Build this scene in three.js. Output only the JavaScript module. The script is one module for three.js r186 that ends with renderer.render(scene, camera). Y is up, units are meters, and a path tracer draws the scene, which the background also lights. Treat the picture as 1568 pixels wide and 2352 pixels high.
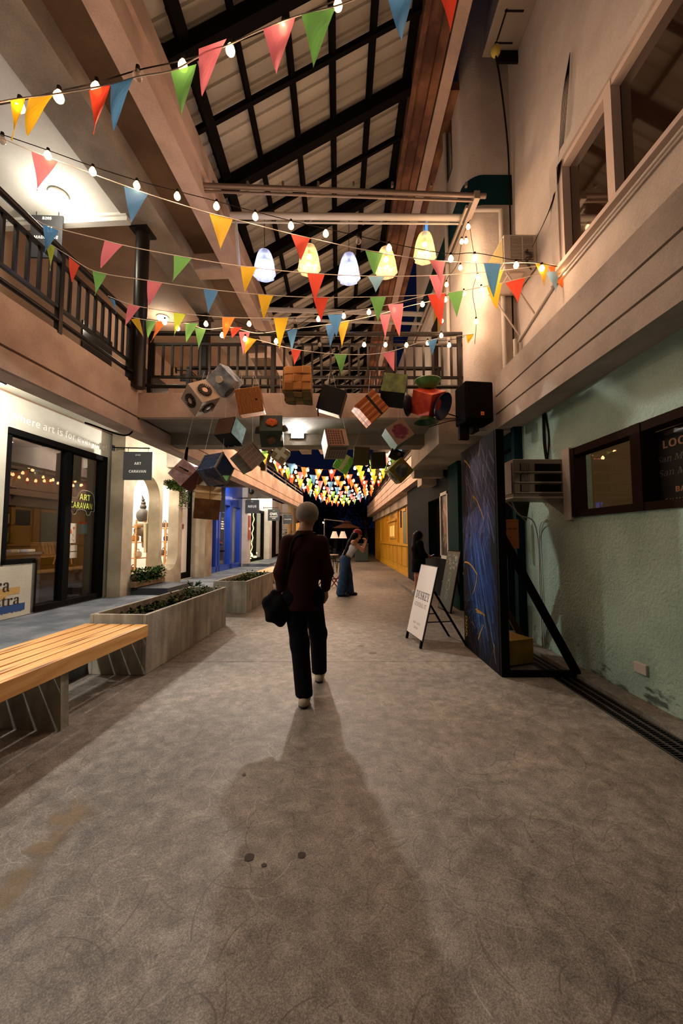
import * as THREE from 'three';
import { mergeGeometries } from 'three/addons/utils/BufferGeometryUtils.js';
import { RoundedBoxGeometry } from 'three/addons/geometries/RoundedBoxGeometry.js';
import { ConvexGeometry } from 'three/addons/geometries/ConvexGeometry.js';

// ---------- camera, sky, exposure ----------
const scene = new THREE.Scene();
const FOCAL = 900, CX = 784, CY = 1176, EYE = 1.42;
const PITCH = Math.atan(60 / FOCAL), YAW = -Math.atan(5 / FOCAL);
const camera = new THREE.PerspectiveCamera(2 * Math.atan(1176 / FOCAL) * 180 / Math.PI, 1568 / 2352, 0.05, 200);
camera.rotation.order = 'YXZ';
camera.position.set(0, EYE, 0);
camera.rotation.set(PITCH, YAW, 0);
camera.updateMatrixWorld(true);
scene.background = new THREE.Color(0x0b1024).multiplyScalar(0.5);
const renderer = new THREE.WebGLRenderer({ antialias: true });
renderer.toneMapping = THREE.LinearToneMapping;
renderer.toneMappingExposure = 1.45;
renderer.shadowMap.enabled = true;
const LUX = { bulb: 0.19, farBulb: 0.5, pendant: 0.45, flood: 34, soffit: 8, ceiling: 2.4 };

// ---------- helpers: places ----------
const V = (x, y, z) => new THREE.Vector3(x, y, z);
const qCam = camera.quaternion.clone();
const ray = (px, py) => V((px - CX) / FOCAL, (CY - py) / FOCAL, -1).applyQuaternion(qCam);
const eye = V(0, EYE, 0);
const at = (px, py, depth) => { const r = ray(px, py); return eye.clone().addScaledVector(r, depth / -r.z); };
const onX = (px, py, X) => { const r = ray(px, py); return eye.clone().addScaledVector(r, X / r.x); };
const onY = (px, py, Y) => { const r = ray(px, py); return eye.clone().addScaledVector(r, (Y - EYE) / r.y); };
// the left row of shops stands at a slight angle to the right one: n = metres across, s = metres along
const TURN = Math.atan(59 / FOCAL), TC = Math.cos(TURN), TS = Math.sin(TURN);
const L = (n, y, s) => V(n * TC + s * TS, y, n * TS - s * TC);
const toL = p => ({ n: p.x * TC + p.z * TS, y: p.y, s: p.x * TS - p.z * TC });
const onN = (px, py, n) => { const r = ray(px, py); return toL(eye.clone().addScaledVector(r, n / (r.x * TC + r.z * TS))); };

// ---------- helpers: chance ----------
let seed = 20240611;
const rnd = () => { seed = (seed + 0x6D2B79F5) | 0; let t = Math.imul(seed ^ (seed >>> 15), 1 | seed); t = (t + Math.imul(t ^ (t >>> 7), 61 | t)) ^ t; return ((t ^ (t >>> 14)) >>> 0) / 4294967296; };
const rr = (a, b) => a + (b - a) * rnd();
const pick = a => a[Math.floor(rnd() * a.length)];
const hash = (x, y, k) => { let h = (x * 374761393 + y * 668265263 + k * 974711) | 0; h = Math.imul(h ^ (h >>> 13), 1274126177); return ((h ^ (h >>> 16)) >>> 0) / 4294967296; };
const sm = t => t * t * (3 - 2 * t);
function tnoise(u, v, per, k) {           // tileable value noise, u v in 0..1
  const x = u * per, y = v * per, xi = Math.floor(x), yi = Math.floor(y), fx = sm(x - xi), fy = sm(y - yi);
  const w = i => ((i % per) + per) % per;
  const a = hash(w(xi), w(yi), k), b = hash(w(xi + 1), w(yi), k), c = hash(w(xi), w(yi + 1), k), d = hash(w(xi + 1), w(yi + 1), k);
  return a + (b - a) * fx + (c - a) * fy + (a - b - c + d) * fx * fy;
}
const fbm = (u, v, per, oct, k) => { let s = 0, a = 0.5, t = 0; for (let i = 0; i < oct; i++) { s += a * tnoise(u, v, per << i, k + i); t += a; a *= 0.55; } return s / t; };

// ---------- helpers: textures and materials ----------
function dataTex(n, fn, color = true, m = n) {
  const d = new Uint8Array(n * m * 4);
  for (let j = 0; j < m; j++) for (let i = 0; i < n; i++) {
    const c = fn(i / n, j / m), o = (j * n + i) * 4;
    if (typeof c === 'number') d[o] = d[o + 1] = d[o + 2] = Math.max(0, Math.min(255, c * 255));
    else for (let q = 0; q < 3; q++) d[o + q] = Math.max(0, Math.min(255, c[q] * 255));
    d[o + 3] = 255;
  }
  const t = new THREE.DataTexture(d, n, m); t.wrapS = t.wrapT = THREE.RepeatWrapping; t.magFilter = THREE.LinearFilter; t.minFilter = THREE.LinearMipmapLinearFilter; t.generateMipmaps = true;
  if (color) t.colorSpace = THREE.SRGBColorSpace; t.needsUpdate = true; return t;
}
function canvasTex(w, h, draw, repeat = false) {
  const c = document.createElement('canvas'); c.width = w; c.height = h; const g = c.getContext('2d'); draw(g, w, h);
  const t = new THREE.CanvasTexture(c); t.colorSpace = THREE.SRGBColorSpace; if (repeat) t.wrapS = t.wrapT = THREE.RepeatWrapping; return t;
}
const rep = (t, x, y = x) => { const c = t.clone(); c.repeat.set(x, y); c.needsUpdate = true; return c; };
const mix3 = (a, b, t) => [a[0] + (b[0] - a[0]) * t, a[1] + (b[1] - a[1]) * t, a[2] + (b[2] - a[2]) * t];
const hex3 = h => [(h >> 16 & 255) / 255, (h >> 8 & 255) / 255, (h & 255) / 255];
const mottle = (n, h1, h2, per, k, fine = 0.08) => { const a = hex3(h1), b = hex3(h2); return dataTex(n, (u, v) => { let t = fbm(u, v, per, 5, k); t = Math.max(0, Math.min(1, (t - 0.3) * 2.4)); const g = (hash(Math.floor(u * n), Math.floor(v * n), k + 50) - 0.5) * fine; const c = mix3(a, b, t); return [c[0] + g, c[1] + g, c[2] + g]; }); };
const STD = (color, o = {}) => new THREE.MeshStandardMaterial({ color, roughness: 0.8, ...o });
const PHY = (color, o = {}) => new THREE.MeshPhysicalMaterial({ color, roughness: 0.5, ...o });
const stuccoBump = rep(dataTex(512, (u, v) => fbm(u, v, 32, 4, 77), false), 1.4);
const fineBump = rep(dataTex(256, (u, v) => fbm(u, v, 24, 3, 31), false), 2);
const DARK = (color, o = {}) => PHY(color, { roughness: 0.95, specularIntensity: 0.2, ...o });
const GLOW = (color, k) => new THREE.MeshStandardMaterial({ color: 0x000000, emissive: color, emissiveIntensity: k, roughness: 0.5 });

// concrete ground with trowel swirls, oil spots and scuffs
function floorTex() {
  const N = 2048, t = canvasTex(N, N, g => {
    const img = g.createImageData(N, N), d = img.data;
    for (let j = 0; j < N; j++) for (let i = 0; i < N; i++) {
      const u = i / N, v = j / N, a = fbm(u, v, 5, 5, 3), b = fbm(u, v, 96, 4, 19), sp = hash(i, j, 9);
      let k = 0.415 + (a - 0.5) * 0.24 + (b - 0.5) * 0.24 + (sp - 0.5) * 0.24;
      const o = (j * N + i) * 4, w = fbm(u, v, 3, 3, 41);
      d[o] = 255 * k * (1.0 + 0.05 * w); d[o + 1] = 255 * k * 0.955; d[o + 2] = 255 * k * (0.905 - 0.06 * w); d[o + 3] = 255;
    }
    g.putImageData(img, 0, 0);
    for (let q = 0; q < 11000; q++) {
      const x = rnd() * N, y = rnd() * N, R = rr(20, 130), a0 = rnd() * 6.3, dk = rnd() < 0.66;
      g.strokeStyle = dk ? `rgba(42,34,28,${rr(0.08, 0.42)})` : `rgba(205,196,182,${rr(0.06, 0.3)})`; g.lineWidth = rr(0.6, 2);
      g.beginPath(); g.ellipse(x, y, R, R * rr(0.3, 0.9), a0, 0, rr(0.25, 1.1)); g.stroke();
    }
    for (let q = 0; q < 14; q++) {       // swirled trowel fans
      const x = rnd() * N, y = rnd() * N, a0 = rnd() * 6.3;
      for (let r = 14; r < 110; r += 6) { g.strokeStyle = `rgba(${r % 12 ? 46 : 150},${r % 12 ? 38 : 140},${r % 12 ? 30 : 122},0.1)`; g.lineWidth = 1.6; g.beginPath(); g.arc(x + rr(-6, 6), y + rr(-6, 6), r, a0 + rr(-0.3, 0.3), a0 + rr(0.5, 1.3)); g.stroke(); }
    }
    for (let q = 0; q < 240; q++) { const r = rr(0.8, 4); g.fillStyle = `rgba(36,26,22,${rr(0.15, 0.5)})`; g.beginPath(); g.ellipse(rnd() * N, rnd() * N, r, r * rr(0.5, 1), rnd() * 3, 0, 6.3); g.fill(); }
  }, true);
  return t;
}
const FLOOR_MAP = rep(floorTex(), 1 / 6);
const T = {
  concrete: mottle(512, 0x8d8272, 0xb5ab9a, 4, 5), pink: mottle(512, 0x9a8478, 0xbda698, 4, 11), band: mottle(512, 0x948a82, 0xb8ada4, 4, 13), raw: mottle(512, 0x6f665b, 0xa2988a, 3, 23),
  blueWalk: mottle(512, 0x4d5560, 0x747c84, 6, 29, 0.14), rust: mottle(512, 0x4a2a1c, 0x83583c, 5, 33), green: mottle(512, 0x7f9a8c, 0x9ab3a4, 4, 43),
  plaster: mottle(512, 0xb3aaa2, 0xcbc3bb, 4, 47), white: mottle(256, 0xc6c6c0, 0xd8d8d2, 4, 53, 0.03), soil: mottle(256, 0x2c2318, 0x5b4a2e, 16, 59, 0.2),
};
function planterTex() {
  return dataTex(512, (u, v) => { const s = fbm(u, v * 0.12 + 0.3, 16, 4, 61), a = fbm(u, v, 4, 5, 63); const k = 0.6 + (s - 0.5) * 0.26 + (a - 0.5) * 0.3; return [k * 0.98, k * 0.94, k * 0.85]; });
}
function woodTex(h1, h2, k, knots = true) {
  const a = hex3(h1), b = hex3(h2);
  return dataTex(512, (u, v) => {
    let warp = fbm(u, v, 3, 3, k) * 0.5, g = Math.sin((v * 9 + warp * 5) * 6.28) * 0.5 + 0.5; g = g * 0.5 + fbm(u * 0.12, v, 64, 2, k + 7) * 0.5;
    let c = mix3(a, b, g);
    if (knots) for (let q = 0; q < 4; q++) { const dx = (u - hash(q, 1, k)) * 7, dy = (v - hash(q, 2, k)) * 26, r = Math.hypot(dx, dy); if (r < 1) c = mix3([0.3, 0.14, 0.05], c, sm(Math.min(1, r))); }
    return c;
  });
}
const M = {
  floor: STD(0xffffff, { map: FLOOR_MAP, roughness: 0.62, bumpMap: FLOOR_MAP, bumpScale: 0.003 }),
  concrete: STD(0xffffff, { map: rep(T.concrete, 0.5), bumpMap: stuccoBump, bumpScale: 0.002, roughness: 0.85 }),
  pink: STD(0xffffff, { map: rep(T.pink, 0.45), bumpMap: fineBump, bumpScale: 0.0015, roughness: 0.8 }),
  band: STD(0xffffff, { map: rep(T.band, 0.45), bumpMap: fineBump, bumpScale: 0.0015, roughness: 0.8 }), pale: STD(0xe9e7dd, { map: rep(T.white, 0.5), bumpMap: stuccoBump, bumpScale: 0.0015, roughness: 0.6 }),
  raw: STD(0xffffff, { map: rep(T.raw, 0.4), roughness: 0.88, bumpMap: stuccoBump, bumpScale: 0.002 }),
  planter: STD(0xffffff, { map: rep(planterTex(), 0.8), roughness: 0.85, bumpMap: stuccoBump, bumpScale: 0.002 }),
  blueWalk: STD(0xffffff, { map: rep(T.blueWalk, 0.6), roughness: 0.75 }),
  rust: STD(0xffffff, { map: rep(T.rust, 0.6), roughness: 0.85 }),
  green: STD(0xffffff, { map: rep(T.green, 0.4), roughness: 0.7, bumpMap: stuccoBump, bumpScale: 0.006 }),
  plaster: STD(0xffffff, { map: rep(T.plaster, 0.4), roughness: 0.85, bumpMap: stuccoBump, bumpScale: 0.003 }),
  beige: STD(0xb79a83, { map: rep(T.plaster, 0.4), roughness: 0.85 }),
  white: STD(0xffffff, { map: rep(T.white, 0.5), roughness: 0.8 }),
  soil: STD(0xffffff, { map: rep(T.soil, 2), roughness: 1 }),
  black: DARK(0x100e0d, { roughness: 0.4 }), blackMatt: DARK(0x0c0b0b),
  rail: DARK(0x1a1411, { roughness: 0.35, specularIntensity: 0.6 }),
  steel: STD(0x9d948c, { roughness: 0.38, metalness: 0.75 }), pvc: STD(0xb9b4ad, { roughness: 0.5 }),
  roof: STD(0x9c938a, { map: rep(T.white, 0.3), roughness: 0.45, metalness: 0.25 }), roofSteel: DARK(0x0d0a09),
  navy: DARK(0x141c22, { bumpMap: stuccoBump, bumpScale: 0.003 }), teal: DARK(0x0f3638, { bumpMap: stuccoBump, bumpScale: 0.004 }),
  tealDark: DARK(0x0f2f36), yellowPaint: PHY(0xf0b414, { roughness: 0.5, map: rep(T.white, 0.5) }), mustard: STD(0xb79a3a, { roughness: 0.7 }),
  glass: PHY(0xffffff, { transmission: 1, roughness: 0.0, thickness: 0, ior: 1.45 }), darkGlass: PHY(0x1b1511, { roughness: 0.08, metalness: 0, clearcoat: 1 }),
  frame: DARK(0x090808), brownFrame: DARK(0x24150e), whiteFrame: STD(0xc9b8ae, { roughness: 0.5 }),
  blueFrame: PHY(0x0d3fae, { roughness: 0.4, clearcoat: 0.3 }), cord: DARK(0x16120f), ribbon: STD(0xe6dcd0, { roughness: 0.5 }), thread: STD(0xd8cfc2, { roughness: 0.6 }),
  plasticGrey: STD(0xb4aaa0, { roughness: 0.55 }), acDark: DARK(0x1f1c1a),
  oak: STD(0xffffff, { map: rep(woodTex(0xb07a45, 0xd1a068, 71, false), 1.5), roughness: 0.6 }),
  plant: STD(0x62a046, { roughness: 0.7, side: THREE.DoubleSide }), plantDark: STD(0x6a8a52, { roughness: 0.75, side: THREE.DoubleSide }), moss: STD(0xb6e060, { roughness: 0.85, side: THREE.DoubleSide }),
  dryPlant: STD(0x8c8450, { roughness: 0.9, side: THREE.DoubleSide }), skin: PHY(0xb5805f, { roughness: 0.55 }), hair: DARK(0x130f0d, { roughness: 0.5 }), treeLeaf: STD(0x24381d, { roughness: 0.8, side: THREE.DoubleSide }), bark: STD(0x2f241a, { roughness: 0.9 }),
};
M.slats = [81, 87, 93].map(k => STD(0xffffff, { map: woodTex(0xc98c48, 0xe8b874, k), roughness: 0.42 }));

// ---------- helpers: shapes (geometries carry uv in metres) ----------
const E3 = new THREE.Euler(), Q4 = new THREE.Quaternion(), M4 = new THREE.Matrix4(), ONE = V(1, 1, 1);
function uvm(g) {
  if (g.index) g = g.toNonIndexed();
  const p = g.attributes.position, n = g.attributes.normal, uv = new Float32Array(p.count * 2);
  for (let i = 0; i < p.count; i += 3) {
    let ax = 0, ay = 0, az = 0; for (let j = 0; j < 3; j++) { ax += Math.abs(n.getX(i + j)); ay += Math.abs(n.getY(i + j)); az += Math.abs(n.getZ(i + j)); }
    for (let j = i; j < i + 3; j++) { const x = p.getX(j), y = p.getY(j), z = p.getZ(j); if (ay >= ax && ay >= az) { uv[2 * j] = x; uv[2 * j + 1] = z; } else if (ax >= az) { uv[2 * j] = z; uv[2 * j + 1] = y; } else { uv[2 * j] = x; uv[2 * j + 1] = y; } }
  }
  g.setAttribute('uv', new THREE.BufferAttribute(uv, 2)); return g;
}
function put(g, x = 0, y = 0, z = 0, rx = 0, ry = 0, rz = 0) { M4.compose(V(x, y, z), Q4.setFromEuler(E3.set(rx, ry, rz)), ONE); g.applyMatrix4(M4); return g; }
const box = (w, h, d, x, y, z, rx, ry, rz) => uvm(put(new THREE.BoxGeometry(w, h, d), x, y, z, rx, ry, rz));
const box2 = (x0, x1, y0, y1, z0, z1) => box(Math.abs(x1 - x0), Math.abs(y1 - y0), Math.abs(z1 - z0), (x0 + x1) / 2, (y0 + y1) / 2, (z0 + z1) / 2);   // by its limits
const rbox = (w, h, d, r, x, y, z, rx, ry, rz, sg = 2) => uvm(put(new RoundedBoxGeometry(w, h, d, sg, r), x, y, z, rx, ry, rz));
const cyl = (r1, r2, h, sg, x, y, z, rx, ry, rz) => uvm(put(new THREE.CylinderGeometry(r1, r2, h, sg), x, y, z, rx, ry, rz));
const ball = (r, x, y, z, sx = 1, sy = 1, sz = 1, a = 14, b = 10) => { const g = new THREE.SphereGeometry(r, a, b); g.scale(sx, sy, sz); return uvm(put(g, x, y, z)); };
const UP = V(0, 1, 0);
function rod(p, q, r, sg = 8) { const d = q.clone().sub(p), g = new THREE.CylinderGeometry(r, r, d.length(), sg); g.applyQuaternion(Q4.setFromUnitVectors(UP, d.clone().normalize())); const m = p.clone().add(q).multiplyScalar(0.5); g.translate(m.x, m.y, m.z); return uvm(g); }
function bar(p, q, w, h) { const d = q.clone().sub(p), l = d.length(); d.normalize(); const side = Math.abs(d.y) > 0.99 ? V(1, 0, 0) : V(0, 1, 0).cross(d).normalize(), up = d.clone().cross(side); const g = new THREE.BoxGeometry(w, h, l); M4.makeBasis(side, up, d); g.applyMatrix4(M4); const m = p.clone().add(q).multiplyScalar(0.5); g.translate(m.x, m.y, m.z); return uvm(g); }
const tube = (pts, r, sg = 6, n) => uvm(new THREE.TubeGeometry(new THREE.CatmullRomCurve3(pts), n || pts.length * 4, r, sg));
const lathe = (prof, sg = 24) => uvm(new THREE.LatheGeometry(prof.map(p => new THREE.Vector2(p[0], p[1])), sg));
function prism(pts, depth, bevel = 0, holes = []) { const s = new THREE.Shape(pts.map(p => new THREE.Vector2(p[0], p[1]))); for (const h of holes) s.holes.push(h instanceof THREE.Path ? h : new THREE.Path(h.map(p => new THREE.Vector2(p[0], p[1])))); return uvm(new THREE.ExtrudeGeometry(s, { depth, bevelEnabled: bevel > 0, bevelSize: bevel, bevelThickness: bevel, bevelSegments: 2, curveSegments: 20 })); }
const move = (g, x, y, z) => { g.translate(x, y, z); return g; };

// ---------- helpers: things and parts ----------
const names = new Map();
function numbered(n) { const k = names.get(n) || 0; names.set(n, k + 1); return k ? `${n}_${String(k).padStart(3, '0')}` : n; }
function mesh(name, geos, mat, parent) {
  const list = [].concat(geos).map(g => g.index ? g.toNonIndexed() : g).map(g => { for (const k of Object.keys(g.attributes)) if (!['position', 'normal', 'uv', 'color'].includes(k)) g.deleteAttribute(k); return g; });
  const m = new THREE.Mesh(list.length > 1 ? mergeGeometries(list) : list[0], mat); m.name = parent ? name : numbered(name); m.castShadow = m.receiveShadow = true; (parent || scene).add(m); return m;
}
function tag(o, label, category, group) { Object.assign(o.userData, { label, category }); if (group) o.userData.group = group; return o; }
function thing(name, label, category, p = V(0, 0, 0), turn = 0, group) { const o = new THREE.Group(); o.name = numbered(name); o.position.copy(p); o.rotation.y = turn; scene.add(o); return tag(o, label, category, group); }
function struct(name, geos, mat, turn = 0, label) { const m = mesh(name, geos, mat); m.rotation.y = turn; m.userData.kind = 'structure'; if (label) m.userData.label = label; return m; }
function lamp(parent, x, y, z, color, cd, size = 1) { const l = new THREE.PointLight(color, cd, 0, 2); l.position.set(x, y, z); l.castShadow = true; l.shadow.radius = size; parent.add(l); return l; }
const WARM = 0xffd2ae, WARMER = 0xffa566, NEUTRAL = 0xfff0d8, COOL = 0xdde6ff;
function leafCloud(n, fn, size, k = 1) {   // many small leaf blades as one geometry
  const pos = [], nor = [], uv = [];
  for (let i = 0; i < n; i++) {
    const c = fn(i), a = rnd() * 6.28, t = rr(-0.9, 0.9), s = size * rr(0.6, 1.3), d = V(Math.cos(a) * Math.cos(t), Math.sin(t), Math.sin(a) * Math.cos(t)), w = V(-Math.sin(a), rr(-0.3, 0.3), Math.cos(a)).multiplyScalar(s * 0.32 * k), nn = d.clone().cross(w).normalize();
    const e = c.clone().addScaledVector(d, s), m = c.clone().addScaledVector(d, s * 0.5);
    for (const q of [c, m.clone().add(w), e, c, e, m.clone().sub(w)]) { pos.push(q.x, q.y, q.z); nor.push(nn.x, nn.y, nn.z); uv.push(0, 0); }
  }
  const g = new THREE.BufferGeometry(); g.setAttribute('position', new THREE.Float32BufferAttribute(pos, 3)); g.setAttribute('normal', new THREE.Float32BufferAttribute(nor, 3)); g.setAttribute('uv', new THREE.Float32BufferAttribute(uv, 2)); return g;
}
function panel(w, h, mapOrMat, o = {}) { const g = new THREE.PlaneGeometry(w, h); return { g, m: mapOrMat.isMaterial ? mapOrMat : STD(0xffffff, { map: mapOrMat, roughness: 0.6, ...o }) }; }
function sticker(name, w, h, map, parent, x, y, z, ry = 0, o = {}) { const p = panel(w, h, map, o); put(p.g, x, y, z, 0, ry, 0); return mesh(name, p.g, p.m, parent); }

// ================= THE SETTING =================
const lbox = (n0, n1, y0, y1, s0, s1) => box2(n0, n1, y0, y1, -s1, -s0);                 // left-row coordinates
const rbx = (x0, x1, y0, y1, d0, d1) => box2(x0, x1, y0, y1, -d1, -d0);                  // right-row coordinates, d = distance ahead
function wallX(pts, x0, depth, holes) { const g = prism(pts, depth, 0, holes); g.rotateY(Math.PI / 2); g.translate(x0, 0, 0); return g; }
const rect = (a, b, c, d) => [[a, c], [b, c], [b, d], [a, d]];
const LT = -TURN;

// ground: poured slabs with open joints on a dark bed
const floor = struct('floor', [box2(-9, 9, -0.25, -0.03, -60, 5)], STD(0x2a2622, { roughness: 0.95 }), 0, 'concrete walkway poured in slabs with trowel swirls');
{
  const cuts = [-5, 1.17, 4.62, 8.3, 9.78, 13.4, 17.6, 23, 30, 60];
  for (let i = 0; i + 1 < cuts.length; i++) mesh('floor_slab', [rbx(-5, 2.17, -0.1, 0, cuts[i] + 0.004, cuts[i + 1] - 0.004)], M.floor, floor);
  mesh('floor_slab', [rbx(2.17, 2.9, -0.1, 0, 5.5, 60)], M.floor, floor);
  mesh('drain_edge', [rbx(2.43, 2.63, -0.1, 0.03, -5, 5.5)], M.floor, floor);
  // dye and paint spilt on the slab
  const spill = (px, py, r, sx, seedK, col) => { const p = onY(px, py, 0.0015), sh = []; for (let i = 0; i < 26; i++) { const a = i / 26 * 6.283, k = r * (0.75 + 0.5 * fbm((i % 26) / 26, 0.3, 8, 2, seedK)); sh.push([Math.cos(a) * k * sx, Math.sin(a) * k]); } const g = new THREE.ShapeGeometry(new THREE.Shape(sh.map(q => new THREE.Vector2(...q)))); g.rotateX(-Math.PI / 2); g.translate(p.x, 0.0015, p.z); mesh('floor_stain', g, STD(col, { roughness: 0.7 }), floor); };
  spill(572, 1969, 0.022, 1, 1, 0x2b1f1a); spill(606, 1987, 0.012, 1, 2, 0x2b1f1a); spill(692, 1964, 0.018, 1, 3, 0x2b1f1a); spill(828, 1484, 0.03, 1.6, 4, 0x51463b); spill(855, 1500, 0.04, 1.4, 5, 0x51463b); spill(560, 1780, 0.012, 1, 6, 0x33271f);
  const ochre = STD(0xffffff, { roughness: 0.7, transparent: true, map: (() => { const t = dataTex(256, (u, v) => [0.5, 0.4, 0.26]); const d = t.image.data; for (let j = 0; j < 256; j++) for (let i = 0; i < 256; i++) { const u = i / 256, v = j / 256; const cxk = 0.62 - 0.28 * v * v, w = 0.3 * (0.25 + v * 0.75); let e = 1 - Math.abs(u - cxk) / w; e = Math.min(1, Math.max(0, e * 1.4)) * Math.min(1, Math.min(v, 1 - v) * 6); d[(j * 256 + i) * 4 + 3] = 255 * Math.max(0, Math.min(0.55, (fbm(u, v, 12, 5, 99) - 0.6 + e * 0.36) * 1.2)); } t.needsUpdate = true; return t; })() });
  const a = onY(-20, 2140, 0.002), b = onY(130, 1830, 0.002); const g = new THREE.PlaneGeometry(0.62, Math.abs(a.z - b.z) + 0.05); g.rotateX(-Math.PI / 2); g.translate((a.x + b.x) / 2 + 0.02, 0.002, (a.z + b.z) / 2); mesh('paint_stain', g, ochre, floor);
}
// drain channel along the green wall
{
  const d = thing('floor_drain', 'dark slotted drain grate along the foot of the green wall', 'drain', V(2.3, 0, -2.2));
  mesh('channel', [box(0.25, 0.02, 7, 0, -0.09, 0.2)], STD(0x14110e, { roughness: 0.6 }), d);
  for (const x of [-0.115, -0.035, 0.045, 0.115]) mesh('grate_rail', box(0.008, 0.03, 7, x, -0.014, 0.2), STD(0x6b625a, { roughness: 0.35, metalness: 0.8 }), d);
  const bars = []; for (let z = -3.2; z < 3.6; z += 0.028) bars.push(box(0.22, 0.022, 0.011, 0, -0.018, z + 0.2));
  const b = mesh('grate_bars', bars, STD(0x1d1a17, { roughness: 0.45, metalness: 0.6 }), d); b.userData.kind = 'stuff';
}
// raised walk in front of the shops, painted blue grey, and thresholds
struct('floor', [lbox(-5.8, -2.92, -0.05, 0.15, -2, 40)], M.blueWalk, LT, 'raised blue grey painted walk before the shops');
struct('trim', [lbox(-5.24, -4.4, 0.15, 0.3, 8.6, 9.9)], STD(0x2b2d33, { roughness: 0.8 }), LT, 'low dark step before the arched shop');
struct('trim', [lbox(-5.5, -4.3, 0.15, 0.27, 17.4, 26)], M.blueWalk, LT, 'low concrete step before the far shops');
struct('floor', [rbx(1.82, 2.6, -0.05, 0.09, 5.6, 13.2)], M.floor, 0, 'raised kerb walk along the dark wall');

// ---- left row, ground floor
const WN = -5.6;                                                        // face of the shop walls
const aD = { s0: 5.74, s1: 8.1, y0: 0.17, y1: 3.17, sill: 1.0, sb: 6.39 };
struct('wall_left', [wallX([[1.5, 0], [8.62, 0], [8.62, 3.74], [1.5, 3.74]], WN - 0.22, 0.22, [[[aD.s0, aD.sill], [aD.sb, aD.sill], [aD.sb, aD.y0], [aD.s1, aD.y0], [aD.s1, aD.y1], [aD.s0, aD.y1]]])], M.pale, LT, 'pale plastered wall of the art shop');
{ // facade with an arched opening and a round-bottomed one
  const arch = new THREE.Path(); arch.moveTo(8.57, 0.6); arch.lineTo(9.74, 0.6); arch.lineTo(9.74, 2.37); arch.absarc(9.155, 2.37, 0.585, 0, Math.PI, false); arch.lineTo(8.57, 0.6);
  const U = new THREE.Path(); U.moveTo(9.87, 2.88); U.lineTo(9.87, 1.01); U.absarc(10.31, 1.01, 0.44, Math.PI, 2 * Math.PI, false); U.lineTo(10.75, 2.88); U.lineTo(9.87, 2.88);
  struct('wall_left', [wallX(rect(8.2, 10.98, 0, 3.74), -5.55, 0.3, [arch, U])], STD(0xebe4d8, { map: rep(T.concrete, 0.5), roughness: 0.85 }), LT, 'raw concrete shop front with an arched and a round-bottomed opening');
  struct('wall_left', [wallX(rect(11.0, 12.55, 2.95, 3.74), -5.75, 0.2)], M.concrete, LT);
  struct('wall_left', [lbox(-5.7, -5.2, 0, 3.74, 12.5, 13.1)], STD(0xe6dfd4, { map: rep(T.concrete, 0.5), roughness: 0.85 }), LT, 'pale concrete pier beside the blue shop');
  struct('wall_left', [lbox(-5.8, -5.55, 2.95, 3.74, 13.1, 17.4)], M.blueFrame, LT, 'blue painted wall above the blue shop front');
  struct('wall_left', [lbox(-5.7, -5.3, 0, 3.74, 17.4, 17.95), lbox(-5.8, -5.6, 2.9, 3.74, 17.95, 21.5), lbox(-5.7, -5.3, 0, 3.74, 21.5, 22.1), lbox(-5.8, -5.6, 2.9, 3.74, 22.1, 27), lbox(-5.7, -5.2, 0, 3.74, 26.2, 30)], M.plaster, LT, 'pale piers and lintels of the far shops');
}
// slab edge band: upper strip, groove, lower strip (near and far) and the soffit behind it
for (const [s0, s1] of [[-1.5, 6.0], [6.0, 22]]) {
  const b = struct('wall_left', [lbox(-3.8, -3.53, 3.06, 3.79, s0, s1)], M.pink, LT, s0 < 0 ? 'grooved concrete slab edge of the near left gallery' : 'grooved concrete slab edge of the far left gallery');
  mesh('band_strip', lbox(-3.54, -3.5, 3.3, 3.79, s0, s1), M.pink, b); mesh('band_strip', lbox(-3.54, -3.5, 3.06, 3.27, s0, s1), M.pink, b);
}
struct('ceiling', [lbox(-5.8, -3.8, 3.73, 3.79, -1.5, 22)], STD(0xb9b5a4, { roughness: 0.85 }), LT, 'soffit of the left gallery over the shops');
struct('ceiling', [...[10, 14, 18].map(s => lbox(-5.6, -3.8, 3.3, 3.73, s, s + 0.3))], M.raw, LT, 'concrete ribs under the left gallery');

// ---- left row, upper gallery
struct('wall_left', [lbox(-5.8, -5.6, 3.7, 6.6, -1.5, 3.3), lbox(-5.8, -5.6, 5.9, 6.6, 3.3, 5.0), lbox(-5.8, -5.6, 3.7, 4.1, 3.3, 5.0), lbox(-5.8, -5.6, 3.7, 6.6, 5.0, 22)], M.beige, LT, 'upper gallery wall behind the railing');
struct('ceiling', [lbox(-5.8, -3.58, 6.25, 6.5, -1.5, 5.3)], M.white, LT, 'white painted gallery ceiling');
struct('trim', [lbox(-5.6, -3.5, 6.12, 6.3, 5.3, 5.4), lbox(-5.6, -3.5, 6.18, 6.22, 5.27, 5.42)], M.white, LT, 'white moulding at the end of the painted ceiling');
struct('ceiling', [lbox(-5.8, -3.58, 6.42, 6.6, 5.4, 22)], M.beige, LT, 'bare beige gallery ceiling');
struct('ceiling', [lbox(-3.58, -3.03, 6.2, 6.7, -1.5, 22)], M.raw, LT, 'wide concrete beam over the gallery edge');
{
  const c = struct('ceiling', [lbox(-3.03, -2.5, 6.5, 6.7, -1.5, 22)], STD(0xb89e88, { roughness: 0.85, map: rep(T.raw, 0.4) }), LT, 'coffered eave slab between the concrete beams');
  for (const s of [-1.2, 6.53, 9.7, 12.9, 16.1]) mesh('rib', lbox(-3.03, -2.5, 6.2, 6.5, s, s + 0.27), M.pink, c);
}
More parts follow.
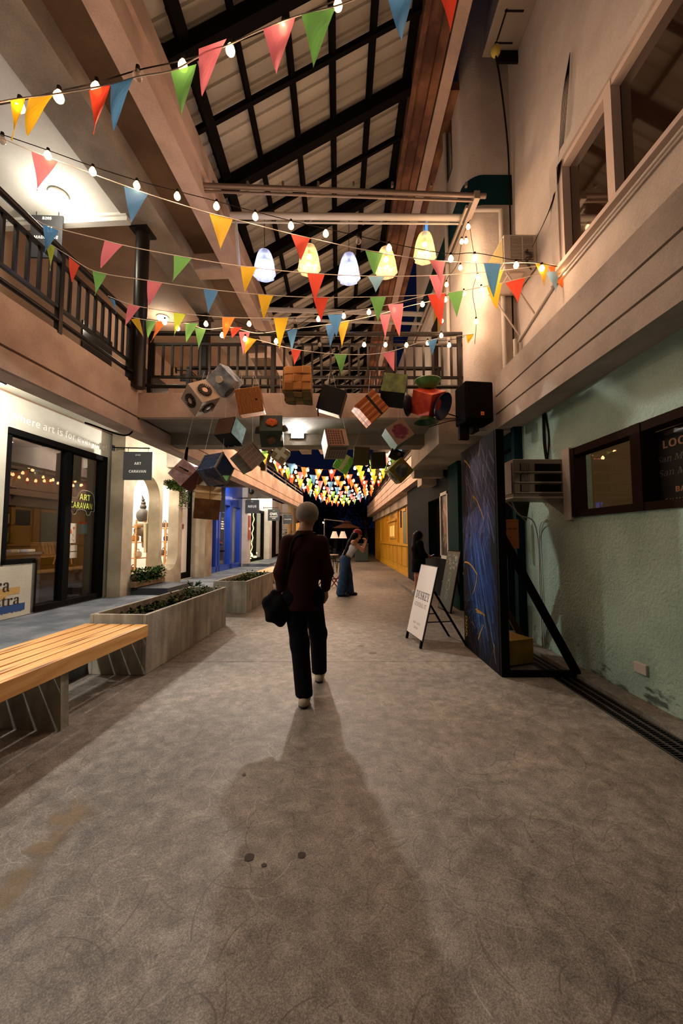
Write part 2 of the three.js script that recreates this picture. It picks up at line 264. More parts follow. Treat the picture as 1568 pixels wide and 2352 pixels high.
struct('ceiling', [lbox(-2.5, -2.25, 6.2, 6.78, -1.5, 22), lbox(-2.52, -2.2, 6.5, 6.8, -1.5, 22)], M.pink, LT, 'outer concrete eave beam under the roof edge');
{ // yellow slatted sun blind and lit blue window of the near upper shop
  const w = struct('window', [lbox(-5.7, -5.64, 4.1, 5.9, 3.3, 5.0)], STD(0x3aa0d8, { emissive: 0x62c3ff, emissiveIntensity: 1.1, roughness: 0.2 }), LT, 'bright blue lit window behind the near railing'); w.name = 'window_1';
  for (const s of [3.3, 4.1, 4.95]) mesh('window_frame', lbox(-5.66, -5.6, 4.1, 5.9, s, s + 0.06), M.frame, w);
  for (let s = 2.6; s < 5.0; s += 0.06) mesh('blind_slat', lbox(-5.5, -5.47, 5.35, 5.95, s, s + 0.045), STD(0xe3c98c, { roughness: 0.6 }), w);
}
struct('window', [lbox(-5.61, -5.57, 3.95, 5.75, 7.2, 8.1), lbox(-5.61, -5.57, 3.95, 5.75, 9.4, 10.6)], PHY(0x1e1c1c, { roughness: 0.15 }), LT, 'dark upper shop windows').name = 'window_2';

// ---- footbridge
const BZ = 6.0;
{
  const b = struct('floor', [rbx(-3.15, 1.98, 3.3, 3.66, BZ, 7.35)], M.raw, 0, 'footbridge slab joining the two galleries');
  mesh('bridge_fascia', rbx(-3.15, 1.98, 3.285, 3.67, BZ - 0.04, BZ + 0.06), M.pink, b);
  mesh('cross_beam', rbx(-3.3, 1.6, 3.1, 3.32, 7.0, 7.36), M.raw, b);
  mesh('cross_beam', rbx(1.54, 2.31, 2.88, 3.3, BZ - 0.02, 8.3), M.concrete, b);
  mesh('bracket', wallX([[8.3, 3.02], [8.3, 2.72], [8.5, 2.72], [9.0, 3.02]], 1.6, 0.62), M.concrete, b);
  mesh('bracket', rbx(1.95, 2.6, 2.68, 3.0, 9.2, 9.7), M.concrete, b);
}
// ---- right row
const GX = 2.62;                                                        // face of the green wall
const win = { d0: 1.2, d1: 4.36, y0: 1.655, y1: 2.42 };
struct('wall_right', [wallX(rect(-5, 5.52, 0, 3.05), GX, 0.22, [rect(win.d0, win.d1, win.y0, win.y1)])], M.green, 0, 'rough pale green plastered wall');
{ // stains of mould at the foot of the wall
  const t = dataTex(512, () => [0.08, 0.09, 0.06], true, 128), d = t.image.data;
  for (let j = 0; j < 128; j++) for (let i = 0; i < 512; i++) { const u = i / 512, v = j / 128; d[(j * 512 + i) * 4 + 3] = 255 * Math.max(0, Math.min(0.55, (fbm(u, v * 0.25, 32, 5, 17) - 0.5 - v * 0.42) * 4)); }
  const g = new THREE.PlaneGeometry(5.2, 0.5); put(g, GX - 0.003, 0.27, -2.75, 0, -Math.PI / 2, 0);
  mesh('mould_stain', g, STD(0xffffff, { map: t, transparent: true, roughness: 0.95 }), scene.getObjectByName('wall_right'));
}
const upW = { d0: 0.9, d1: 4.4, y0: 4.62, y1: 5.86 };
struct('wall_right', [wallX(rect(-5, 5.75, 3.05, 13), 2.65, 0.22, [rect(upW.d0, upW.d1, upW.y0, upW.y1)])], M.plaster, 0, 'upper plastered wall with the long window');
{
  const b = struct('wall_right', [rbx(2.335, 2.66, 3.02, 3.81, -5, 5.68)], M.band, 0, 'grooved concrete ledge over the green wall');
  for (const [a, c] of [[3.02, 3.225], [3.25, 3.49], [3.515, 3.81]]) mesh('band_strip', rbx(2.31, 2.34, a, c, -5, 5.68), M.band, b);
  mesh('band_cap', wallX([[-5, 3.81], [5.68, 3.81], [5.68, 3.86], [-5, 3.86]], 2.45, 0.2), M.band, b);
}
{ // stair tower with a rounded corner, its painted stripe and the far upper wall
  const s = new THREE.Shape(); s.moveTo(1.95, 9.5); s.lineTo(1.95, 5.95); s.absarc(2.23, 5.95, 0.28, Math.PI, 1.5 * Math.PI, false); s.lineTo(2.9, 5.67); s.lineTo(2.9, 9.5); s.lineTo(1.95, 9.5);
  const tower = (y0, y1, grow) => { const g = new THREE.ExtrudeGeometry(s, { depth: y1 - y0, bevelEnabled: false, curveSegments: 12 }); g.rotateX(-Math.PI / 2); g.translate(0, y0, 0); if (grow) { g.translate(-2.4, 0, 7.5); g.scale(1 + grow, 1, 1 + grow); g.translate(2.4, 0, -7.5); } return uvm(g); };
  const t = struct('wall_right', tower(3.0, 13), M.plaster, 0, 'pale stair tower with a rounded corner');
  mesh('painted_stripe', tower(6.52, 7.0, 0.006), M.tealDark, t);
  const yel = new THREE.Shape(); yel.moveTo(6.9, 6.3); yel.lineTo(7.9, 6.3); yel.lineTo(7.9, 5.2); yel.absarc(7.9, 5.85, 0.65, -Math.PI / 2, -Math.PI, true); 
  mesh('painted_stripe', wallX([[6.75, 6.5], [7.6, 6.5], [7.75, 6.3], [7.8, 5.6], [7.6, 5.3], [7.3, 5.5], [7.0, 6.0]], 1.944, 0.01), M.mustard, t);
  mesh('tower_window', rbx(1.935, 1.96, 7.8, 8.95, 6.35, 6.75), M.darkGlass, t); mesh('tower_window', rbx(1.935, 1.96, 8.1, 8.5, 8.2, 8.55), STD(0x4f86c8, { emissive: 0x5b9be0, emissiveIntensity: 0.8 }), t);
  mesh('door_panel', rbx(1.93, 1.96, 3.68, 5.8, 7.5, 7.95), M.brownFrame, t); mesh('door_panel', rbx(1.93, 1.96, 3.68, 5.9, 8.1, 8.9), M.white, t);
  mesh('downpipe', rod(V(1.9, 3.7, -6.6), V(1.9, 9.0, -6.6), 0.035), M.pvc, t);
  struct('wall_right', [rbx(2.6, 2.8, 3.7, 9.0, 9.5, 30)], M.plaster, 0, 'far upper wall of the right row');
}
{ // far slab band of the right row
  const b = struct('wall_right', [wallX(rect(8.3, 29, 2.98, 3.78), 2.1, 0.4)], M.pink, 0, 'grooved concrete slab edge of the far right gallery');
  for (const [a, c] of [[2.98, 3.2], [3.225, 3.46], [3.485, 3.78]]) mesh('band_strip', rbx(2.07, 2.11, a, c, 8.3, 29), M.pink, b);
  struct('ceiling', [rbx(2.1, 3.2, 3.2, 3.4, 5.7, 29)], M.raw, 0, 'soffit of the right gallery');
}
// high gutter beam, ledge and roof edge above the tower
{
  const g = struct('trim', [rbx(1.16, 1.5, 8.72, 9.2, -1, 22)], M.rust, 0, 'rusty steel gutter under the high roof edge');
  mesh('gutter_lip', rbx(1.16, 1.24, 8.62, 8.74, -1, 22), M.rust, g); mesh('gutter_lip', rbx(1.44, 1.57, 8.6, 8.74, -1, 22), M.rust, g);
  const l = struct('trim', [rbx(1.6, 1.78, 8.6, 8.85, 4.6, 22)], M.pink, 0, 'pale concrete sun ledge of the tower');
  mesh('ledge_return', rbx(1.6, 2.4, 8.6, 8.85, 4.45, 4.62), M.pink, l); mesh('ledge_slab', rbx(1.78, 1.96, 8.7, 8.85, 5.9, 22), M.rust, l);
}
// roof of ribbed sheets on black steel
const roofY = x => 6.86 + 0.6 * (x + 2.2), RA = Math.atan(0.6);
{
  const r = struct('ceiling', [box(3.95, 0.01, 24, -0.6, roofY(-0.6) + 0.16, -10, 0, 0, RA)], STD(0x6a635c, { roughness: 0.8 }), 0, 'sloping roof of ribbed metal sheets over the walkway'); r.name = 'roof';
  const prof = []; const W = 0.8; for (let z = 0; z < W - 1e-6; z += 0.2) prof.push([z, 0], [z + 0.075, 0], [z + 0.09, 0.028], [z + 0.125, 0.028], [z + 0.14, 0]); prof.push([W, 0]);
  const back = prof.slice().reverse().map(p => [p[0], p[1] + 0.004]);
  const sheet = prism([...prof, ...back], 3.92); sheet.rotateY(Math.PI / 2); sheet.translate(-1.96, 0, 0); sheet.rotateZ(RA);
  const tones = [0xd6cfc6, 0xc9c1b8, 0xe0d9d0].map(c => STD(c, { map: rep(T.white, 0.3), roughness: 0.5 }));
  for (let i = 0; i < 27; i++) { const m = mesh('roof_sheet', sheet, tones[i % 3], r); m.position.set(-0.6, roofY(-0.6) + 0.1, -1 - i * 0.8 + 2.4); }
  const pur = (x, w, h) => box(w, h, 24, x, roofY(x) + 0.03, -10, 0, 0, RA);
  mesh('purlin', pur(-1.8, 0.13, 0.2), M.roofSteel, r);
  for (const x of [-1.25, -0.66, -0.1, 0.47, 1.07]) mesh('purlin', pur(x, 0.06, 0.1), M.roofSteel, r);
  for (let k = -2; k < 18; k++) { const d = 4.15 + k * 0.87, thick = k % 2 === 0; mesh('rafter', bar(V(-2.35, roofY(-2.35) - (thick ? 0.1 : 0.02), -d), V(1.25, roofY(1.25) - (thick ? 0.1 : 0.02), -d), thick ? 0.14 : 0.06, thick ? 0.2 : 0.08), M.roofSteel, r); if (thick) mesh('rafter_plate', bar(V(-2.35, roofY(-2.35) + 0.06, -d - 0.18), V(1.25, roofY(1.25) + 0.06, -d - 0.18), 0.05, 0.06), M.roofSteel, r); }
  for (const d of [4.15, 5.89, 7.63, 9.37, 12.85]) { const p = L(-2.38, 6.75, d); mesh('strut', bar(V(p.x + 0.06, 6.7, -d), V(p.x + 0.08, roofY(-1.9), -d), 0.09, 0.09), M.roofSteel, r); }
}
// ---- far ground floor of the right row: pilasters, dark wall, yellow shop
struct('wall_right', [rbx(2.5, 2.8, 0, 3.05, 5.52, 5.62), rbx(2.46, 2.8, 0, 2.3, 5.75, 6.3)], M.tealDark, 0, 'dark teal door post beside the green wall');
struct('wall_right', [rbx(2.55, 2.8, 0, 3.05, 5.62, 7.3)], M.teal, 0, 'teal wall behind the painted board');
struct('wall_right', [rbx(2.22, 2.8, 0, 3.2, 7.3, 7.95)], M.teal, 0, 'dark teal pilaster');
struct('wall_right', [wallX(rect(7.95, 13.2, 0, 3.2), 2.3, 0.25, [rect(8.65, 10.1, 0.95, 2.35)])], M.navy, 0, 'blackish wall with a recessed dark window');
struct('window', [rbx(2.5, 2.54, 0.95, 2.35, 8.65, 10.1)], M.darkGlass, 0, 'dark recessed window pane').name = 'window_3';
{ const w = struct('window', [rbx(2.57, 2.6, 2.05, 2.72, 5.7, 6.9)], STD(0x9fb0bd, { emissive: 0xc8dcf0, emissiveIntensity: 0.55, roughness: 0.3, bumpMap: stuccoBump, bumpScale: 0.006 }), 0, 'frosted lit window above the lower air conditioner'); w.name = 'window_4'; for (const d of [5.7, 6.12, 6.6]) mesh('window_bar', rbx(2.54, 2.58, 2.05, 2.72, d, d + 0.03), M.frame, w); mesh('window_bar', rbx(2.54, 2.58, 2.7, 2.76, 5.7, 6.9), M.frame, w); }
{
  const y = struct('wall_right', [rbx(2.55, 2.9, 0, 3.0, 13.2, 28)], M.yellowPaint, 0, 'yellow painted timber shop front');
  const P = (a, b, c, d, t = 0.05, m = M.yellowPaint, nm = 'panel') => mesh(nm, rbx(2.55 - t, 2.56, a, b, c, d), m, y);
  P(1.12, 1.2, 13.2, 24, 0.08); P(0.0, 0.12, 13.2, 24, 0.06);
  for (let k = 0; k < 8; k++) { const d = 13.4 + k * 1.28; P(0.35, 1.08, d, d + 1.1, 0.035); P(0.12, 0.32, d, d + 1.2, 0.02); }
  for (const [d0, d1] of [[13.6, 14.4], [16.9, 20.4], [21.2, 23.8]]) { P(1.24, 2.9, d0 - 0.12, d0, 0.06); P(1.24, 2.9, d1, d1 + 0.12, 0.06); P(2.75, 2.9, d0, d1, 0.06); }
  P(1.9, 2.5, 13.7, 14.3, 0.01, M.darkGlass, 'pane'); P(1.85, 2.55, 16.0, 16.3, 0.01, M.darkGlass, 'pane'); P(1.2, 2.45, 14.75, 15.5, 0.03, STD(0x6d7a5e, { roughness: 0.35 }), 'pane'); P(2.45, 2.56, 14.7, 15.55, 0.07);
  P(1.4, 2.15, 17.6, 19.8, 0.04); for (let k = 0; k < 3; k++) P(1.5, 2.0, 17.95 + k * 0.55, 18.25 + k * 0.55, 0.05, STD(0xf2d27a, { emissive: 0xffd070, emissiveIntensity: 0.35, roughness: 0.4 }), 'lit_pane');
  P(2.2, 2.28, 17.2, 20.2, 0.09);
  const tx = canvasTex(512, 128, g => { g.clearRect(0, 0, 512, 128); g.fillStyle = '#3a2308'; g.font = 'bold 112px serif'; g.textAlign = 'center'; g.fillText('JAZZ', 256, 100); });
  const gg = new THREE.PlaneGeometry(2.2, 0.42); put(gg, 2.49, 2.52, -18.7, 0, -Math.PI / 2, 0); mesh('lettering', gg, STD(0xffffff, { map: tx, transparent: true, roughness: 0.6 }), y);
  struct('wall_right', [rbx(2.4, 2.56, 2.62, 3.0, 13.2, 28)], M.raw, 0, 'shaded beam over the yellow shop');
}

// ================= RAILINGS, POSTS, LAMPS, PIPES =================
function railing(label, P, len, opt = {}) {      // P(t, y) gives the point t metres along
  const o = thing('railing', label, 'railing', P(0, opt.base || 3.79));
  const q = (t, y) => P(t, y).sub(o.position);
  const b = opt.base ?? 3.79, top = b + 0.99, sub = b + 0.81, low = b + 0.28, foot = b + 0.13;
  mesh('top_rail', rod(q(0, top), q(len, top), 0.036, 12), M.rail, o); mesh('sub_rail', bar(q(0, sub), q(len, sub), 0.045, 0.035), M.rail, o);
  mesh('bottom_rail', bar(q(0, low), q(len, low), 0.045, 0.035), M.rail, o); mesh('foot_rail', rod(q(0, foot), q(len, foot), 0.03, 12), M.rail, o);
  for (const t of opt.posts) mesh('post', bar(q(t, b - 0.02), q(t, top), 0.06, 0.06), M.rail, o);
  for (let t = opt.first ?? 0.07; t < len - 0.03; t += 0.147) mesh('baluster', bar(q(t, low), q(t, sub), 0.032, 0.032), M.rail, o);
  return o;
}
railing('black baluster railing of the near left gallery', (t, y) => L(-3.52, y, 1.3 + t), 4.25, { posts: [0.05, 1.45, 2.86, 4.2] });
railing('black baluster railing of the left gallery past the bridge', (t, y) => L(-3.52, y, 7.5 + t), 14.4, { posts: [0.05, 2.4, 4.8, 7.2, 9.6, 12, 14.3] });
railing('black railing on the near side of the footbridge, before the hanging boxes', (t, y) => V(-3.0 + t, y, -BZ - 0.03), 4.95, { base: 3.67, posts: [0.02, 1.95, 3.82, 4.9] });
railing('black railing on the far side of the footbridge', (t, y) => V(-2.9 + t, y, -7.3), 4.85, { base: 3.67, posts: [0.02, 1.95, 3.82, 4.8] });
railing('picket railing along the far right gallery', (t, y) => V(2.14, y, -8.4 - t), 20, { base: 3.78, posts: [0.05, 3, 6, 9, 12, 15, 19.9] });
mesh('rail_corner', tube([L(-3.5, 3.92, 5.4), L(-3.46, 3.9, 5.75), V(-3.12, 3.83, -5.98), V(-2.9, 3.8, -6.03)], 0.03, 8), M.rail, scene.getObjectByName('railing'));
{ const r = scene.getObjectByName('railing'), k = r.children[r.children.length - 1]; k.position.copy(r.position).multiplyScalar(-1); }
for (const [s, lab, h] of [[5.62, 'round black gallery column beside the bridge corner', 6.2], [8.0, 'square black gallery column past the bridge', 6.2], [13, 'black gallery column farther along the left row', 6.2]]) {
  const c = thing('column', lab, 'column', L(-3.44, 3.7, s), LT); mesh('shaft', s < 6 ? cyl(0.1, 0.1, h - 3.7, 20, 0, (h - 3.7) / 2, 0) : rbox(0.2, h - 3.7, 0.2, 0.02, 0, (h - 3.7) / 2, 0), M.rail, c); mesh('head_plate', box(0.28, 0.03, 0.28, 0, h - 3.72, 0), M.rail, c);
}
// ceiling lamps of the upper gallery
function ceilingLamp(p, label, cd, up = 0.06) {
  const o = thing('ceiling_lamp', label, 'lamp', p); mesh('rim', cyl(0.12, 0.125, 0.03, 24, 0, up / 2 + 0.025, 0), M.white, o);
  mesh('lamp_diffuser', ball(0.11, 0, 0, 0, 1, 0.35, 1, 20, 8), GLOW(0xfff2d6, 9), o); lamp(o, 0, -0.1, 0, NEUTRAL, cd, 6);
}
{ const p = onN(130, 432, -4.45); ceilingLamp(L(-4.28, 6.17, 4.95), 'round lit lamp on the white gallery ceiling', LUX.ceiling); ceilingLamp(L(-4.55, 6.36, 8.3), 'lit lamp on the bare ceiling past the bridge', LUX.ceiling); ceilingLamp(L(-4.28, 6.17, 1.6), 'lamp on the white gallery ceiling nearest the viewer', LUX.ceiling * 1.6); ceilingLamp(L(-4.5, 6.36, 13), 'lit lamp on the gallery ceiling farther along', LUX.ceiling); }
// lamps under the gallery before the shops
function soffitLamp(n, y, s, label, cd, aim) {
  const o = thing('soffit_lamp', label, 'lamp', L(n, y, s), LT); mesh('lamp_housing', rbox(0.2, 0.06, 0.26, 0.015, 0, 0.05, 0), M.blackMatt, o); mesh('lamp_glass', rbox(0.16, 0.02, 0.22, 0.008, 0, 0.012, 0), GLOW(0xfff4de, 12), o); mesh('lamp_bracket', box(0.04, 0.12, 0.04, 0, 0.13, 0), M.blackMatt, o);
  if (aim) { lamp(o, 0, -0.06, 0, 0xfff6ea, cd, 3); return; } const sp = new THREE.SpotLight(0xfff6ea, cd, 0, 1.3, 0.55, 2); sp.position.set(0, -0.02, 0); sp.target.position.set(0, -1, 0); sp.castShadow = true; sp.shadow.radius = 2.5; o.add(sp, sp.target);
}
soffitLamp(-3.66, 2.88, 1.9, 'lamp under the gallery edge over the bench', LUX.soffit * 2.3);
soffitLamp(-5.0, 3.5, 4.85, 'lamp washing the art shop wall', LUX.soffit * 1.1, true);
soffitLamp(-4.05, 3.4, 9.2, 'lamp before the arched shop', LUX.soffit * 1.9, true);
soffitLamp(-5.0, 3.5, 14.6, 'lamp before the blue shop', LUX.soffit * 0.9, true);
soffitLamp(-4.6, 3.5, 18.6, 'lamp beside the second hanging shop sign', LUX.soffit, true);
soffitLamp(-4.6, 3.5, 21.3, 'lamp beside the third hanging shop sign', LUX.soffit, true);
{ // floodlight under the bridge
  const p = at(683, 996, 6.93), o = thing('floodlight', 'glaring white floodlight under the footbridge', 'lamp', p);
  mesh('lamp_housing', rbox(0.24, 0.18, 0.06, 0.015, 0, 0, -0.035), M.blackMatt, o); mesh('lamp_glass', rbox(0.22, 0.16, 0.014, 0.005, 0, 0, 0.003), GLOW(0xffffff, 60), o); mesh('lamp_bracket', [box(0.02, 0.12, 0.03, -0.13, 0.04, -0.03), box(0.02, 0.12, 0.03, 0.13, 0.04, -0.03), box(0.28, 0.015, 0.03, 0, 0.1, -0.03)], M.blackMatt, o);
  const sp = new THREE.SpotLight(0xfff6ea, LUX.flood, 0, 1.15, 0.6, 2); sp.position.set(0, 0, 0.05); sp.target.position.set(0.4, -1.6, 2.6); sp.castShadow = true; sp.shadow.radius = 3; o.add(sp, sp.target);
}
// galvanised pipe frame of the awning between the roof edge and the tower
{
  const y = 6.33, o = thing('awning_frame', 'galvanised pipe frame of a rolled awning above the footbridge', 'pipe frame', V(0, y, -5.3)), q = (x, yy, d) => V(x, yy - y, -d + 5.3);
  mesh('cross_pipe', [rod(q(-2.1, 6.39, 5.22), q(2.1, 6.32, 5.3), 0.035, 12), rod(q(-2.1, 6.33, 5.25), q(2.0, 6.27, 5.33), 0.018, 8)], STD(0x8a7a70, { roughness: 0.4, metalness: 0.6 }), o);
  mesh('cross_pipe', [rod(q(-1.68, 6.37, 5.72), q(1.9, 6.35, 5.72), 0.05, 14), rod(q(-1.66, 6.28, 5.74), q(1.9, 6.27, 5.74), 0.015, 8)], M.pvc, o);
  mesh('cross_pipe', rod(q(-1.95, 6.35, 8.15), q(1.95, 6.3, 8.25), 0.05, 12), M.pvc, o); mesh('cross_pipe', rod(q(-1.85, 6.25, 8.35), q(1.85, 6.2, 8.45), 0.03, 10), M.pvc, o);
  mesh('side_pipe', rod(q(-2.08, 6.33, 5.25), q(-1.93, 6.33, 8.3), 0.05, 12), M.pvc, o);
  mesh('side_rail', [bar(q(1.96, 6.3, 5.25), q(1.9, 6.24, 9.4), 0.08, 0.12), bar(q(1.86, 6.25, 5.4), q(1.8, 6.2, 9.4), 0.03, 0.05)], STD(0xa79c92, { roughness: 0.4, metalness: 0.5 }), o);
  for (const x of [-2.04, -1.78, -1.3, -0.8, -0.3, 0.2, 0.75, 1.3, 1.8]) mesh('clip', box(0.03, 0.06, 0.04, x, 0.1, 0.06), M.steel, o);
  mesh('hanger_post', rod(q(-1.6, 6.3, 5.75), q(-1.55, 5.6, 5.8), 0.025, 8), M.pvc, o);
}
// pendant lamps with frilled glass shades
function pendant(px, py, depth, cordTopPy, cool, label) {
  const p = at(px, py, depth), o = thing('pendant_lamp', label, 'lamp', p, 0, 'glass pendant lamps over the footbridge');
  const mat = PHY(cool ? 0xdfe6ff : 0xfff2d2, { transmission: 0.62, roughness: 0.3, thickness: 0, side: THREE.DoubleSide });
  const frill = (r0, r1, y0, y1, lobes, amp) => { const seg = 72, rows = 10, pos = [], idx = []; for (let j = 0; j <= rows; j++) { const t = j / rows, r = r0 + (r1 - r0) * Math.pow(t, 0.35); for (let i = 0; i <= seg; i++) { const a = i / seg * 6.2832, rr2 = r * (1 + amp * t * Math.cos(a * lobes)); pos.push(Math.cos(a) * rr2, y0 + (y1 - y0) * t + 0.012 * t * t * Math.cos(a * lobes), Math.sin(a) * rr2); if (i < seg && j < rows) { const k = j * (seg + 1) + i; idx.push(k, k + seg + 1, k + 1, k + 1, k + seg + 1, k + seg + 2); } } } const g = new THREE.BufferGeometry(); g.setAttribute('position', new THREE.Float32BufferAttribute(pos, 3)); g.setIndex(idx); g.computeVertexNormals(); return uvm(g); };
  mesh('lamp_shade', frill(0.045, 0.14, 0.21, -0.03, 8, 0.1), mat, o); mesh('shade_skirt', frill(0.125, 0.16, 0.02, -0.19, 8, 0.12), mat, o);
    mesh('bulb', ball(0.035, 0, 0.03, 0, 1, 1.2, 1), GLOW(cool ? 0xe4ecff : 0xffe9c0, 14), o); mesh('lamp_socket', cyl(0.02, 0.02, 0.07, 10, 0, 0.1, 0), M.blackMatt, o);
  const top = at(px, cordTopPy, depth); mesh('cord', rod(V(0, 0.2, 0), V(top.x - p.x, top.y - p.y, 0), 0.005, 5), M.cord, o);
  lamp(o, 0, 0.03, 0, cool ? COOL : 0xffdba6, LUX.pendant, 1.5);
}
pendant(607, 606, 5.75, 494, true, 'bluish frilled glass pendant lamp, leftmost of the five');
pendant(710, 594, 5.75, 494, false, 'warm yellow frilled pendant lamp, second from the left, beside a red flag');
pendant(801, 614, 5.75, 494, true, 'bluish frilled glass pendant lamp, lowest and middle of the five');
pendant(886, 600, 5.75, 494, false, 'warm yellow frilled pendant lamp, fourth from the left');
pendant(975, 566, 5.75, 496, false, 'warm yellow frilled pendant lamp, rightmost and highest of the five');

// ================= BENCH AND PLANTERS =================
function planter(n0, n1, s0, s1, h, label, tall) {
  const c = L((n0 + n1) / 2, 0, (s0 + s1) / 2), o = thing('planter', label, 'planter', c, LT), w = n1 - n0, d = s1 - s0, t = 0.045;
  mesh('side_panel', rbox(t, h, d, 0.008, w / 2 - t / 2, h / 2, 0), M.planter, o); mesh('side_panel', rbox(t, h, d, 0.008, -w / 2 + t / 2, h / 2, 0), M.planter, o);
  mesh('end_panel', rbox(w - 2 * t, h, t, 0.006, 0, h / 2, d / 2 - t / 2), M.planter, o); mesh('end_panel', rbox(w - 2 * t, h, t, 0.006, 0, h / 2, -d / 2 + t / 2), M.planter, o);
  const lumps = []; for (let i = 0; i < 60; i++) lumps.push(ball(rr(0.03, 0.07), rr(-w / 2 + 0.1, w / 2 - 0.1), h - 0.11, rr(-d / 2 + 0.1, d / 2 - 0.1), 1, 0.5, 1, 7, 5));
  mesh('soil', [box(w - 2 * t, 0.05, d - 2 * t, 0, h - 0.13, 0), ...lumps], M.soil, o);
  const gr = mesh('ground_cover', leafCloud(1500, () => V(rr(-w / 2 + 0.07, w / 2 - 0.07), h - 0.11 + rnd() * 0.06, rr(-d / 2 + 0.07, d / 2 - 0.07)), 0.045), M.dryPlant, o); gr.userData.kind = 'stuff';
  const gl = mesh('green_shoots', leafCloud(700, () => { const z = rr(-d / 2 + 0.08, d / 2 - 0.08); return V(rr(-w / 2 + 0.07, w / 2 - 0.07), h - 0.09 + rnd() * (z < -d * 0.15 ? 0.13 : 0.04), z); }, 0.05), M.plantDark, o); gl.userData.kind = 'stuff';
  if (tall) for (let i = 0; i < 5; i++) { const z = rr(-d / 2 + 0.25, -d * 0.1), x = rr(-w / 3, w / 3), a = rr(-0.25, 0.25), b = rr(-0.2, 0.2), st = V(x, h - 0.1, z), en = V(x + a, h + rr(0.08, 0.17), z + b), md = st.clone().lerp(en, 0.6).add(V(0, 0.03, 0)); mesh('stem', [tube([st, md, en], 0.003, 5), leafCloud(34, () => md.clone().lerp(en, rnd()), 0.035)], M.plantDark, o); }
  return o;
}
planter(-2.9, -2.28, 4.03, 6.4, 0.62, 'long concrete planter at the end of the pine bench, dry ground cover', true);
planter(-2.9, -2.24, 7.4, 9.5, 0.6, 'second concrete planter, behind the first one', false);
planter(-2.9, -2.3, 12.4, 14.2, 0.6, 'third concrete planter, farthest along the walk', false);
function bench(sFrom, sTo, label, nF = -2.265) {
  const len = sTo - sFrom, o = thing('bench', label, 'bench', L(nF - 0.325, 0, (sFrom + sTo) / 2), LT + Math.PI / 2);   // local x runs along the row
  const W = 0.65;
  for (let k = 0; k < 5; k++) { const g = rbox(len, 0.045, 0.112, 0.008, 0, 0.51, W / 2 - 0.056 - k * 0.134, 0, 0, 0); const uv = g.attributes.uv; for (let i = 0; i < uv.count; i++) uv.setXY(i, uv.getX(i) * 0.45 + k * 0.37, uv.getY(i) * 1.9 + k * 0.23); mesh('slat', g, M.slats[k % 3], o); }
  const ap = rbox(len, 0.12, 0.03, 0.005, 0, 0.47, W / 2 + 0.012); { const uv = ap.attributes.uv; for (let i = 0; i < uv.count; i++) uv.setXY(i, uv.getX(i) * 0.5 + 0.2, uv.getY(i) * 1.4); } mesh('front_board', ap, M.slats[1], o);
  return { o, W, len };
}
{
  const b = bench(0.4, 3.99, 'pine slat bench on concrete legs, beside the first planter');
  for (const s of [0.75, 2.9]) { const x = s - (0.4 + 3.99) / 2, sh = [[-0.3, 0.48], [0.315, 0.48], [0.34, 0.0], [-0.2, 0]]; const g = prism(sh.map(p => [p[0], p[1]]), 0.075, 0.004); g.rotateY(-Math.PI / 2); g.translate(x + 0.04, 0, 0); mesh('leg', g, M.planter, b.o); }
  const c = bench(9.6, 12.2, 'pine bench between the second and third planter');
  for (const x of [-0.9, 0.9]) for (const k of [-1, 1]) mesh('leg', bar(V(x - 0.2 * k, 0, 0.2), V(x + 0.2 * k, 0.47, 0.2), 0.06, 0.06), M.slats[2], c.o);
}

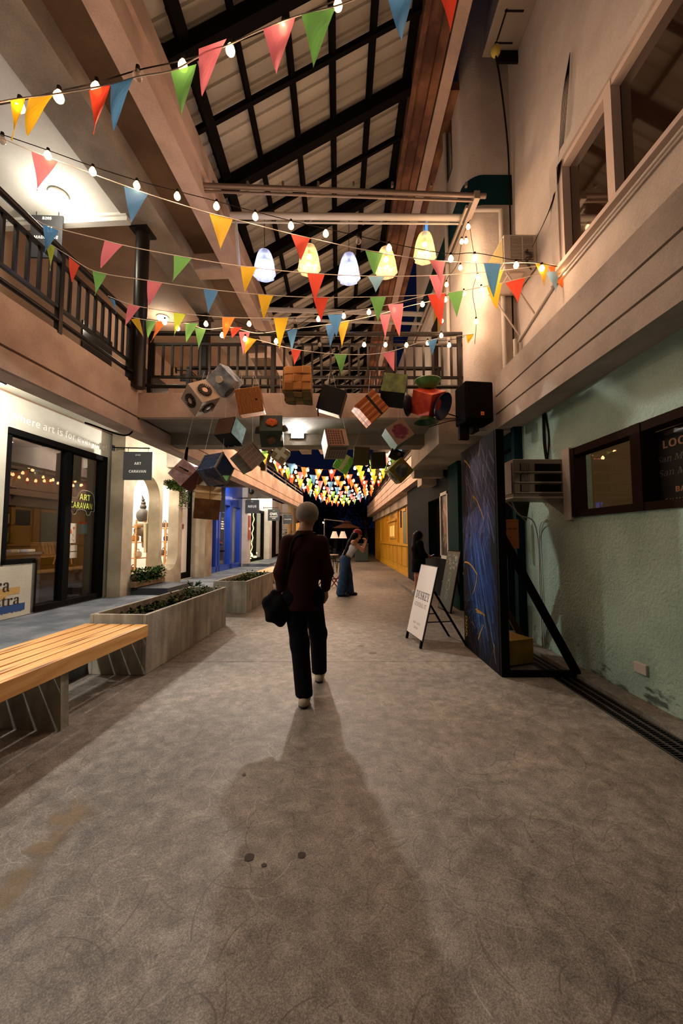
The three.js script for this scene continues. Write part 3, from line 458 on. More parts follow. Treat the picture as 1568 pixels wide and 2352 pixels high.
// ================= RIGHT FOREGROUND =================
{ // painted board on a black brace
  const p = V(1.66, 0, -4.14), o = thing('mural_board', 'tall freestanding board painted with dark blue and violet feathery strokes', 'board', p);
  const H = 2.58, Ln = 1.12;
  const tx = canvasTex(870, 2006, (g, w, h) => {
    g.scale(1.7, 1.7); g.fillStyle = "#14141d"; g.fillRect(0, 0, w, h);
    const blob = (x, y, r, c) => { const q = g.createRadialGradient(x, y, 0, x, y, r); q.addColorStop(0, c); q.addColorStop(1, 'rgba(0,0,0,0)'); g.fillStyle = q; g.fillRect(x - r, y - r, 2 * r, 2 * r); };
    blob(260, 160, 300, 'rgba(96,92,112,0.8)'); blob(330, 380, 260, 'rgba(70,66,120,0.75)'); blob(200, 300, 200, 'rgba(90,80,120,0.6)'); blob(280, 620, 280, 'rgba(24,56,130,0.9)'); blob(340, 780, 220, 'rgba(20,50,120,0.8)'); blob(180, 930, 160, 'rgba(20,60,130,0.6)'); blob(420, 470, 170, 'rgba(40,70,140,0.7)'); blob(300, 1030, 180, 'rgba(60,66,90,0.5)');
    const st = (n, x0, x1, y0, y1, cols, l0, l1, ang, sp, w0, w1) => { for (let i = 0; i < n; i++) { const x = rr(x0, x1), y = rr(y0, y1), a = ang + rr(-sp, sp), l = rr(l0, l1), k = rr(-30, 30); g.strokeStyle = pick(cols); g.globalAlpha = rr(0.12, 0.55); g.lineWidth = rr(w0, w1); g.lineCap = 'round'; g.beginPath(); g.moveTo(x, y); g.quadraticCurveTo(x + Math.cos(a) * l * 0.5 + k, y + Math.sin(a) * l * 0.5 + k, x + Math.cos(a) * l, y + Math.sin(a) * l); g.stroke(); } g.globalAlpha = 1; };
    st(260, 60, 470, 20, 420, ['#8e8aa0', '#6c6790', '#b3a9bd', '#3d3a63', '#8a6f7c'], 60, 230, 1.3, 0.6, 1, 7);
    st(220, 40, 440, 330, 560, ['#4b5f9e', '#5a5a96', '#26346e', '#7f7aa8'], 80, 220, 1.9, 0.5, 2, 12);
    st(260, 60, 420, 480, 860, ['#2c62b8', '#1d4796', '#5f8fd6', '#16306e', '#0d1a45'], 140, 360, 1.22, 0.16, 2, 12);
    st(130, 60, 330, 860, 1000, ['#2b6fc4', '#7aa0d8', '#1b3f8a'], 30, 120, 1.9, 1.2, 1, 5); st(90, 60, 470, 980, 1160, ['#6a7290', '#3a4468', '#a0a6b8'], 60, 200, 1.2, 0.8, 1, 3);
    const gold = (pts, wd) => { g.lineCap = 'round'; for (let q = 0; q < 9; q++) { g.strokeStyle = pick(['#c8901e', '#a8741a', '#d8a840', '#8a5c14']); g.globalAlpha = 0.75; g.lineWidth = rr(wd * 0.1, wd * 0.28); const j = () => rr(-wd * 0.34, wd * 0.34), e = (p, k) => [p[0] + j() * k, p[1] + j() * k]; g.beginPath(); g.moveTo(...e(pts[0], 1.3)); for (let i = 1; i + 1 < pts.length; i += 2) g.quadraticCurveTo(...e(pts[i], 1), ...e(pts[i + 1], 0.5)); g.stroke(); } g.globalAlpha = 1; };
    gold([[60, 60], [100, 75], [150, 120]], 16); gold([[190, 295], [250, 300], [350, 430]], 15); gold([[20, 680], [120, 660], [230, 730]], 18); gold([[230, 730], [220, 790], [150, 850]], 12); gold([[200, 930], [270, 925], [330, 935]], 26); gold([[230, 1080], [260, 1040], [310, 990]], 14); gold([[120, 1010], [160, 1010], [180, 1035]], 10); gold([[450, 1050], [440, 1100], [470, 1140]], 8); gold([[300, 80], [310, 40], [330, 5]], 10);
    g.strokeStyle = '#d8a83a'; g.lineWidth = 7; for (const [x, y] of [[14, 1000], [14, 1040], [14, 1080]]) { g.strokeRect(x, y, 26, 20); g.beginPath(); g.moveTo(x + 26, y + 20); g.lineTo(x, y + 38); g.stroke(); }
  });
  mesh('board_sheet', box(0.02, H, Ln, 0.012, H / 2, -Ln / 2), M.blackMatt, o);
  const f = new THREE.PlaneGeometry(Ln - 0.01, H - 0.01); put(f, -0.001, H / 2, -Ln / 2, 0, -Math.PI / 2, 0); mesh('painting', f, DARK(0xc8c8c8, { map: tx }), o);
  mesh('frame_edge', box(0.085, H, 0.045, 0.045, H / 2, 0.02), M.blackMatt, o); mesh('frame_edge', box(0.06, H, 0.04, 0.03, H / 2, -Ln), M.blackMatt, o); mesh('frame_edge', box(0.06, 0.05, Ln, 0.03, H - 0.025, -Ln / 2), M.blackMatt, o);
  for (const z of [0.02, -Ln]) { mesh('foot_bar', box(0.78, 0.06, 0.05, 0.42, 0.03, z), M.blackMatt, o); mesh('brace', bar(V(0.05, 1.44, z), V(0.78, 0.04, z), 0.05, 0.075), z > 0 ? M.blackMatt : STD(0x4a3018, { roughness: 0.8 }), o); }
}
{ // yellow box behind the brace
  const p = onY(1214, 1524, 0), o = thing('wooden_box', 'scuffed yellow wooden box behind the board brace', 'box', V(1.98, 0, -4.6), 0.35);
  mesh('body', rbox(0.36, 0.27, 0.5, 0.006, 0, 0.15, -0.1), STD(0xffffff, { map: rep(mottle(256, 0x9a7418, 0xc49a34, 4, 211, 0.1), 1.3), roughness: 0.7 }), o); mesh('foot', box(0.34, 0.015, 0.46, 0, 0.0075, -0.1), M.blackMatt, o);
}
{ // leaning plant leaves behind the board
  const o = thing('potted_plant', 'dark plant with long pale-edged leaves behind the board', 'plant', V(1.98, 0, -5.75)); mesh('pot', lathe([[0, 0], [0.12, 0], [0.16, 0.25], [0.14, 0.25], [0.13, 0.2], [0, 0.2]], 20), M.blackMatt, o);
  for (let i = 0; i < 7; i++) { const a = i * 0.9, pts = [V(0, 0.22, 0), V(Math.cos(a) * 0.06, 0.5, Math.sin(a) * 0.06), V(Math.cos(a) * 0.16, rr(0.75, 1.0), Math.sin(a) * 0.16)]; const g = tube(pts, 0.02, 5, 10); mesh('leaf', g, i % 2 ? M.plantDark : STD(0xa3a066, { roughness: 0.7 }), o); }
}
{ // two-sided street sign
  const a = onY(983, 1453, 0), b = onY(1001, 1473, 0), o = thing('street_sign', 'white sandwich board lettered in black before the painted board', 'sign', V(1.22, 0, -5.45), -Math.PI / 2 + 0.16);
  const tx = canvasTex(320, 512, (g, w, h) => { g.fillStyle = '#d3c9c4'; g.fillRect(0, 0, w, h); g.fillStyle = '#1c1a1c'; g.textAlign = 'center'; g.font = 'bold 78px serif'; g.fillText('DUSKEY', w / 2, 250, 270); g.font = '40px serif'; g.fillText('GENERAL ST.', w / 2, 306, 250); g.font = '20px serif'; g.fillText('SHOP · COFFEE', w / 2, 430, 190); g.fillText('LIQUORS', w / 2, 462, 110); });
  const W = 0.6, H = 0.98, lean = 0.24;   // facing +z locally
  const grp = new THREE.Group(); grp.name = 'front_panel'; grp.rotation.x = -lean; grp.position.set(0, 0.09, 0.2); o.add(grp);
  mesh('board_sheet', rbox(W, H, 0.022, 0.004, 0, H / 2, 0), STD(0x3a3532, { roughness: 0.6 }), grp); sticker('lettering', W - 0.02, H - 0.02, tx, grp, 0, H / 2, 0.0118);
  for (const k of [-1, 1]) { mesh('leg', bar(V(k * 0.27, 0, 0.2 + 0.02), V(k * 0.27, 0.1, 0.2), 0.03, 0.03), M.blackMatt, o); mesh('leg', bar(V(k * 0.27, 0, -0.42), V(k * 0.27, 0.72, 0.02), 0.025, 0.025), M.blackMatt, o); mesh('spreader', bar(V(k * 0.27, 0.33, 0.12), V(k * 0.27, 0.33, -0.21), 0.012, 0.012), M.blackMatt, o); }
}
{ // chalkboard leaning on the pilaster
  const o = thing('chalkboard', 'dark green chalkboard leaning on the teal pilaster', 'chalkboard', V(1.93, 0.09, -7.3), -Math.PI / 2 + 0.1);
  const tx = canvasTex(256, 512, (g, w, h) => { g.fillStyle = '#39463f'; g.fillRect(0, 0, w, h); g.strokeStyle = 'rgba(215,220,210,0.75)'; g.lineWidth = 3; for (let i = 0; i < 60; i++) { const x = rr(20, 236), y = rr(20, 150); g.beginPath(); g.arc(x, y, rr(3, 12), rnd() * 6, rnd() * 6 + 2); g.stroke(); } for (const [x, y, r] of [[128, 220, 34], [128, 300, 44], [128, 390, 30]]) { g.beginPath(); g.ellipse(x, y, r * 0.7, r, 0, 0, 6.3); g.stroke(); } });
  const grp = new THREE.Group(); grp.name = 'front_panel'; grp.rotation.x = -0.2; o.add(grp); mesh('board_sheet', rbox(0.62, 1.12, 0.03, 0.005, 0, 0.56, 0), M.brownFrame, grp); sticker('drawing', 0.58, 1.08, tx, grp, 0, 0.56, 0.0158); mesh('prop', bar(V(0, 0, -0.35), V(0, 0.9, -0.2), 0.03, 0.03), M.brownFrame, o);
}
{ // framed poster, socket, shelf lamp on the dark wall
  const o = thing('framed_poster', 'white framed dark poster on the blackish wall', 'poster', V(2.28, 0.98, -7.98), -Math.PI / 2);
  const tx = canvasTex(128, 256, (g, w, h) => { g.fillStyle = '#2a1714'; g.fillRect(0, 0, w, h); for (let i = 0; i < 70; i++) { g.fillStyle = pick(['#a08a80', '#5a2a22', '#7c3a30', '#d0c4ba', '#1a1210']); g.globalAlpha = 0.6; g.beginPath(); g.moveTo(rnd() * w, rr(30, 230)); g.lineTo(rnd() * w, rr(30, 230)); g.lineTo(rnd() * w, rr(30, 230)); g.fill(); } });
  const W = 0.62, H = 1.42; for (const [x, y, w, h] of [[0, 0, W, 0.07], [0, H - 0.07, W, 0.07]]) mesh('frame_rail', rbox(w, h, 0.05, 0.006, x - 0, y + 0.035, 0.03), M.white, o); for (const k of [-1, 1]) mesh('frame_rail', rbox(0.07, H, 0.05, 0.006, k * (W / 2 - 0.035), H / 2, 0.03), M.white, o);
  sticker('print', W - 0.12, H - 0.12, tx, o, 0, H / 2, 0.02); o.position.set(2.265, 0.98, -8.3);
  const s = mesh('socket_plate', rbox(0.012, 0.12, 0.08, 0.004, 0, 0, 0), M.plasticGrey); s.position.set(2.293, 0.42, -8.75); tag(s, 'small pale socket plate low on the blackish wall', 'socket');
  const t = thing('flower_pot', 'small lime green pot on the dark window sill', 'pot', V(2.34, 0.96, -8.72)); mesh('pot', lathe([[0, 0], [0.06, 0], [0.075, 0.14], [0.065, 0.14], [0.06, 0.1], [0, 0.1]], 14), STD(0x8f9a3a), t);
}
{ // loudspeaker on the bridge corner
  const o = thing('loudspeaker', 'black loudspeaker hung at the right end of the footbridge', 'loudspeaker', V(1.94, 3.02, -5.6), 0.12);
  mesh('cabinet', rbox(0.42, 0.58, 0.36, 0.03, 0, 0.32, 0.05), M.blackMatt, o); mesh('grille', rbox(0.38, 0.52, 0.02, 0.01, 0, 0.33, 0.235), DARK(0x100e0e), o);
  const tx = canvasTex(64, 64, g => { g.fillStyle = '#e8871a'; g.fillRect(0, 0, 64, 64); g.fillStyle = '#2a1604'; g.fillRect(14, 16, 10, 14); g.fillRect(28, 20, 22, 8); g.fillRect(22, 38, 20, 10); }); sticker('badge', 0.05, 0.05, tx, o, 0.03, 0.14, 0.2465);
  mesh('bracket', [box(0.14, 0.2, 0.06, -0.14, -0.08, 0.0), box(0.06, 0.1, 0.2, 0.02, -0.02, 0)], M.black, o); mesh('cable', [tube([V(-0.2, 0.15, 0.0), V(-0.35, 0.19, 0), V(-0.5, 0.25, -0.05)], 0.008), tube([V(-0.2, 0.12, 0.0), V(-0.38, 0.08, 0), V(-0.62, 0.02, -0.1)], 0.006)], M.cord, o);
}
// ---- window air conditioners
function airCon(o, W, H, D, body, opt = {}) {   // local: +z towards the viewer, -x away from the wall, origin at the wall
  mesh('case', rbox(D, H, W, 0.012, -D / 2, H / 2, -W / 2), body, o);
  return o;
}
{ // lower one with open vents
  const o = airCon(thing('air_conditioner', 'old box air conditioner with open vents on the green wall', 'air conditioner', V(GX, 1.9, -4.5)), 0.5, 0.44, 0.6, STD(0x8f8276, { roughness: 0.7 }));
  for (let k = 0; k < 3; k++) { const y = 0.1 + k * 0.12; mesh('vent_recess', box(0.3, 0.085, 0.01, -0.2, y, 0.002), M.acDark, o); mesh('vent_recess', box(0.1, 0.085, 0.01, -0.47, y, 0.002), M.acDark, o); for (let q = 0; q < 7; q++) mesh('vent_slat', box(0.005, 0.08, 0.012, -0.43 - q * 0.013, y, 0.006), M.plasticGrey, o); mesh('vent_ledge', box(0.58, 0.012, 0.02, -0.3, y - 0.055, 0.008), M.plasticGrey, o); }
  mesh('coil', box(0.01, 0.36, 0.42, -0.602, 0.22, -0.25), STD(0x4a4640, { roughness: 0.6, metalness: 0.4 }), o);
  mesh('bracket', prism([[0, 0], [-0.26, 0], [0, -0.2]], 0.03).translate(0, -0.005, -0.06), M.plasticGrey, o); mesh('bracket', prism([[0, 0], [-0.3, 0], [-0.05, -0.26]], 0.06).translate(-0.2, 0, -0.5), STD(0x4c4a3c), o); mesh('tray', box(0.62, 0.02, 0.54, -0.31, -0.01, -0.25), M.plasticGrey, o);
  mesh('hose', [tube([V(-0.5, -0.02, -0.3), V(-0.4, -0.18, -0.35), V(-0.15, -0.25, -0.5), V(-0.03, -0.45, -0.62), V(-0.02, -1.2, -0.62), V(-0.02, -1.86, -0.6)], 0.008, 6, 40), tube([V(-0.02, -0.25, -0.4), V(-0.02, -0.3, -0.55), V(-0.02, -1.0, -0.58), V(-0.02, -1.85, -0.55)], 0.006, 6, 30)], M.pvc, o);
  mesh('cable', [tube([V(-0.02, 0.44, -0.35), V(-0.03, 0.7, -0.38), V(-0.02, 1.1, -0.4)], 0.012), tube([V(-0.02, 0.44, -0.3), V(-0.05, 0.62, -0.3), V(-0.02, 1.1, -0.38)], 0.01), tube([V(-0.02, 0.44, -0.33), V(-0.01, 0.8, -0.3), V(-0.02, 1.1, -0.36)], 0.01)], M.cord, o);
}
{ // upper middle one, slatted
  const o = airCon(thing('air_conditioner', 'white box air conditioner with slatted side beside the upper window', 'air conditioner', V(2.65, 5.1, -5.0)), 0.6, 0.4, 0.44, M.plasticGrey);
  mesh('vent_recess', box(0.3, 0.33, 0.006, -0.2, 0.2, 0.002), STD(0x4a2f2a, { roughness: 0.9 }), o); for (let q = 0; q < 16; q++) mesh('vent_slat', box(0.3, 0.008, 0.012, -0.2, 0.05 + q * 0.02, 0.006), M.plasticGrey, o); mesh('vent_bar', box(0.012, 0.33, 0.014, -0.2, 0.2, 0.008), M.plasticGrey, o);
  mesh('coil', box(0.008, 0.34, 0.54, -0.443, 0.2, -0.3), STD(0x8a7c3a, { roughness: 0.7 }), o); mesh('shelf', rbox(0.42, 0.06, 0.62, 0.02, -0.23, -0.05, -0.3), M.plasticGrey, o); mesh('shelf_ridge', [box(0.2, 0.02, 0.45, -0.25, -0.09, -0.3)], M.whiteFrame, o);
  mesh('brace', rod(V(-0.4, -0.1, -0.05), V(-0.02, -0.7, -0.05), 0.012), M.plasticGrey, o); mesh('brace', rod(V(-0.4, -0.1, -0.55), V(-0.02, -0.7, -0.55), 0.012), M.plasticGrey, o);
  mesh('cable_bundle', [tube([V(-0.14, 0.16, 0.03), V(-0.18, 0.1, 0.05), V(-0.1, 0.05, 0.05), V(-0.16, -0.02, 0.04), V(-0.1, -0.12, 0.03)], 0.012), tube([V(-0.16, 0.14, 0.03), V(-0.1, 0.06, 0.06), V(-0.18, 0.02, 0.05), V(-0.12, -0.08, 0.04)], 0.01)], STD(0x3f332d), o);
}
{ // top one
  const o = airCon(thing('air_conditioner', 'dusty air conditioner seen from below at the top of the tower', 'air conditioner', V(2.65, 8.68, -4.75)), 0.7, 0.45, 0.46, STD(0x6f6a72, { roughness: 0.7 }));
  mesh('tray', rbox(0.5, 0.03, 0.66, 0.01, -0.25, -0.015, -0.35), STD(0x8f8478, { roughness: 0.8 }), o); mesh('tray_groove', [box(0.26, 0.012, 0.02, -0.25, -0.033, -0.15), box(0.02, 0.012, 0.34, -0.36, -0.033, -0.3), box(0.26, 0.012, 0.02, -0.25, -0.033, -0.5)], M.acDark, o);
  mesh('vent_recess', [box(0.08, 0.2, 0.01, -0.16, 0.28, 0.003), box(0.08, 0.2, 0.01, -0.05, 0.28, 0.003)], M.acDark, o); mesh('bracket', box(0.3, 0.2, 0.03, -0.15, -0.12, -0.6), M.acDark, o);
  const b = thing('lamp_globe', 'small yellow globe hanging under the top air conditioner', 'lamp', at(1138, 117, 5.0)); mesh('shade', ball(0.065, 0, 0, 0, 1, 1.25, 1), STD(0xc2b04a, { roughness: 0.5 }), b); mesh('cap', cyl(0.02, 0.02, 0.05, 8, 0.01, 0.1, 0), M.blackMatt, b); mesh('cable', tube([V(0, -0.08, 0), V(0.1, -0.35, -0.1), V(0.36, -0.9, -0.5), V(0.4, -1.5, -0.58), V(0.4, -4.0, -0.6)], 0.012), M.cord, b);
}
// ---- windows of the right row
{
  const w = struct('window', [rbx(2.72, 2.73, upW.y0, upW.y1, upW.d0, upW.d1)], PHY(0x2a1c12, { roughness: 0.06, clearcoat: 1, clearcoatRoughness: 0.03 }), 0, 'long upper window with dark brown panes in a pale frame'); w.name = 'window_5';
  const f = (a, b, c, d) => mesh('window_frame', rbx(b - a > 0.5 ? 2.622 : 2.63, b - a > 0.5 ? 2.715 : 2.72, a, b, c, d), M.whiteFrame, w);
  f(upW.y0, upW.y0 + 0.06, upW.d0, upW.d1); f(upW.y1 - 0.06, upW.y1, upW.d0, upW.d1); f(upW.y0, upW.y1, upW.d1 - 0.07, upW.d1); f(upW.y0, upW.y1, 3.5, 3.6); f(upW.y0, upW.y1, 2.45, 2.55); f(upW.y0, upW.y1, 1.4, 1.5);
  mesh('window_sill', rbx(2.56, 2.72, upW.y0 - 0.05, upW.y0, upW.d0 - 0.1, upW.d1 + 0.06), M.whiteFrame, w); mesh('window_surround', [rbx(2.6, 2.66, upW.y1, upW.y1 + 0.13, upW.d0, upW.d1 + 0.16), rbx(2.6, 2.66, upW.y0, upW.y1, upW.d1, upW.d1 + 0.16)], M.plaster, w);
  const c = struct('trim', [rod(V(2.63, 4.3, -5.55), V(2.63, 4.52, -4.55), 0.02), rod(V(2.6, 4.5, -4.6), V(2.6, 4.54, -1), 0.015), rod(V(2.55, 3.86, -5.5), V(2.55, 4.3, -5.5), 0.03), rod(V(2.45, 3.8, -5.63), V(2.45, 6.4, -5.63), 0.035), rod(V(2.05, 6.4, -5.63), V(2.45, 6.4, -5.63), 0.03)], M.pvc, 0, 'conduits on the tower and upper wall');
  const k = thing('cable_bundle', 'bundle of thin cables hanging from a hole in the upper wall', 'cable', V(2.63, 6.95, -4.1)); for (let i = 0; i < 7; i++) mesh('cable', tube([V(0, 0, 0), V(-0.02 - i * 0.004, -0.4, -0.03 - 0.01 * i), V(-0.03, -1.4, -0.35 - 0.008 * i), V(-0.12, -1.75, -0.75)], 0.003), M.cord, k);
}
{
  const w = struct('window', [rbx(2.7, 2.704, win.y0, win.y1, win.d0, win.d1)], M.glass, 0, 'bar window with dark brown frame in the green wall'); w.name = 'window_6';
  const f = (a, b, c, d) => mesh('window_frame', rbx(b - a > 0.5 ? 2.594 : 2.602, b - a > 0.5 ? 2.733 : 2.74, a, b, c, d), M.brownFrame, w);
  f(win.y0, win.y0 + 0.07, win.d0, win.d1); f(win.y1 - 0.08, win.y1, win.d0, win.d1); f(win.y0, win.y1, win.d1 - 0.08, win.d1); f(win.y0, win.y1, 3.32, 3.44); f(win.y0, win.y1, 2.2, 2.32); mesh('window_reveal', rbx(2.585, 2.62, win.y0 - 0.03, win.y1 + 0.02, win.d1 - 0.01, win.d1 + 0.13), M.plaster, w);
  // the bar behind it
  struct('wall_right', [rbx(5.2, 5.4, 0, 3.0, -1, 6), rbx(2.84, 5.4, 0, 3.0, 5.4, 5.5), rbx(2.84, 5.4, 0, 3, -1.1, -1)], STD(0x8c7a5a, { roughness: 0.8 }), 0, 'tan walls of the bar behind the window');
  struct('ceiling', [rbx(2.84, 5.4, 3.0, 3.1, -1, 5.5)], STD(0xa8977a, { roughness: 0.9 }), 0, 'ceiling of the bar'); struct('floor', [rbx(2.84, 5.4, -0.05, 0.02, -1, 5.5)], M.brownFrame, 0, 'floor of the bar');
  const ct = thing('bar_shelf', 'dark wall shelf inside the bar', 'shelf', V(4.9, 0, -4.4)); mesh('shelf_board', box(0.5, 0.1, 2.6, 0, 2.28, 0.2), M.brownFrame, ct); mesh('cabinet', box(0.5, 1.7, 1.6, 0, 0.9, -0.2), STD(0x1b1512), ct); mesh('cabinet_trim', box(0.52, 0.03, 1.62, 0, 1.76, -0.2), STD(0xb9a67c), ct);
  const tx = canvasTex(512, 384, (g, w2, h) => { g.fillStyle = '#141210'; g.fillRect(0, 0, w2, h); g.fillStyle = '#b9896a'; g.font = 'bold 56px sans-serif'; g.fillText('LOCAL BEER', 50, 90, 400); g.fillStyle = '#77706a'; g.font = 'italic 44px serif'; g.fillText('San Miguel Pale Pilsen', 20, 160, 440); g.fillText('San Miguel  Light', 24, 230, 380); g.fillStyle = '#c08a62'; g.font = 'bold 38px sans-serif'; g.fillText('BAR  CHOW', 100, 318, 250); g.fillStyle = '#a8a070'; g.font = '28px sans-serif'; g.fillText('CALAMARES', 50, 366, 170); });
  const b = thing('menu_board', 'black menu board reading LOCAL BEER and BAR CHOW inside the bar window', 'menu board', V(2.76, 1.68, -2.86), -Math.PI / 2); mesh('board_sheet', box(1.1, 0.66, 0.02, 0, 0.33, -0.012), M.blackMatt, b); sticker('lettering', 1.08, 0.64, tx, b, 0, 0.33, 0.0);
  const l = thing('bar_lamp', 'warm lamp inside the bar', 'lamp', V(4.0, 2.9, -3.2)); mesh('lamp_shade', cyl(0.05, 0.14, 0.12, 16, 0, 0.03, 0), M.brownFrame, l); mesh('bulb', ball(0.04, 0, -0.04, 0), GLOW(0xffc98a, 4), l); lamp(l, 0, -0.12, 0, 0xffdcb4, 1.3, 2);
}
{ const s = mesh('socket_plate', rbox(0.03, 0.09, 0.14, 0.006, 0, 0, 0), M.plasticGrey); s.position.copy(onX(1472, 1535, GX - 0.012)); tag(s, 'pale switch plate low on the green wall', 'socket'); }
{ // hanging timber sign on the teal wall
  const o = thing('wooden_sign', 'orange timber sign with dark lettering below the lower air conditioner', 'sign', V(2.36, 1.28, -5.4), -0.35);
  const tx = canvasTex(128, 256, (g, w, h) => { g.fillStyle = '#a8602e'; g.fillRect(0, 0, w, h); for (let i = 0; i < 60; i++) { g.fillStyle = `rgba(70,30,10,${rr(0.03, 0.12)})`; g.fillRect(0, rnd() * h, w, rr(1, 4)); } g.fillStyle = '#3a1c0a'; g.textAlign = 'center'; g.font = 'bold 24px sans-serif'; g.fillText('DAUBELAN', 64, 92, 104); g.font = '14px serif'; g.fillText('MARKET', 64, 190, 60); g.fillRect(60, 160, 8, 8); });
  mesh('board_sheet', rbox(0.21, 0.4, 0.05, 0.004, 0, 0.2, -0.026), STD(0x3b2415, { roughness: 0.8 }), o); sticker('lettering', 0.208, 0.398, tx, o, 0, 0.2, 0.0006); mesh('hanger', [rod(V(-0.05, 0.4, -0.02), V(-0.05, 0.62, -0.02), 0.005), rod(V(0.03, 0.4, -0.02), V(0.03, 0.62, -0.02), 0.005)], M.cord, o);
  const d = struct('door', [rbx(2.5, 2.54, 0.1, 2.3, 6.35, 6.95)], STD(0xb9bdbc, { roughness: 0.6 }), 0, 'pale door beyond the teal post'); d.name = 'door_1'; mesh('door_panel', rbx(2.485, 2.51, 1.3, 2.2, 6.45, 6.85), M.white, d); mesh('door_panel', rbx(2.485, 2.51, 0.2, 1.2, 6.45, 6.85), M.white, d);
}

// ================= LEFT SHOPS =================
const LB = (name, n0, n1, y0, y1, s0, s1, mat, parent) => mesh(name, lbox(n0, n1, y0, y1, s0, s1), mat, parent);
function room(label, nb, s0, s1, wallM, floorM, top = 3.44) {      // back, side walls, floor and ceiling of a shop
  const r = struct('wall_left', [lbox(nb - 0.1, nb, 0.1, top, s0, s1), lbox(nb, -5.82, 0.1, top, s0 - 0.08, s0), lbox(nb, -5.82, 0.1, top, s1, s1 + 0.08)], wallM, LT, label); 
  struct('floor', [lbox(nb, -5.6, 0.1, 0.16, s0, s1)], floorM, LT, label + ', floor'); struct('ceiling', [lbox(nb, -5.82, top, top + 0.06, s0, s1)], wallM, LT, label + ', ceiling'); return r;
}
function shopLamp(n, y, s, cd, col, label) { const o = thing('shop_lamp', label, 'lamp', L(n, y, s)); mesh('rim', cyl(0.07, 0.07, 0.03, 16, 0, 0.03, 0), M.white, o); mesh('bulb', ball(0.05, 0, 0.005, 0, 1, 0.5, 1), GLOW(col, 8), o); lamp(o, 0, -0.06, 0, col, cd, 2); }
function lthing(name, label, cat, n, y, s, group, turn = 0) { return thing(name, label, cat, L(n, y, s), LT + turn, group); }
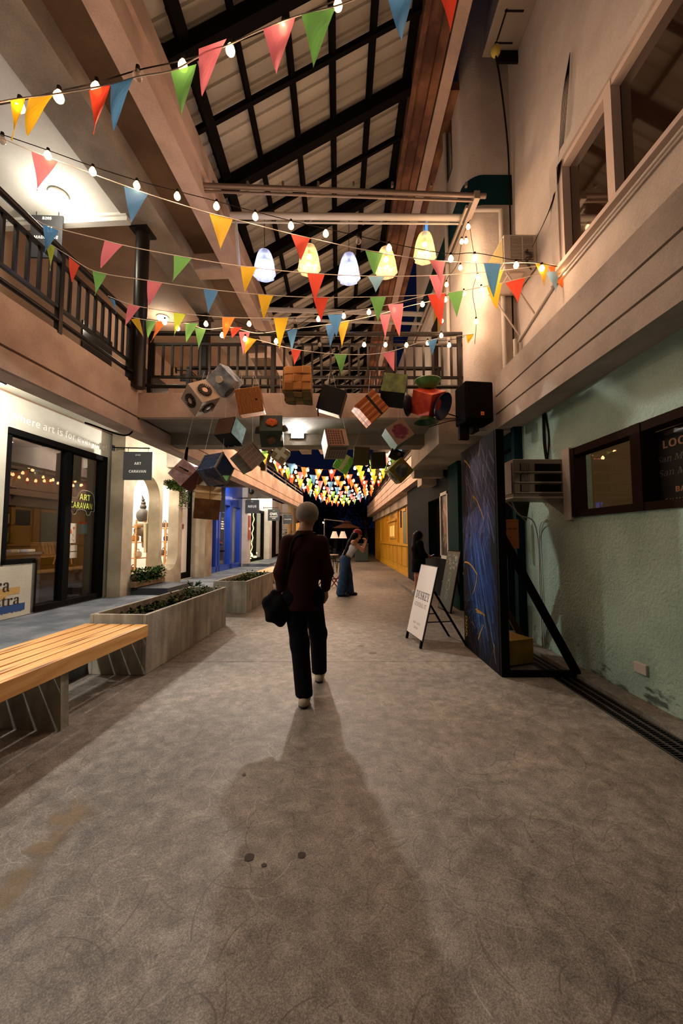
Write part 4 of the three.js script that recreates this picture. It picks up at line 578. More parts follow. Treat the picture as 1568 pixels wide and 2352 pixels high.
// --- art shop: black sliding front
{
  const w = struct('window', [lbox(-5.68, -5.674, aD.y0, aD.y1, aD.sb, aD.s1), lbox(-5.68, -5.674, aD.sill, aD.y1, aD.s0, aD.sb)], M.glass, LT, 'black framed glass front of the art shop'); w.name = 'window_7';
  const f = (y0, y1, s0, s1, n1 = -5.6) => LB('window_frame', -5.74, n1, y0, y1, s0, s1, M.frame, w);
  f(aD.y1 - 0.1, aD.y1, aD.s0, aD.s1, -5.57); f(aD.sill, aD.y1, aD.s0, aD.s0 + 0.09); f(aD.y0, aD.y1, aD.s1 - 0.12, aD.s1, -5.57); f(aD.y0, aD.y0 + 0.1, aD.sb, aD.s1, -5.57); f(aD.y0, aD.sill + 0.05, aD.sb - 0.06, aD.sb + 0.04); f(aD.sill - 0.02, aD.sill + 0.08, aD.s0, aD.sb); f(aD.y0, aD.y1, 7.0, 7.1); f(aD.y0, aD.y1, 7.12, 7.2, -5.64);
  room('dim inside of the art shop', -8.1, 5.05, 8.18, STD(0x5a5148, { roughness: 0.95 }), STD(0x54493e));
  shopLamp(-7.0, 3.3, 7.2, 0.8, 0xffe2ba, 'small lamp inside the art shop'); shopLamp(-7.0, 3.3, 6.0, 0.5, 0xffe6cc, 'second small lamp inside the art shop');
  const sh = lthing('shelf_wall', 'dark shelf wall at the back of the art shop', 'shelf', -7.75, 0.16, 6.6); for (let k = 0; k < 7; k++) mesh('shelf_board', box(0.3, 0.03, 2.95, 0, 0.35 + k * 0.4, 0), M.blackMatt, sh);
  const cols = [0x8c6a58, 0x9c7a34, 0x8c3a3a, 0x5a6a8c, 0x4a6b7c, 0x6c8a4a, 0xa09a90, 0x7a4a6a];
  for (let k = 0; k < 6; k++) for (let i = 0; i < 13; i++) { const m = mesh('art_supply_packet', rbox(0.05, 0.2, 0.14, 0.01, 0, 0, 0), STD(cols[(k + (i >> 2)) % 8], { roughness: 0.35 })); m.position.copy(L(-7.62, 0.16 + 0.475 + k * 0.4, 5.3 + i * 0.215)); m.rotation.y = LT; m.rotation.z = rr(-0.08, 0.08); tag(m, `${['brown', 'ochre', 'red', 'slate blue', 'teal blue', 'green', 'grey', 'plum'][(k + (i >> 2)) % 8]} packet on the ${['lowest', 'second', 'third', 'fourth', 'fifth', 'top'][k]} shelf of the art shop`, 'packet', 'packets on the art shop shelves'); }
  const ct = lthing('counter', 'display counter inside the art shop window', 'counter', -6.4, 0.16, 6.3); mesh('top', box(0.6, 0.04, 1.7, 0, 0.98, 0), STD(0x5e5a54), ct); mesh('body', box(0.55, 0.9, 1.6, 0, 0.5, 0), STD(0x2c2a2a), ct);
  for (let i = 0; i < 9; i++) { const m = mesh('paint_set', rbox(0.14, 0.05, 0.16, 0.01, 0, 0, 0), STD(pick([0xc9c2b6, 0xb9b0a0, 0x8a94a6, 0xd8d2c8]))); m.position.copy(L(-6.25, 1.19, 5.6 + i * 0.17)); m.rotation.y = LT; tag(m, `small pale paint set, ${['first', 'second', 'third', 'fourth', 'fifth', 'sixth', 'seventh', 'eighth', 'last'][i]} along the art shop counter`, 'paint set', 'paint sets on the counter'); }
  const dk = lthing('drawer_desk', 'wooden desk with a row of sketch pads inside the right pane', 'desk', -6.5, 0.16, 7.65); mesh('top', box(0.5, 0.04, 1.0, 0, 0.9, 0), M.oak, dk); mesh('body', box(0.46, 0.85, 0.95, 0, 0.45, 0), DARK(0x2a1c10), dk); for (let i = 0; i < 9; i++) { const m = mesh('sketch_pad', box(0.2, 0.24, 0.03, 0, 0, 0, 0.2, 0, 0), STD(pick([0x9a7a52, 0x7c5a3a, 0xb08c62]))); m.position.copy(L(-6.4, 1.22, 7.3 + i * 0.08)); m.rotation.y = LT; tag(m, `brown sketch pad, ${['first', 'second', 'third', 'fourth', 'fifth', 'sixth', 'seventh', 'eighth', 'last'][i]} in the row on the desk`, 'sketch pad', 'sketch pads on the desk'); }
  // easel with a flower picture, cards, pens
  const ea = lthing('display_easel', 'small easel carrying an orange flower picture behind the art shop glass', 'easel', -5.95, 0.9, 7.5, null, Math.PI / 2);
  mesh('leg', bar(V(-0.14, 0, 0.02), V(-0.02, 0.9, 0), 0.02, 0.02), M.oak, ea); mesh('leg', bar(V(0.14, 0, 0.02), V(0.02, 0.9, 0), 0.02, 0.02), M.oak, ea); mesh('leg', bar(V(0, 0, -0.25), V(0, 0.85, 0), 0.02, 0.02), M.oak, ea);
  const ft = canvasTex(192, 192, (g, a, h) => { g.fillStyle = '#e6e2d4'; g.fillRect(0, 0, a, h); for (let i = 0; i < 46; i++) { g.fillStyle = pick(['#e08a3a', '#d8702a', '#eaa45a', '#c95f24']); const t = rnd() * 6.3, r = rr(4, 42); g.beginPath(); g.ellipse(92 + Math.cos(t) * r, 84 + Math.sin(t) * r * 0.6, 13, 8, t, 0, 6.3); g.fill(); } g.fillStyle = '#b8664e'; g.beginPath(); g.arc(158, 46, 14, 0, 6.3); g.fill(); g.strokeStyle = '#4b5c46'; g.lineWidth = 4; for (const [x, y, q, z] of [[92, 110, 84, 185], [158, 60, 150, 180], [120, 180, 140, 130], [40, 180, 60, 130], [20, 30, 30, 70]]) { g.beginPath(); g.moveTo(x, y); g.lineTo(q, z); g.stroke(); g.beginPath(); g.ellipse(q + 8, z - 14, 14, 5, 0.7, 0, 6.3); g.stroke(); } });
  mesh('canvas', rbox(0.4, 0.4, 0.02, 0.003, 0, 0.62, 0.035), M.white, ea); sticker('picture', 0.396, 0.396, ft, ea, 0, 0.62, 0.0462);
  for (let i = 0; i < 4; i++) { const m = mesh('greeting_card', box(0.19, 0.12, 0.006, 0, 0, 0), i % 2 ? M.white : STD(0x6f7440)); m.position.copy(L(-5.9, 1.08 + (i >> 1) * 0.14, 7.3 + (i % 2) * 0.34)); m.rotation.y = LT + Math.PI / 2; tag(m, i % 2 ? (i < 2 ? 'lower white card below the flower picture' : 'upper white card below the flower picture') : (i < 2 ? 'lower olive card with a yellow dot below the flower picture' : 'upper olive card with a yellow dot below the flower picture'), 'card', 'cards in the art shop window'); if (!(i % 2)) mesh('dot', cyl(0.04, 0.04, 0.004, 16, 0.02, 0, 0.004, Math.PI / 2), STD(0xd8cf2c), m); }
  const pr = lthing('pen_rack', 'rack of blue markers with red caps in the art shop', 'pen rack', -5.95, 1.62, 7.95); for (let i = 0; i < 6; i++) { mesh('marker', cyl(0.014, 0.014, 0.22, 8, 0, 0, -0.1 + i * 0.04), STD(0x49a6b8), pr); mesh('marker_cap', cyl(0.016, 0.016, 0.05, 8, 0, 0.12, -0.1 + i * 0.04), STD(0xc0392b), pr); }
  // van-shaped shop emblem in yellow tube on the glass
  const em = lthing('neon_emblem', 'van shaped tube sign lettered in yellow behind the art shop glass', 'sign', -5.76, 1.98, 7.6, null, Math.PI / 2);
  const out = [[-0.36, 0.0], [-0.36, 0.16], [-0.3, 0.24], [-0.17, 0.25], [-0.02, 0.4], [0.25, 0.4], [0.34, 0.34], [0.37, 0.0], [0.28, 0.0], [0.24, -0.08], [0.16, -0.08], [0.12, 0.0], [-0.12, 0.0], [-0.16, -0.08], [-0.24, -0.08], [-0.28, 0.0]];
  mesh('back_plate', prism(out, 0.008), PHY(0x111111, { roughness: 0.2 }), em); mesh('tube_outline', tube([...out, out[0]].map(p => V(p[0], p[1], 0.018)), 0.007, 6, 90), STD(0x9aa088), em);
  const tt = canvasTex(512, 320, (g, a, h) => { g.clearRect(0, 0, a, h); g.fillStyle = '#cfe04a'; g.textAlign = 'center'; g.font = 'bold 130px sans-serif'; g.fillText('ART', 320, 140, 230); g.fillText('CARAVAN', 256, 275, 470); });
  sticker('lettering', 0.7, 0.42, tt, em, 0.0, 0.19, 0.022, 0, { transparent: true });
  const wt = canvasTex(1024, 128, (g, a, h) => { g.clearRect(0, 0, a, h); g.fillStyle = '#f4f4ee'; g.font = 'bold 84px sans-serif'; g.fillText('Where art is for everyone!', 10, 90, 1004); });
  const wp = new THREE.PlaneGeometry(2.38, 0.26); put(wp, -5.597, 3.36, -6.93, 0, Math.PI / 2, 0); const wl = mesh('wall_lettering', wp, STD(0xffffff, { map: wt, transparent: true, roughness: 0.6 })); wl.rotation.y = LT; tag(wl, 'white hand lettering on the wall above the art shop front', 'lettering');
  const ot = canvasTex(640, 384, (g, a, h) => { g.clearRect(0, 0, a, h); g.fillStyle = '#c9a15a'; g.globalAlpha = 0.8; g.fillRect(120, 150, 400, 60); g.fillRect(60, 200, 330, 40); g.globalAlpha = 1; g.fillStyle = '#15437e'; g.fillRect(40, 300, 540, 64); for (let i = 0; i < 40; i++) g.fillRect(40 + i * 13, 358, 9, rr(4, 16)); g.fillStyle = '#1d100c'; g.font = 'bold 150px serif'; g.fillText('Obra', 90, 180, 330); g.font = 'bold 120px serif'; g.fillText('Maestra', 30, 305, 510); });
  const ob = new THREE.PlaneGeometry(1.15, 0.69); put(ob, -5.597, 0.56, -5.75, 0, Math.PI / 2, 0); const ol = mesh('painted_sign', ob, STD(0xffffff, { map: ot, transparent: true, roughness: 0.7 })); ol.rotation.y = LT; tag(ol, 'black lettering over yellow and blue paint on the low wall', 'lettering');
  const al = lthing('fire_alarm', 'red fire alarm box on the pale wall beside the black square sign', 'alarm', -5.56, 2.62, 8.42); mesh('case', rbox(0.09, 0.2, 0.14, 0.015, 0, 0, 0), STD(0x9c2f27, { roughness: 0.5 }), al); mesh('lens', ball(0.04, 0.04, -0.06, -0.03, 1, 1, 1), M.white, al);
  const it = lthing('door_bell', 'beige bell box on the pale wall below the red alarm', 'bell', -5.56, 1.52, 8.42); mesh('case', rbox(0.08, 0.14, 0.16, 0.03, 0, 0, 0), STD(0xb59a86, { roughness: 0.5 }), it); mesh('button', cyl(0.03, 0.03, 0.02, 12, 0.045, 0, 0, 0, 0, Math.PI / 2), M.brownFrame, it);
}
// --- hanging signs
function hangSign(px0, py0, px1, py1, depth, lines, label, plate = '#2b2d30', rod0 = null) {
  const c = at((px0 + px1) / 2, (py0 + py1) / 2, depth), k = depth / FOCAL, W = (px1 - px0) * k, H = (py1 - py0) * k, o = thing('hanging_sign', label, 'sign', c, 0.03);
  const tx = canvasTex(256, Math.round(256 * H / W), (g, w, h) => { g.fillStyle = plate; g.fillRect(0, 0, w, h); g.textAlign = 'center'; g.fillStyle = '#f2f2ee'; for (const [t, y, s, b] of lines) { g.font = `${b ? 'bold ' : ''}${s}px sans-serif`; g.fillText(t, w / 2, y * h, w * 0.84); } });
  mesh('plate', rbox(W, H, 0.025, 0.003, 0, 0, -0.013), STD(0x1b1c1e, { roughness: 0.5 }), o); sticker('lettering', W - 0.006, H - 0.006, tx, o, 0, 0, 0.0005);
  mesh('hanger_bar', rod(V(-W * 0.85, H / 2 + 0.09, -0.01), V(W * 0.4, H / 2 + 0.08, -0.01), 0.014, 8), M.black, o); for (const x of [-0.35, 0.35]) mesh('hook', rod(V(W * x, H / 2, -0.01), V(W * x, H / 2 + 0.085, -0.01), 0.005, 5), M.black, o); mesh('wall_flange', box(0.02, 0.12, 0.08, -W * 0.86, H / 2 + 0.08, -0.01), M.black, o);
}
hangSign(283, 1037, 349, 1103, 8.4, [['B105', 0.14, 20, 0], ['ART', 0.46, 34, 1], ['CARAVAN', 0.74, 34, 1]], 'square black sign with a two-word name hung beside the arched shop');
hangSign(479, 1119, 517, 1176, 14, [['B107', 0.12, 20, 0], ['NUEVA', 0.42, 46, 1]], 'black sign half hidden by the cardboard box, before the blue shop');
hangSign(563, 1148, 595, 1179, 17.6, [['B107', 0.16, 18, 0], ['NEUE', 0.58, 62, 1]], 'black sign with a four-letter name past the blue shop');
hangSign(615, 1170, 642, 1196, 21, [['B109', 0.14, 18, 0], ['OWL', 0.52, 80, 1], ['BOOKSHOP', 0.7, 32, 1], ['& BAR', 0.84, 28, 1]], 'black sign with a three-letter name farther along the shops');
hangSign(650, 1182, 671, 1203, 24.5, [['B111', 0.18, 18, 0], ['COLLECTIVE', 0.56, 34, 1]], 'greyish sign farthest along the shops', '#3a4040');
hangSign(68, 489, 143, 596, 5.52, [['B205', 0.1, 34, 1], ['MIL', 0.4, 72, 1], ['MADE LOVE', 0.56, 36, 1]], 'black sign hung below the white ceiling moulding upstairs');
hangSign(413, 858, 440, 876, 8.6, [['AMP', 0.6, 80, 1]], 'small black sign seen under the footbridge railing');
// --- arched shop
{
  const sAt = (px, n) => onN(px, 1250, n).s;
  room('bright white inside of the arched shop', -7.9, 8.3, 13.0, M.white, STD(0xbfae98));
  shopLamp(-6.4, 3.3, 9.8, 13, 0xfff0dc, 'bright lamp inside the arched shop'); shopLamp(-6.4, 3.3, 11.8, 15, 0xfff0dc, 'second bright lamp inside the arched shop');
  const bm = mesh('window_box', leafCloud(1500, () => { const s = rr(8.55, 9.8); return L(-5.05 - rnd() * 0.26, 0.4 + rnd() * 0.32, s); }, 0.06), M.plant); tag(bm, 'leafy green plants filling the sill of the arched opening', 'plants'); bm.userData.kind = 'stuff';
  const mo = mesh('moss_garland', leafCloud(2300, () => { const t = rnd(), s = 9.85 + t * 1.12; return L(-5.02 - rnd() * 0.2, 2.72 + rnd() * 0.24 - (t > 0.72 ? rnd() * 0.5 : 0), s); }, 0.05), M.moss); tag(mo, 'bright green moss garland over the round-bottomed opening', 'moss'); mo.userData.kind = 'stuff';
  struct('trim', [lbox(-5.3, -5.1, 0.32, 0.44, 8.5, 9.8)], STD(0xb29c82, { map: rep(T.concrete, 0.5) }), LT, 'concrete plant sill under the arch');
  const mull = struct('trim', [lbox(-5.62, -5.54, 0.3, 2.95, sAt(345, -5.6), sAt(352, -5.6)), lbox(-5.62, -5.54, 0.3, 2.85, sAt(396, -5.6), sAt(401, -5.6))], M.frame, LT, 'black mullions inside the arched shop front');
  // dark bust with a topknot, scarf and rack
  const b = lthing('bust', 'dark grey bust with a topknot standing in the arched opening', 'sculpture', -6.1, 1.62, sAt(326, -6.1)); mesh('head', [ball(0.2, 0, 0.42, 0, 0.85, 1, 0.9, 20, 14), ball(0.09, 0.12, 0.38, 0, 1, 0.9, 0.7), cyl(0.09, 0.14, 0.2, 14, 0, 0.2, 0)], STD(0x4a4440, { roughness: 0.7 }), b); mesh('topknot', [ball(0.085, 0, 0.66, 0), ball(0.065, 0, 0.76, 0), ball(0.045, 0, 0.85, 0.02), cyl(0.005, 0.03, 0.12, 8, 0, 0.93, 0.05, 0.5)], STD(0x3d3834, { roughness: 0.7 }), b); mesh('shoulders', ball(0.3, 0, 0, 0, 0.6, 0.5, 1.0, 20, 12), STD(0x7a6a5c, { roughness: 0.9 }), b); mesh('scarf', uvm(new THREE.TorusGeometry(0.16, 0.06, 10, 24).rotateX(1.3).translate(0, 0.14, 0)), STD(0xa8998a, { roughness: 0.95 }), b);
  const rack = (s, n, label, col) => { const o = lthing('wooden_rack', label, 'rack', n, 0.16, s); for (const z of [-0.28, 0.28]) for (const x of [-0.16, 0.16]) mesh('post', bar(V(x, 0, z), V(x, 1.75, z), 0.035, 0.035), M.oak, o); for (const y of [0.3, 0.72, 1.14, 1.56]) mesh('shelf_board', box(0.36, 0.025, 0.6, 0, y, 0), M.oak, o); return o; };
  rack(sAt(312, -6.2), -6.2, 'wooden rack behind the arched opening'); rack(sAt(379, -6.2), -6.2, 'wooden rack behind the round-bottomed opening');
  const items = [[9.3, 0.49, 0x8a5a3a, 'brown leather pouch on the lowest rack shelf behind the arch'], [9.5, 0.9, 0xd8cfc0, 'white shoe on the rack behind the arch'], [9.35, 1.33, 0xb8793e, 'tan bag on the upper rack shelf behind the arch'], [10.65, 0.9, 0x6a5444, 'pair of brown sandals on the rack behind the round-bottomed opening'], [10.85, 1.33, 0x20335a, 'navy blue handbag on the rack behind the round-bottomed opening'], [10.7, 1.75, 0x4a3a30, 'dark shoes on top of the rack behind the round-bottomed opening']];
  for (const [s, y, c, lab] of items) { const o = lthing('shop_item', lab, 'shop goods', -6.2, y, s + (s < 10 ? sAt(312, -6.2) - 9.4 : sAt(379, -6.2) - 10.75)); mesh('body', [rbox(0.14, 0.16, 0.24, 0.05, 0, 0.08, 0)], STD(c, { roughness: 0.6 }), o); mesh('handle', uvm(new THREE.TorusGeometry(0.07, 0.012, 6, 16, Math.PI).rotateY(Math.PI / 2).translate(0, 0.15, 0)), STD(c, { roughness: 0.6 }), o); }
  const tb = lthing('tote_bag', 'long cream tote bag hanging in the arched opening', 'bag', -5.75, 1.05, sAt(338, -5.75)); const tg = prism([[-0.14, 0], [0.14, 0], [0.19, 0.75], [-0.19, 0.75]], 0.05, 0.01); tg.rotateY(Math.PI / 2); mesh('body', tg, STD(0xd6d2b4, { roughness: 0.9 }), tb); mesh('strap', [rod(V(0.03, 0.75, 0.08), V(0.03, 1.25, 0.03), 0.012), rod(V(0.03, 0.75, -0.08), V(0.03, 1.25, -0.03), 0.012)], STD(0xc9b58a), tb);
  const cl = lthing('striped_jacket', 'brown striped jacket hanging behind the arch', 'jacket', -6.05, 1.15, sAt(338, -6.05)); mesh('body', rbox(0.16, 0.8, 0.36, 0.06, 0, 0.4, 0), STD(0xffffff, { map: rep(canvasTex(64, 64, g => { for (let i = 0; i < 8; i++) { g.fillStyle = ['#6b4a3a', '#9c8674', '#4b382e', '#b8a890'][i % 4]; g.fillRect(i * 8, 0, 8, 64); } }, true), 3), roughness: 0.9 }), cl); mesh('sleeve', rbox(0.12, 0.6, 0.12, 0.05, 0.02, 0.45, 0.22), STD(0x7a5b48), cl);
  const cur = lthing('bead_curtain', 'black and white bead curtain beside the wall menu', 'curtain', -5.7, 1.15, sAt(402, -5.7)); for (let k = 0; k < 7; k++) { const beads = []; for (let j = 0; j < 40; j++) beads.push(ball(0.013, 0, 1.55 - j * 0.036, k * 0.05 - 0.15, 1, 1, 1, 6, 5)); const m = mesh('bead_strand', beads, k % 3 === 1 ? M.white : M.blackMatt, cur); }
  const mt = canvasTex(256, 384, (g, w, h) => { g.fillStyle = '#cfc8bd'; g.fillRect(0, 0, w, h); g.fillStyle = '#3a3632'; for (let c = 0; c < 5; c++) for (let i = 0; i < 30; i++) g.fillRect(16 + c * 48, 12 + i * 7, rr(16, 38), 3); g.fillStyle = '#6a655e'; g.fillRect(20, 240, 150, 130); g.fillStyle = '#b8b2a8'; for (let i = 0; i < 12; i++) g.fillRect(34, 252 + i * 9, rr(50, 110), 3); });
  const mn = lthing('wall_menu', 'printed list on the white wall behind the round-bottomed opening', 'poster', -7.86, 1.75, sAt(384, -7.86), null, Math.PI / 2); mesh('backing', box(0.95, 1.3, 0.02, 0, 0.65, -0.012), M.white, mn); sticker('print', 0.93, 1.28, mt, mn, 0, 0.65, 0);
  // white door with black frame
  const d = struct('door', [lbox(-5.78, -5.74, 0.18, 2.92, 11.82, 12.42)], STD(0xe6dfd6, { roughness: 0.5 }), LT, 'pale shop door with a black frame'); d.name = 'door_2'; LB('door_frame', -5.76, -5.66, 0.16, 2.95, 12.36, 12.5, M.frame, d); LB('door_frame', -5.76, -5.66, 0.16, 0.34, 11.8, 12.5, M.frame, d); LB('door_sign', -5.74, -5.72, 1.72, 1.86, 11.9, 12.08, STD(0x7a4b28), d);
}
// --- blue shop
{
  const w = struct('window', [lbox(-5.68, -5.674, 0.3, 2.75, 13.2, 17.3)], M.glass, LT, 'blue framed glass front'); w.name = 'window_8';
  for (const [s, t] of [[13.1, 0.22], [14.35, 0.18], [14.62, 0.14], [15.85, 0.28], [17.15, 0.26]]) LB('window_frame', -5.76, -5.55, 0.15, 2.95, s, s + t, M.blueFrame, w);
  LB('window_frame', -5.76, -5.55, 2.75, 2.95, 13.1, 17.4, M.blueFrame, w); LB('window_frame', -5.76, -5.55, 0.15, 0.36, 13.1, 17.4, M.blueFrame, w);
  room('grey inside of the blue shop', -8.2, 13.1, 17.4, STD(0x8a8984, { roughness: 0.9 }), STD(0x4a4744)); shopLamp(-6.9, 3.3, 15.2, 2.2, 0xf2f4ff, 'lamp inside the blue shop');
  const lt = canvasTex(256, 256, (g, a, h) => { g.clearRect(0, 0, a, h); g.fillStyle = '#e8efe8'; g.textAlign = 'center'; g.font = 'bold 34px sans-serif'; g.save(); g.translate(128, 50); g.scale(-1, 1); g.fillText('NEUE', 0, 0, 150); g.restore(); g.strokeStyle = '#c8d0c8'; g.lineWidth = 3; g.beginPath(); g.arc(128, 96, 26, 0.2, 3.0); g.stroke(); for (let i = 0; i < 4; i++) g.fillRect(100 - (i % 2) * 14, 140 + i * 24, 56 + (i % 2) * 28, 13); });
  const lp = new THREE.PlaneGeometry(1.0, 1.0); put(lp, -5.665, 2.15, -15.3, 0, Math.PI / 2, 0); mesh('pane_lettering', lp, STD(0xffffff, { map: lt, transparent: true }), w);
  const tr = lthing('christmas_tree', 'small red and blue decorated tree inside the blue shop', 'tree', -6.2, 0.9, 16.2); for (let k = 0; k < 4; k++) mesh('tier', cyl(0.02, 0.3 - k * 0.055, 0.22, 12, 0, 0.25 + k * 0.16, 0), STD(k % 2 ? 0x8c2430 : 0x2a2a5c, { roughness: 0.6 }), tr); mesh('stand', cyl(0.05, 0.08, 0.16, 10, 0, 0.08, 0), M.brownFrame, tr);
  const tb = lthing('display_table', 'display table of small toys inside the blue shop', 'table', -6.3, 0.16, 15.6); mesh('top', box(0.6, 0.05, 3.0, 0, 0.7, 0), M.brownFrame, tb); for (const z of [-1.4, 1.4]) for (const x of [-0.25, 0.25]) mesh('leg', box(0.05, 0.68, 0.05, x, 0.34, z), M.brownFrame, tb);
  for (let i = 0; i < 12; i++) { const s = 14.3 + i * 0.15, m = mesh('toy_figure', [ball(0.07, 0, 0.08, 0), ball(0.05, 0, 0.2, 0)], STD(pick([0xb03028, 0xd8cfc0, 0x3a4a8a, 0xc79a6a, 0x7a2430]))); m.position.copy(L(-6.25 + rr(-0.12, 0.12), 0.89, s)); tag(m, `small toy figure, ${['first', 'second', 'third', 'fourth', 'fifth', 'sixth', 'seventh', 'eighth', 'ninth', 'tenth', 'eleventh', 'last'][i]} along the blue shop table`, 'toy', 'toys on the blue shop table'); }
  const cm = lthing('security_camera', 'small dark round camera at the gallery soffit', 'camera', -4.6, 3.3, 15.6); mesh('dome', ball(0.11, 0, 0, 0), M.black, cm); mesh('base', cyl(0.1, 0.1, 0.12, 14, 0, 0.1, 0), M.black, cm);
  const po = lthing('wall_poster', 'narrow red notice on the pier past the blue shop', 'poster', -5.28, 1.35, 17.66, null, Math.PI / 2); mesh('sheet', box(0.3, 1.1, 0.02, 0, 0.55, 0), STD(0x9c3a2a), po); mesh('stripe', box(0.26, 0.12, 0.024, 0, 0.5, 0), STD(0xd8c0b0), po);
}
// --- far glass shops
for (const [s0, s1, k, lab] of [[17.95, 21.5, 0, 'black framed shop front with a string of tiny lights'], [22.1, 26.2, 1, 'black framed shop front past the tiny lights']]) {
  const w = struct('window', [lbox(-5.68, -5.674, 0.3, 2.8, s0, s1)], M.glass, LT, lab); w.name = 'window_' + (9 + k);
  for (const t of [0, 0.36, 0.52, 0.95]) LB('window_frame', -5.76, -5.6, 0.27, 2.9, s0 + (s1 - s0) * t, s0 + (s1 - s0) * t + 0.2, M.frame, w); LB('window_frame', -5.76, -5.6, 2.78, 2.92, s0, s1, M.frame, w); LB('window_frame', -5.76, -5.6, 0.27, 0.4, s0, s1, M.frame, w);
  room(k ? 'inside of the book shop' : 'inside of the shop with tiny lights', -8, s0, s1, STD(k ? 0x9a8f82 : 0xa09c86, { roughness: 0.9 }), STD(0x4a4238)); shopLamp(-6.8, 3.3, (s0 + s1) / 2, 3.4, k ? 0xffe6c8 : 0xf6ffe0, k ? 'lamp inside the book shop' : 'lamp inside the shop with tiny lights');
  const sh = lthing('shelf', k ? 'shelf behind the book shop glass' : 'shelf behind the glass with tiny lights', 'shelf', -6.6, 0.16, s0 + 1); for (let j = 0; j < 5; j++) mesh('shelf_board', box(0.3, 0.04, 1.6, 0, 0.3 + j * 0.5, 0), M.brownFrame, sh); for (const z of [-0.8, 0.8]) mesh('side_panel', box(0.3, 2.4, 0.04, 0, 1.2, z), M.brownFrame, sh);
  for (let i = 0; i < 16; i++) { const m = mesh('shelf_book', box(0.18, rr(0.2, 0.32), rr(0.08, 0.16), 0, 0.14, 0), STD([0x7a6a5a, 0x4a4a42, 0x9a8a70, 0x5c4038][i % 4])); m.position.copy(L(-6.55, 0.5 + (i >> 2) * 0.5, s0 + 0.35 + (i % 4) * 0.38)); m.rotation.y = LT; tag(m, `${['brown', 'dark', 'tan', 'reddish'][i % 4]} ${k ? 'book' : 'box'} on the ${['lowest', 'second', 'third', 'top'][i >> 2]} shelf behind the ${k ? 'book shop glass' : 'glass with tiny lights'}`, k ? 'book' : 'box', k ? 'books in the book shop' : 'objects behind the tiny lights'); }
}
{ // fairy lights on the pane
  const o = lthing('fairy_lights', 'string of tiny yellow lights hanging down the shop pane', 'lights', -5.6, 0.3, 19.4); const pts = []; for (let i = 0; i < 34; i++) pts.push(V(0.02, 2.4 - i * 0.066, Math.sin(i * 0.9) * 0.1 + i * 0.012)); mesh('wire', tube(pts, 0.004, 4), M.cord, o); for (const p of pts) mesh('tiny_bulb', ball(0.022, p.x, p.y, p.z, 1, 1, 1, 8, 6), GLOW(0xfff08a, 5), o);
  for (let i = 0; i < 22; i++) mesh('tiny_bulb', ball(0.025, 0.05, 0.12 + rnd() * 0.3, rr(-0.5, 1.3), 1, 1, 1, 8, 6), GLOW(0xfff08a, 5), o); lamp(o, 0.1, 1.0, 0.1, 0xfff0a0, 1.2, 4);
}
{ // lit timber shelving at the far end of the row
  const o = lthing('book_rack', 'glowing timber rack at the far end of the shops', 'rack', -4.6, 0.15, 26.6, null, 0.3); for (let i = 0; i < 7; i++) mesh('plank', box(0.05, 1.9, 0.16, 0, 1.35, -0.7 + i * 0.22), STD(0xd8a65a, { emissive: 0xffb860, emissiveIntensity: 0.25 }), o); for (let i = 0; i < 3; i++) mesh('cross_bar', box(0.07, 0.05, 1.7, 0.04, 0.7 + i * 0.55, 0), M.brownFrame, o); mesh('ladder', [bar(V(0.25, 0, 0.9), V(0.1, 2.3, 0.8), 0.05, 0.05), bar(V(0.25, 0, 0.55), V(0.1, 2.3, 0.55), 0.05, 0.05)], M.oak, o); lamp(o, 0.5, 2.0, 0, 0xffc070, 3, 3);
  const p = lthing('potted_shrub', 'loose shrub in a pot at the far shop corner', 'plant', -4.6, 0.15, 22.6); mesh('pot', lathe([[0, 0], [0.18, 0], [0.24, 0.4], [0.2, 0.4], [0.19, 0.34], [0, 0.34]], 18), M.raw, p); const lf = mesh('foliage', leafCloud(700, () => { const a = rnd() * 6.3, t = rnd(); return V(Math.cos(a) * 0.5 * t, 0.45 + rnd() * 1.3, Math.sin(a) * 0.5 * t); }, 0.07), M.plantDark, p);
}

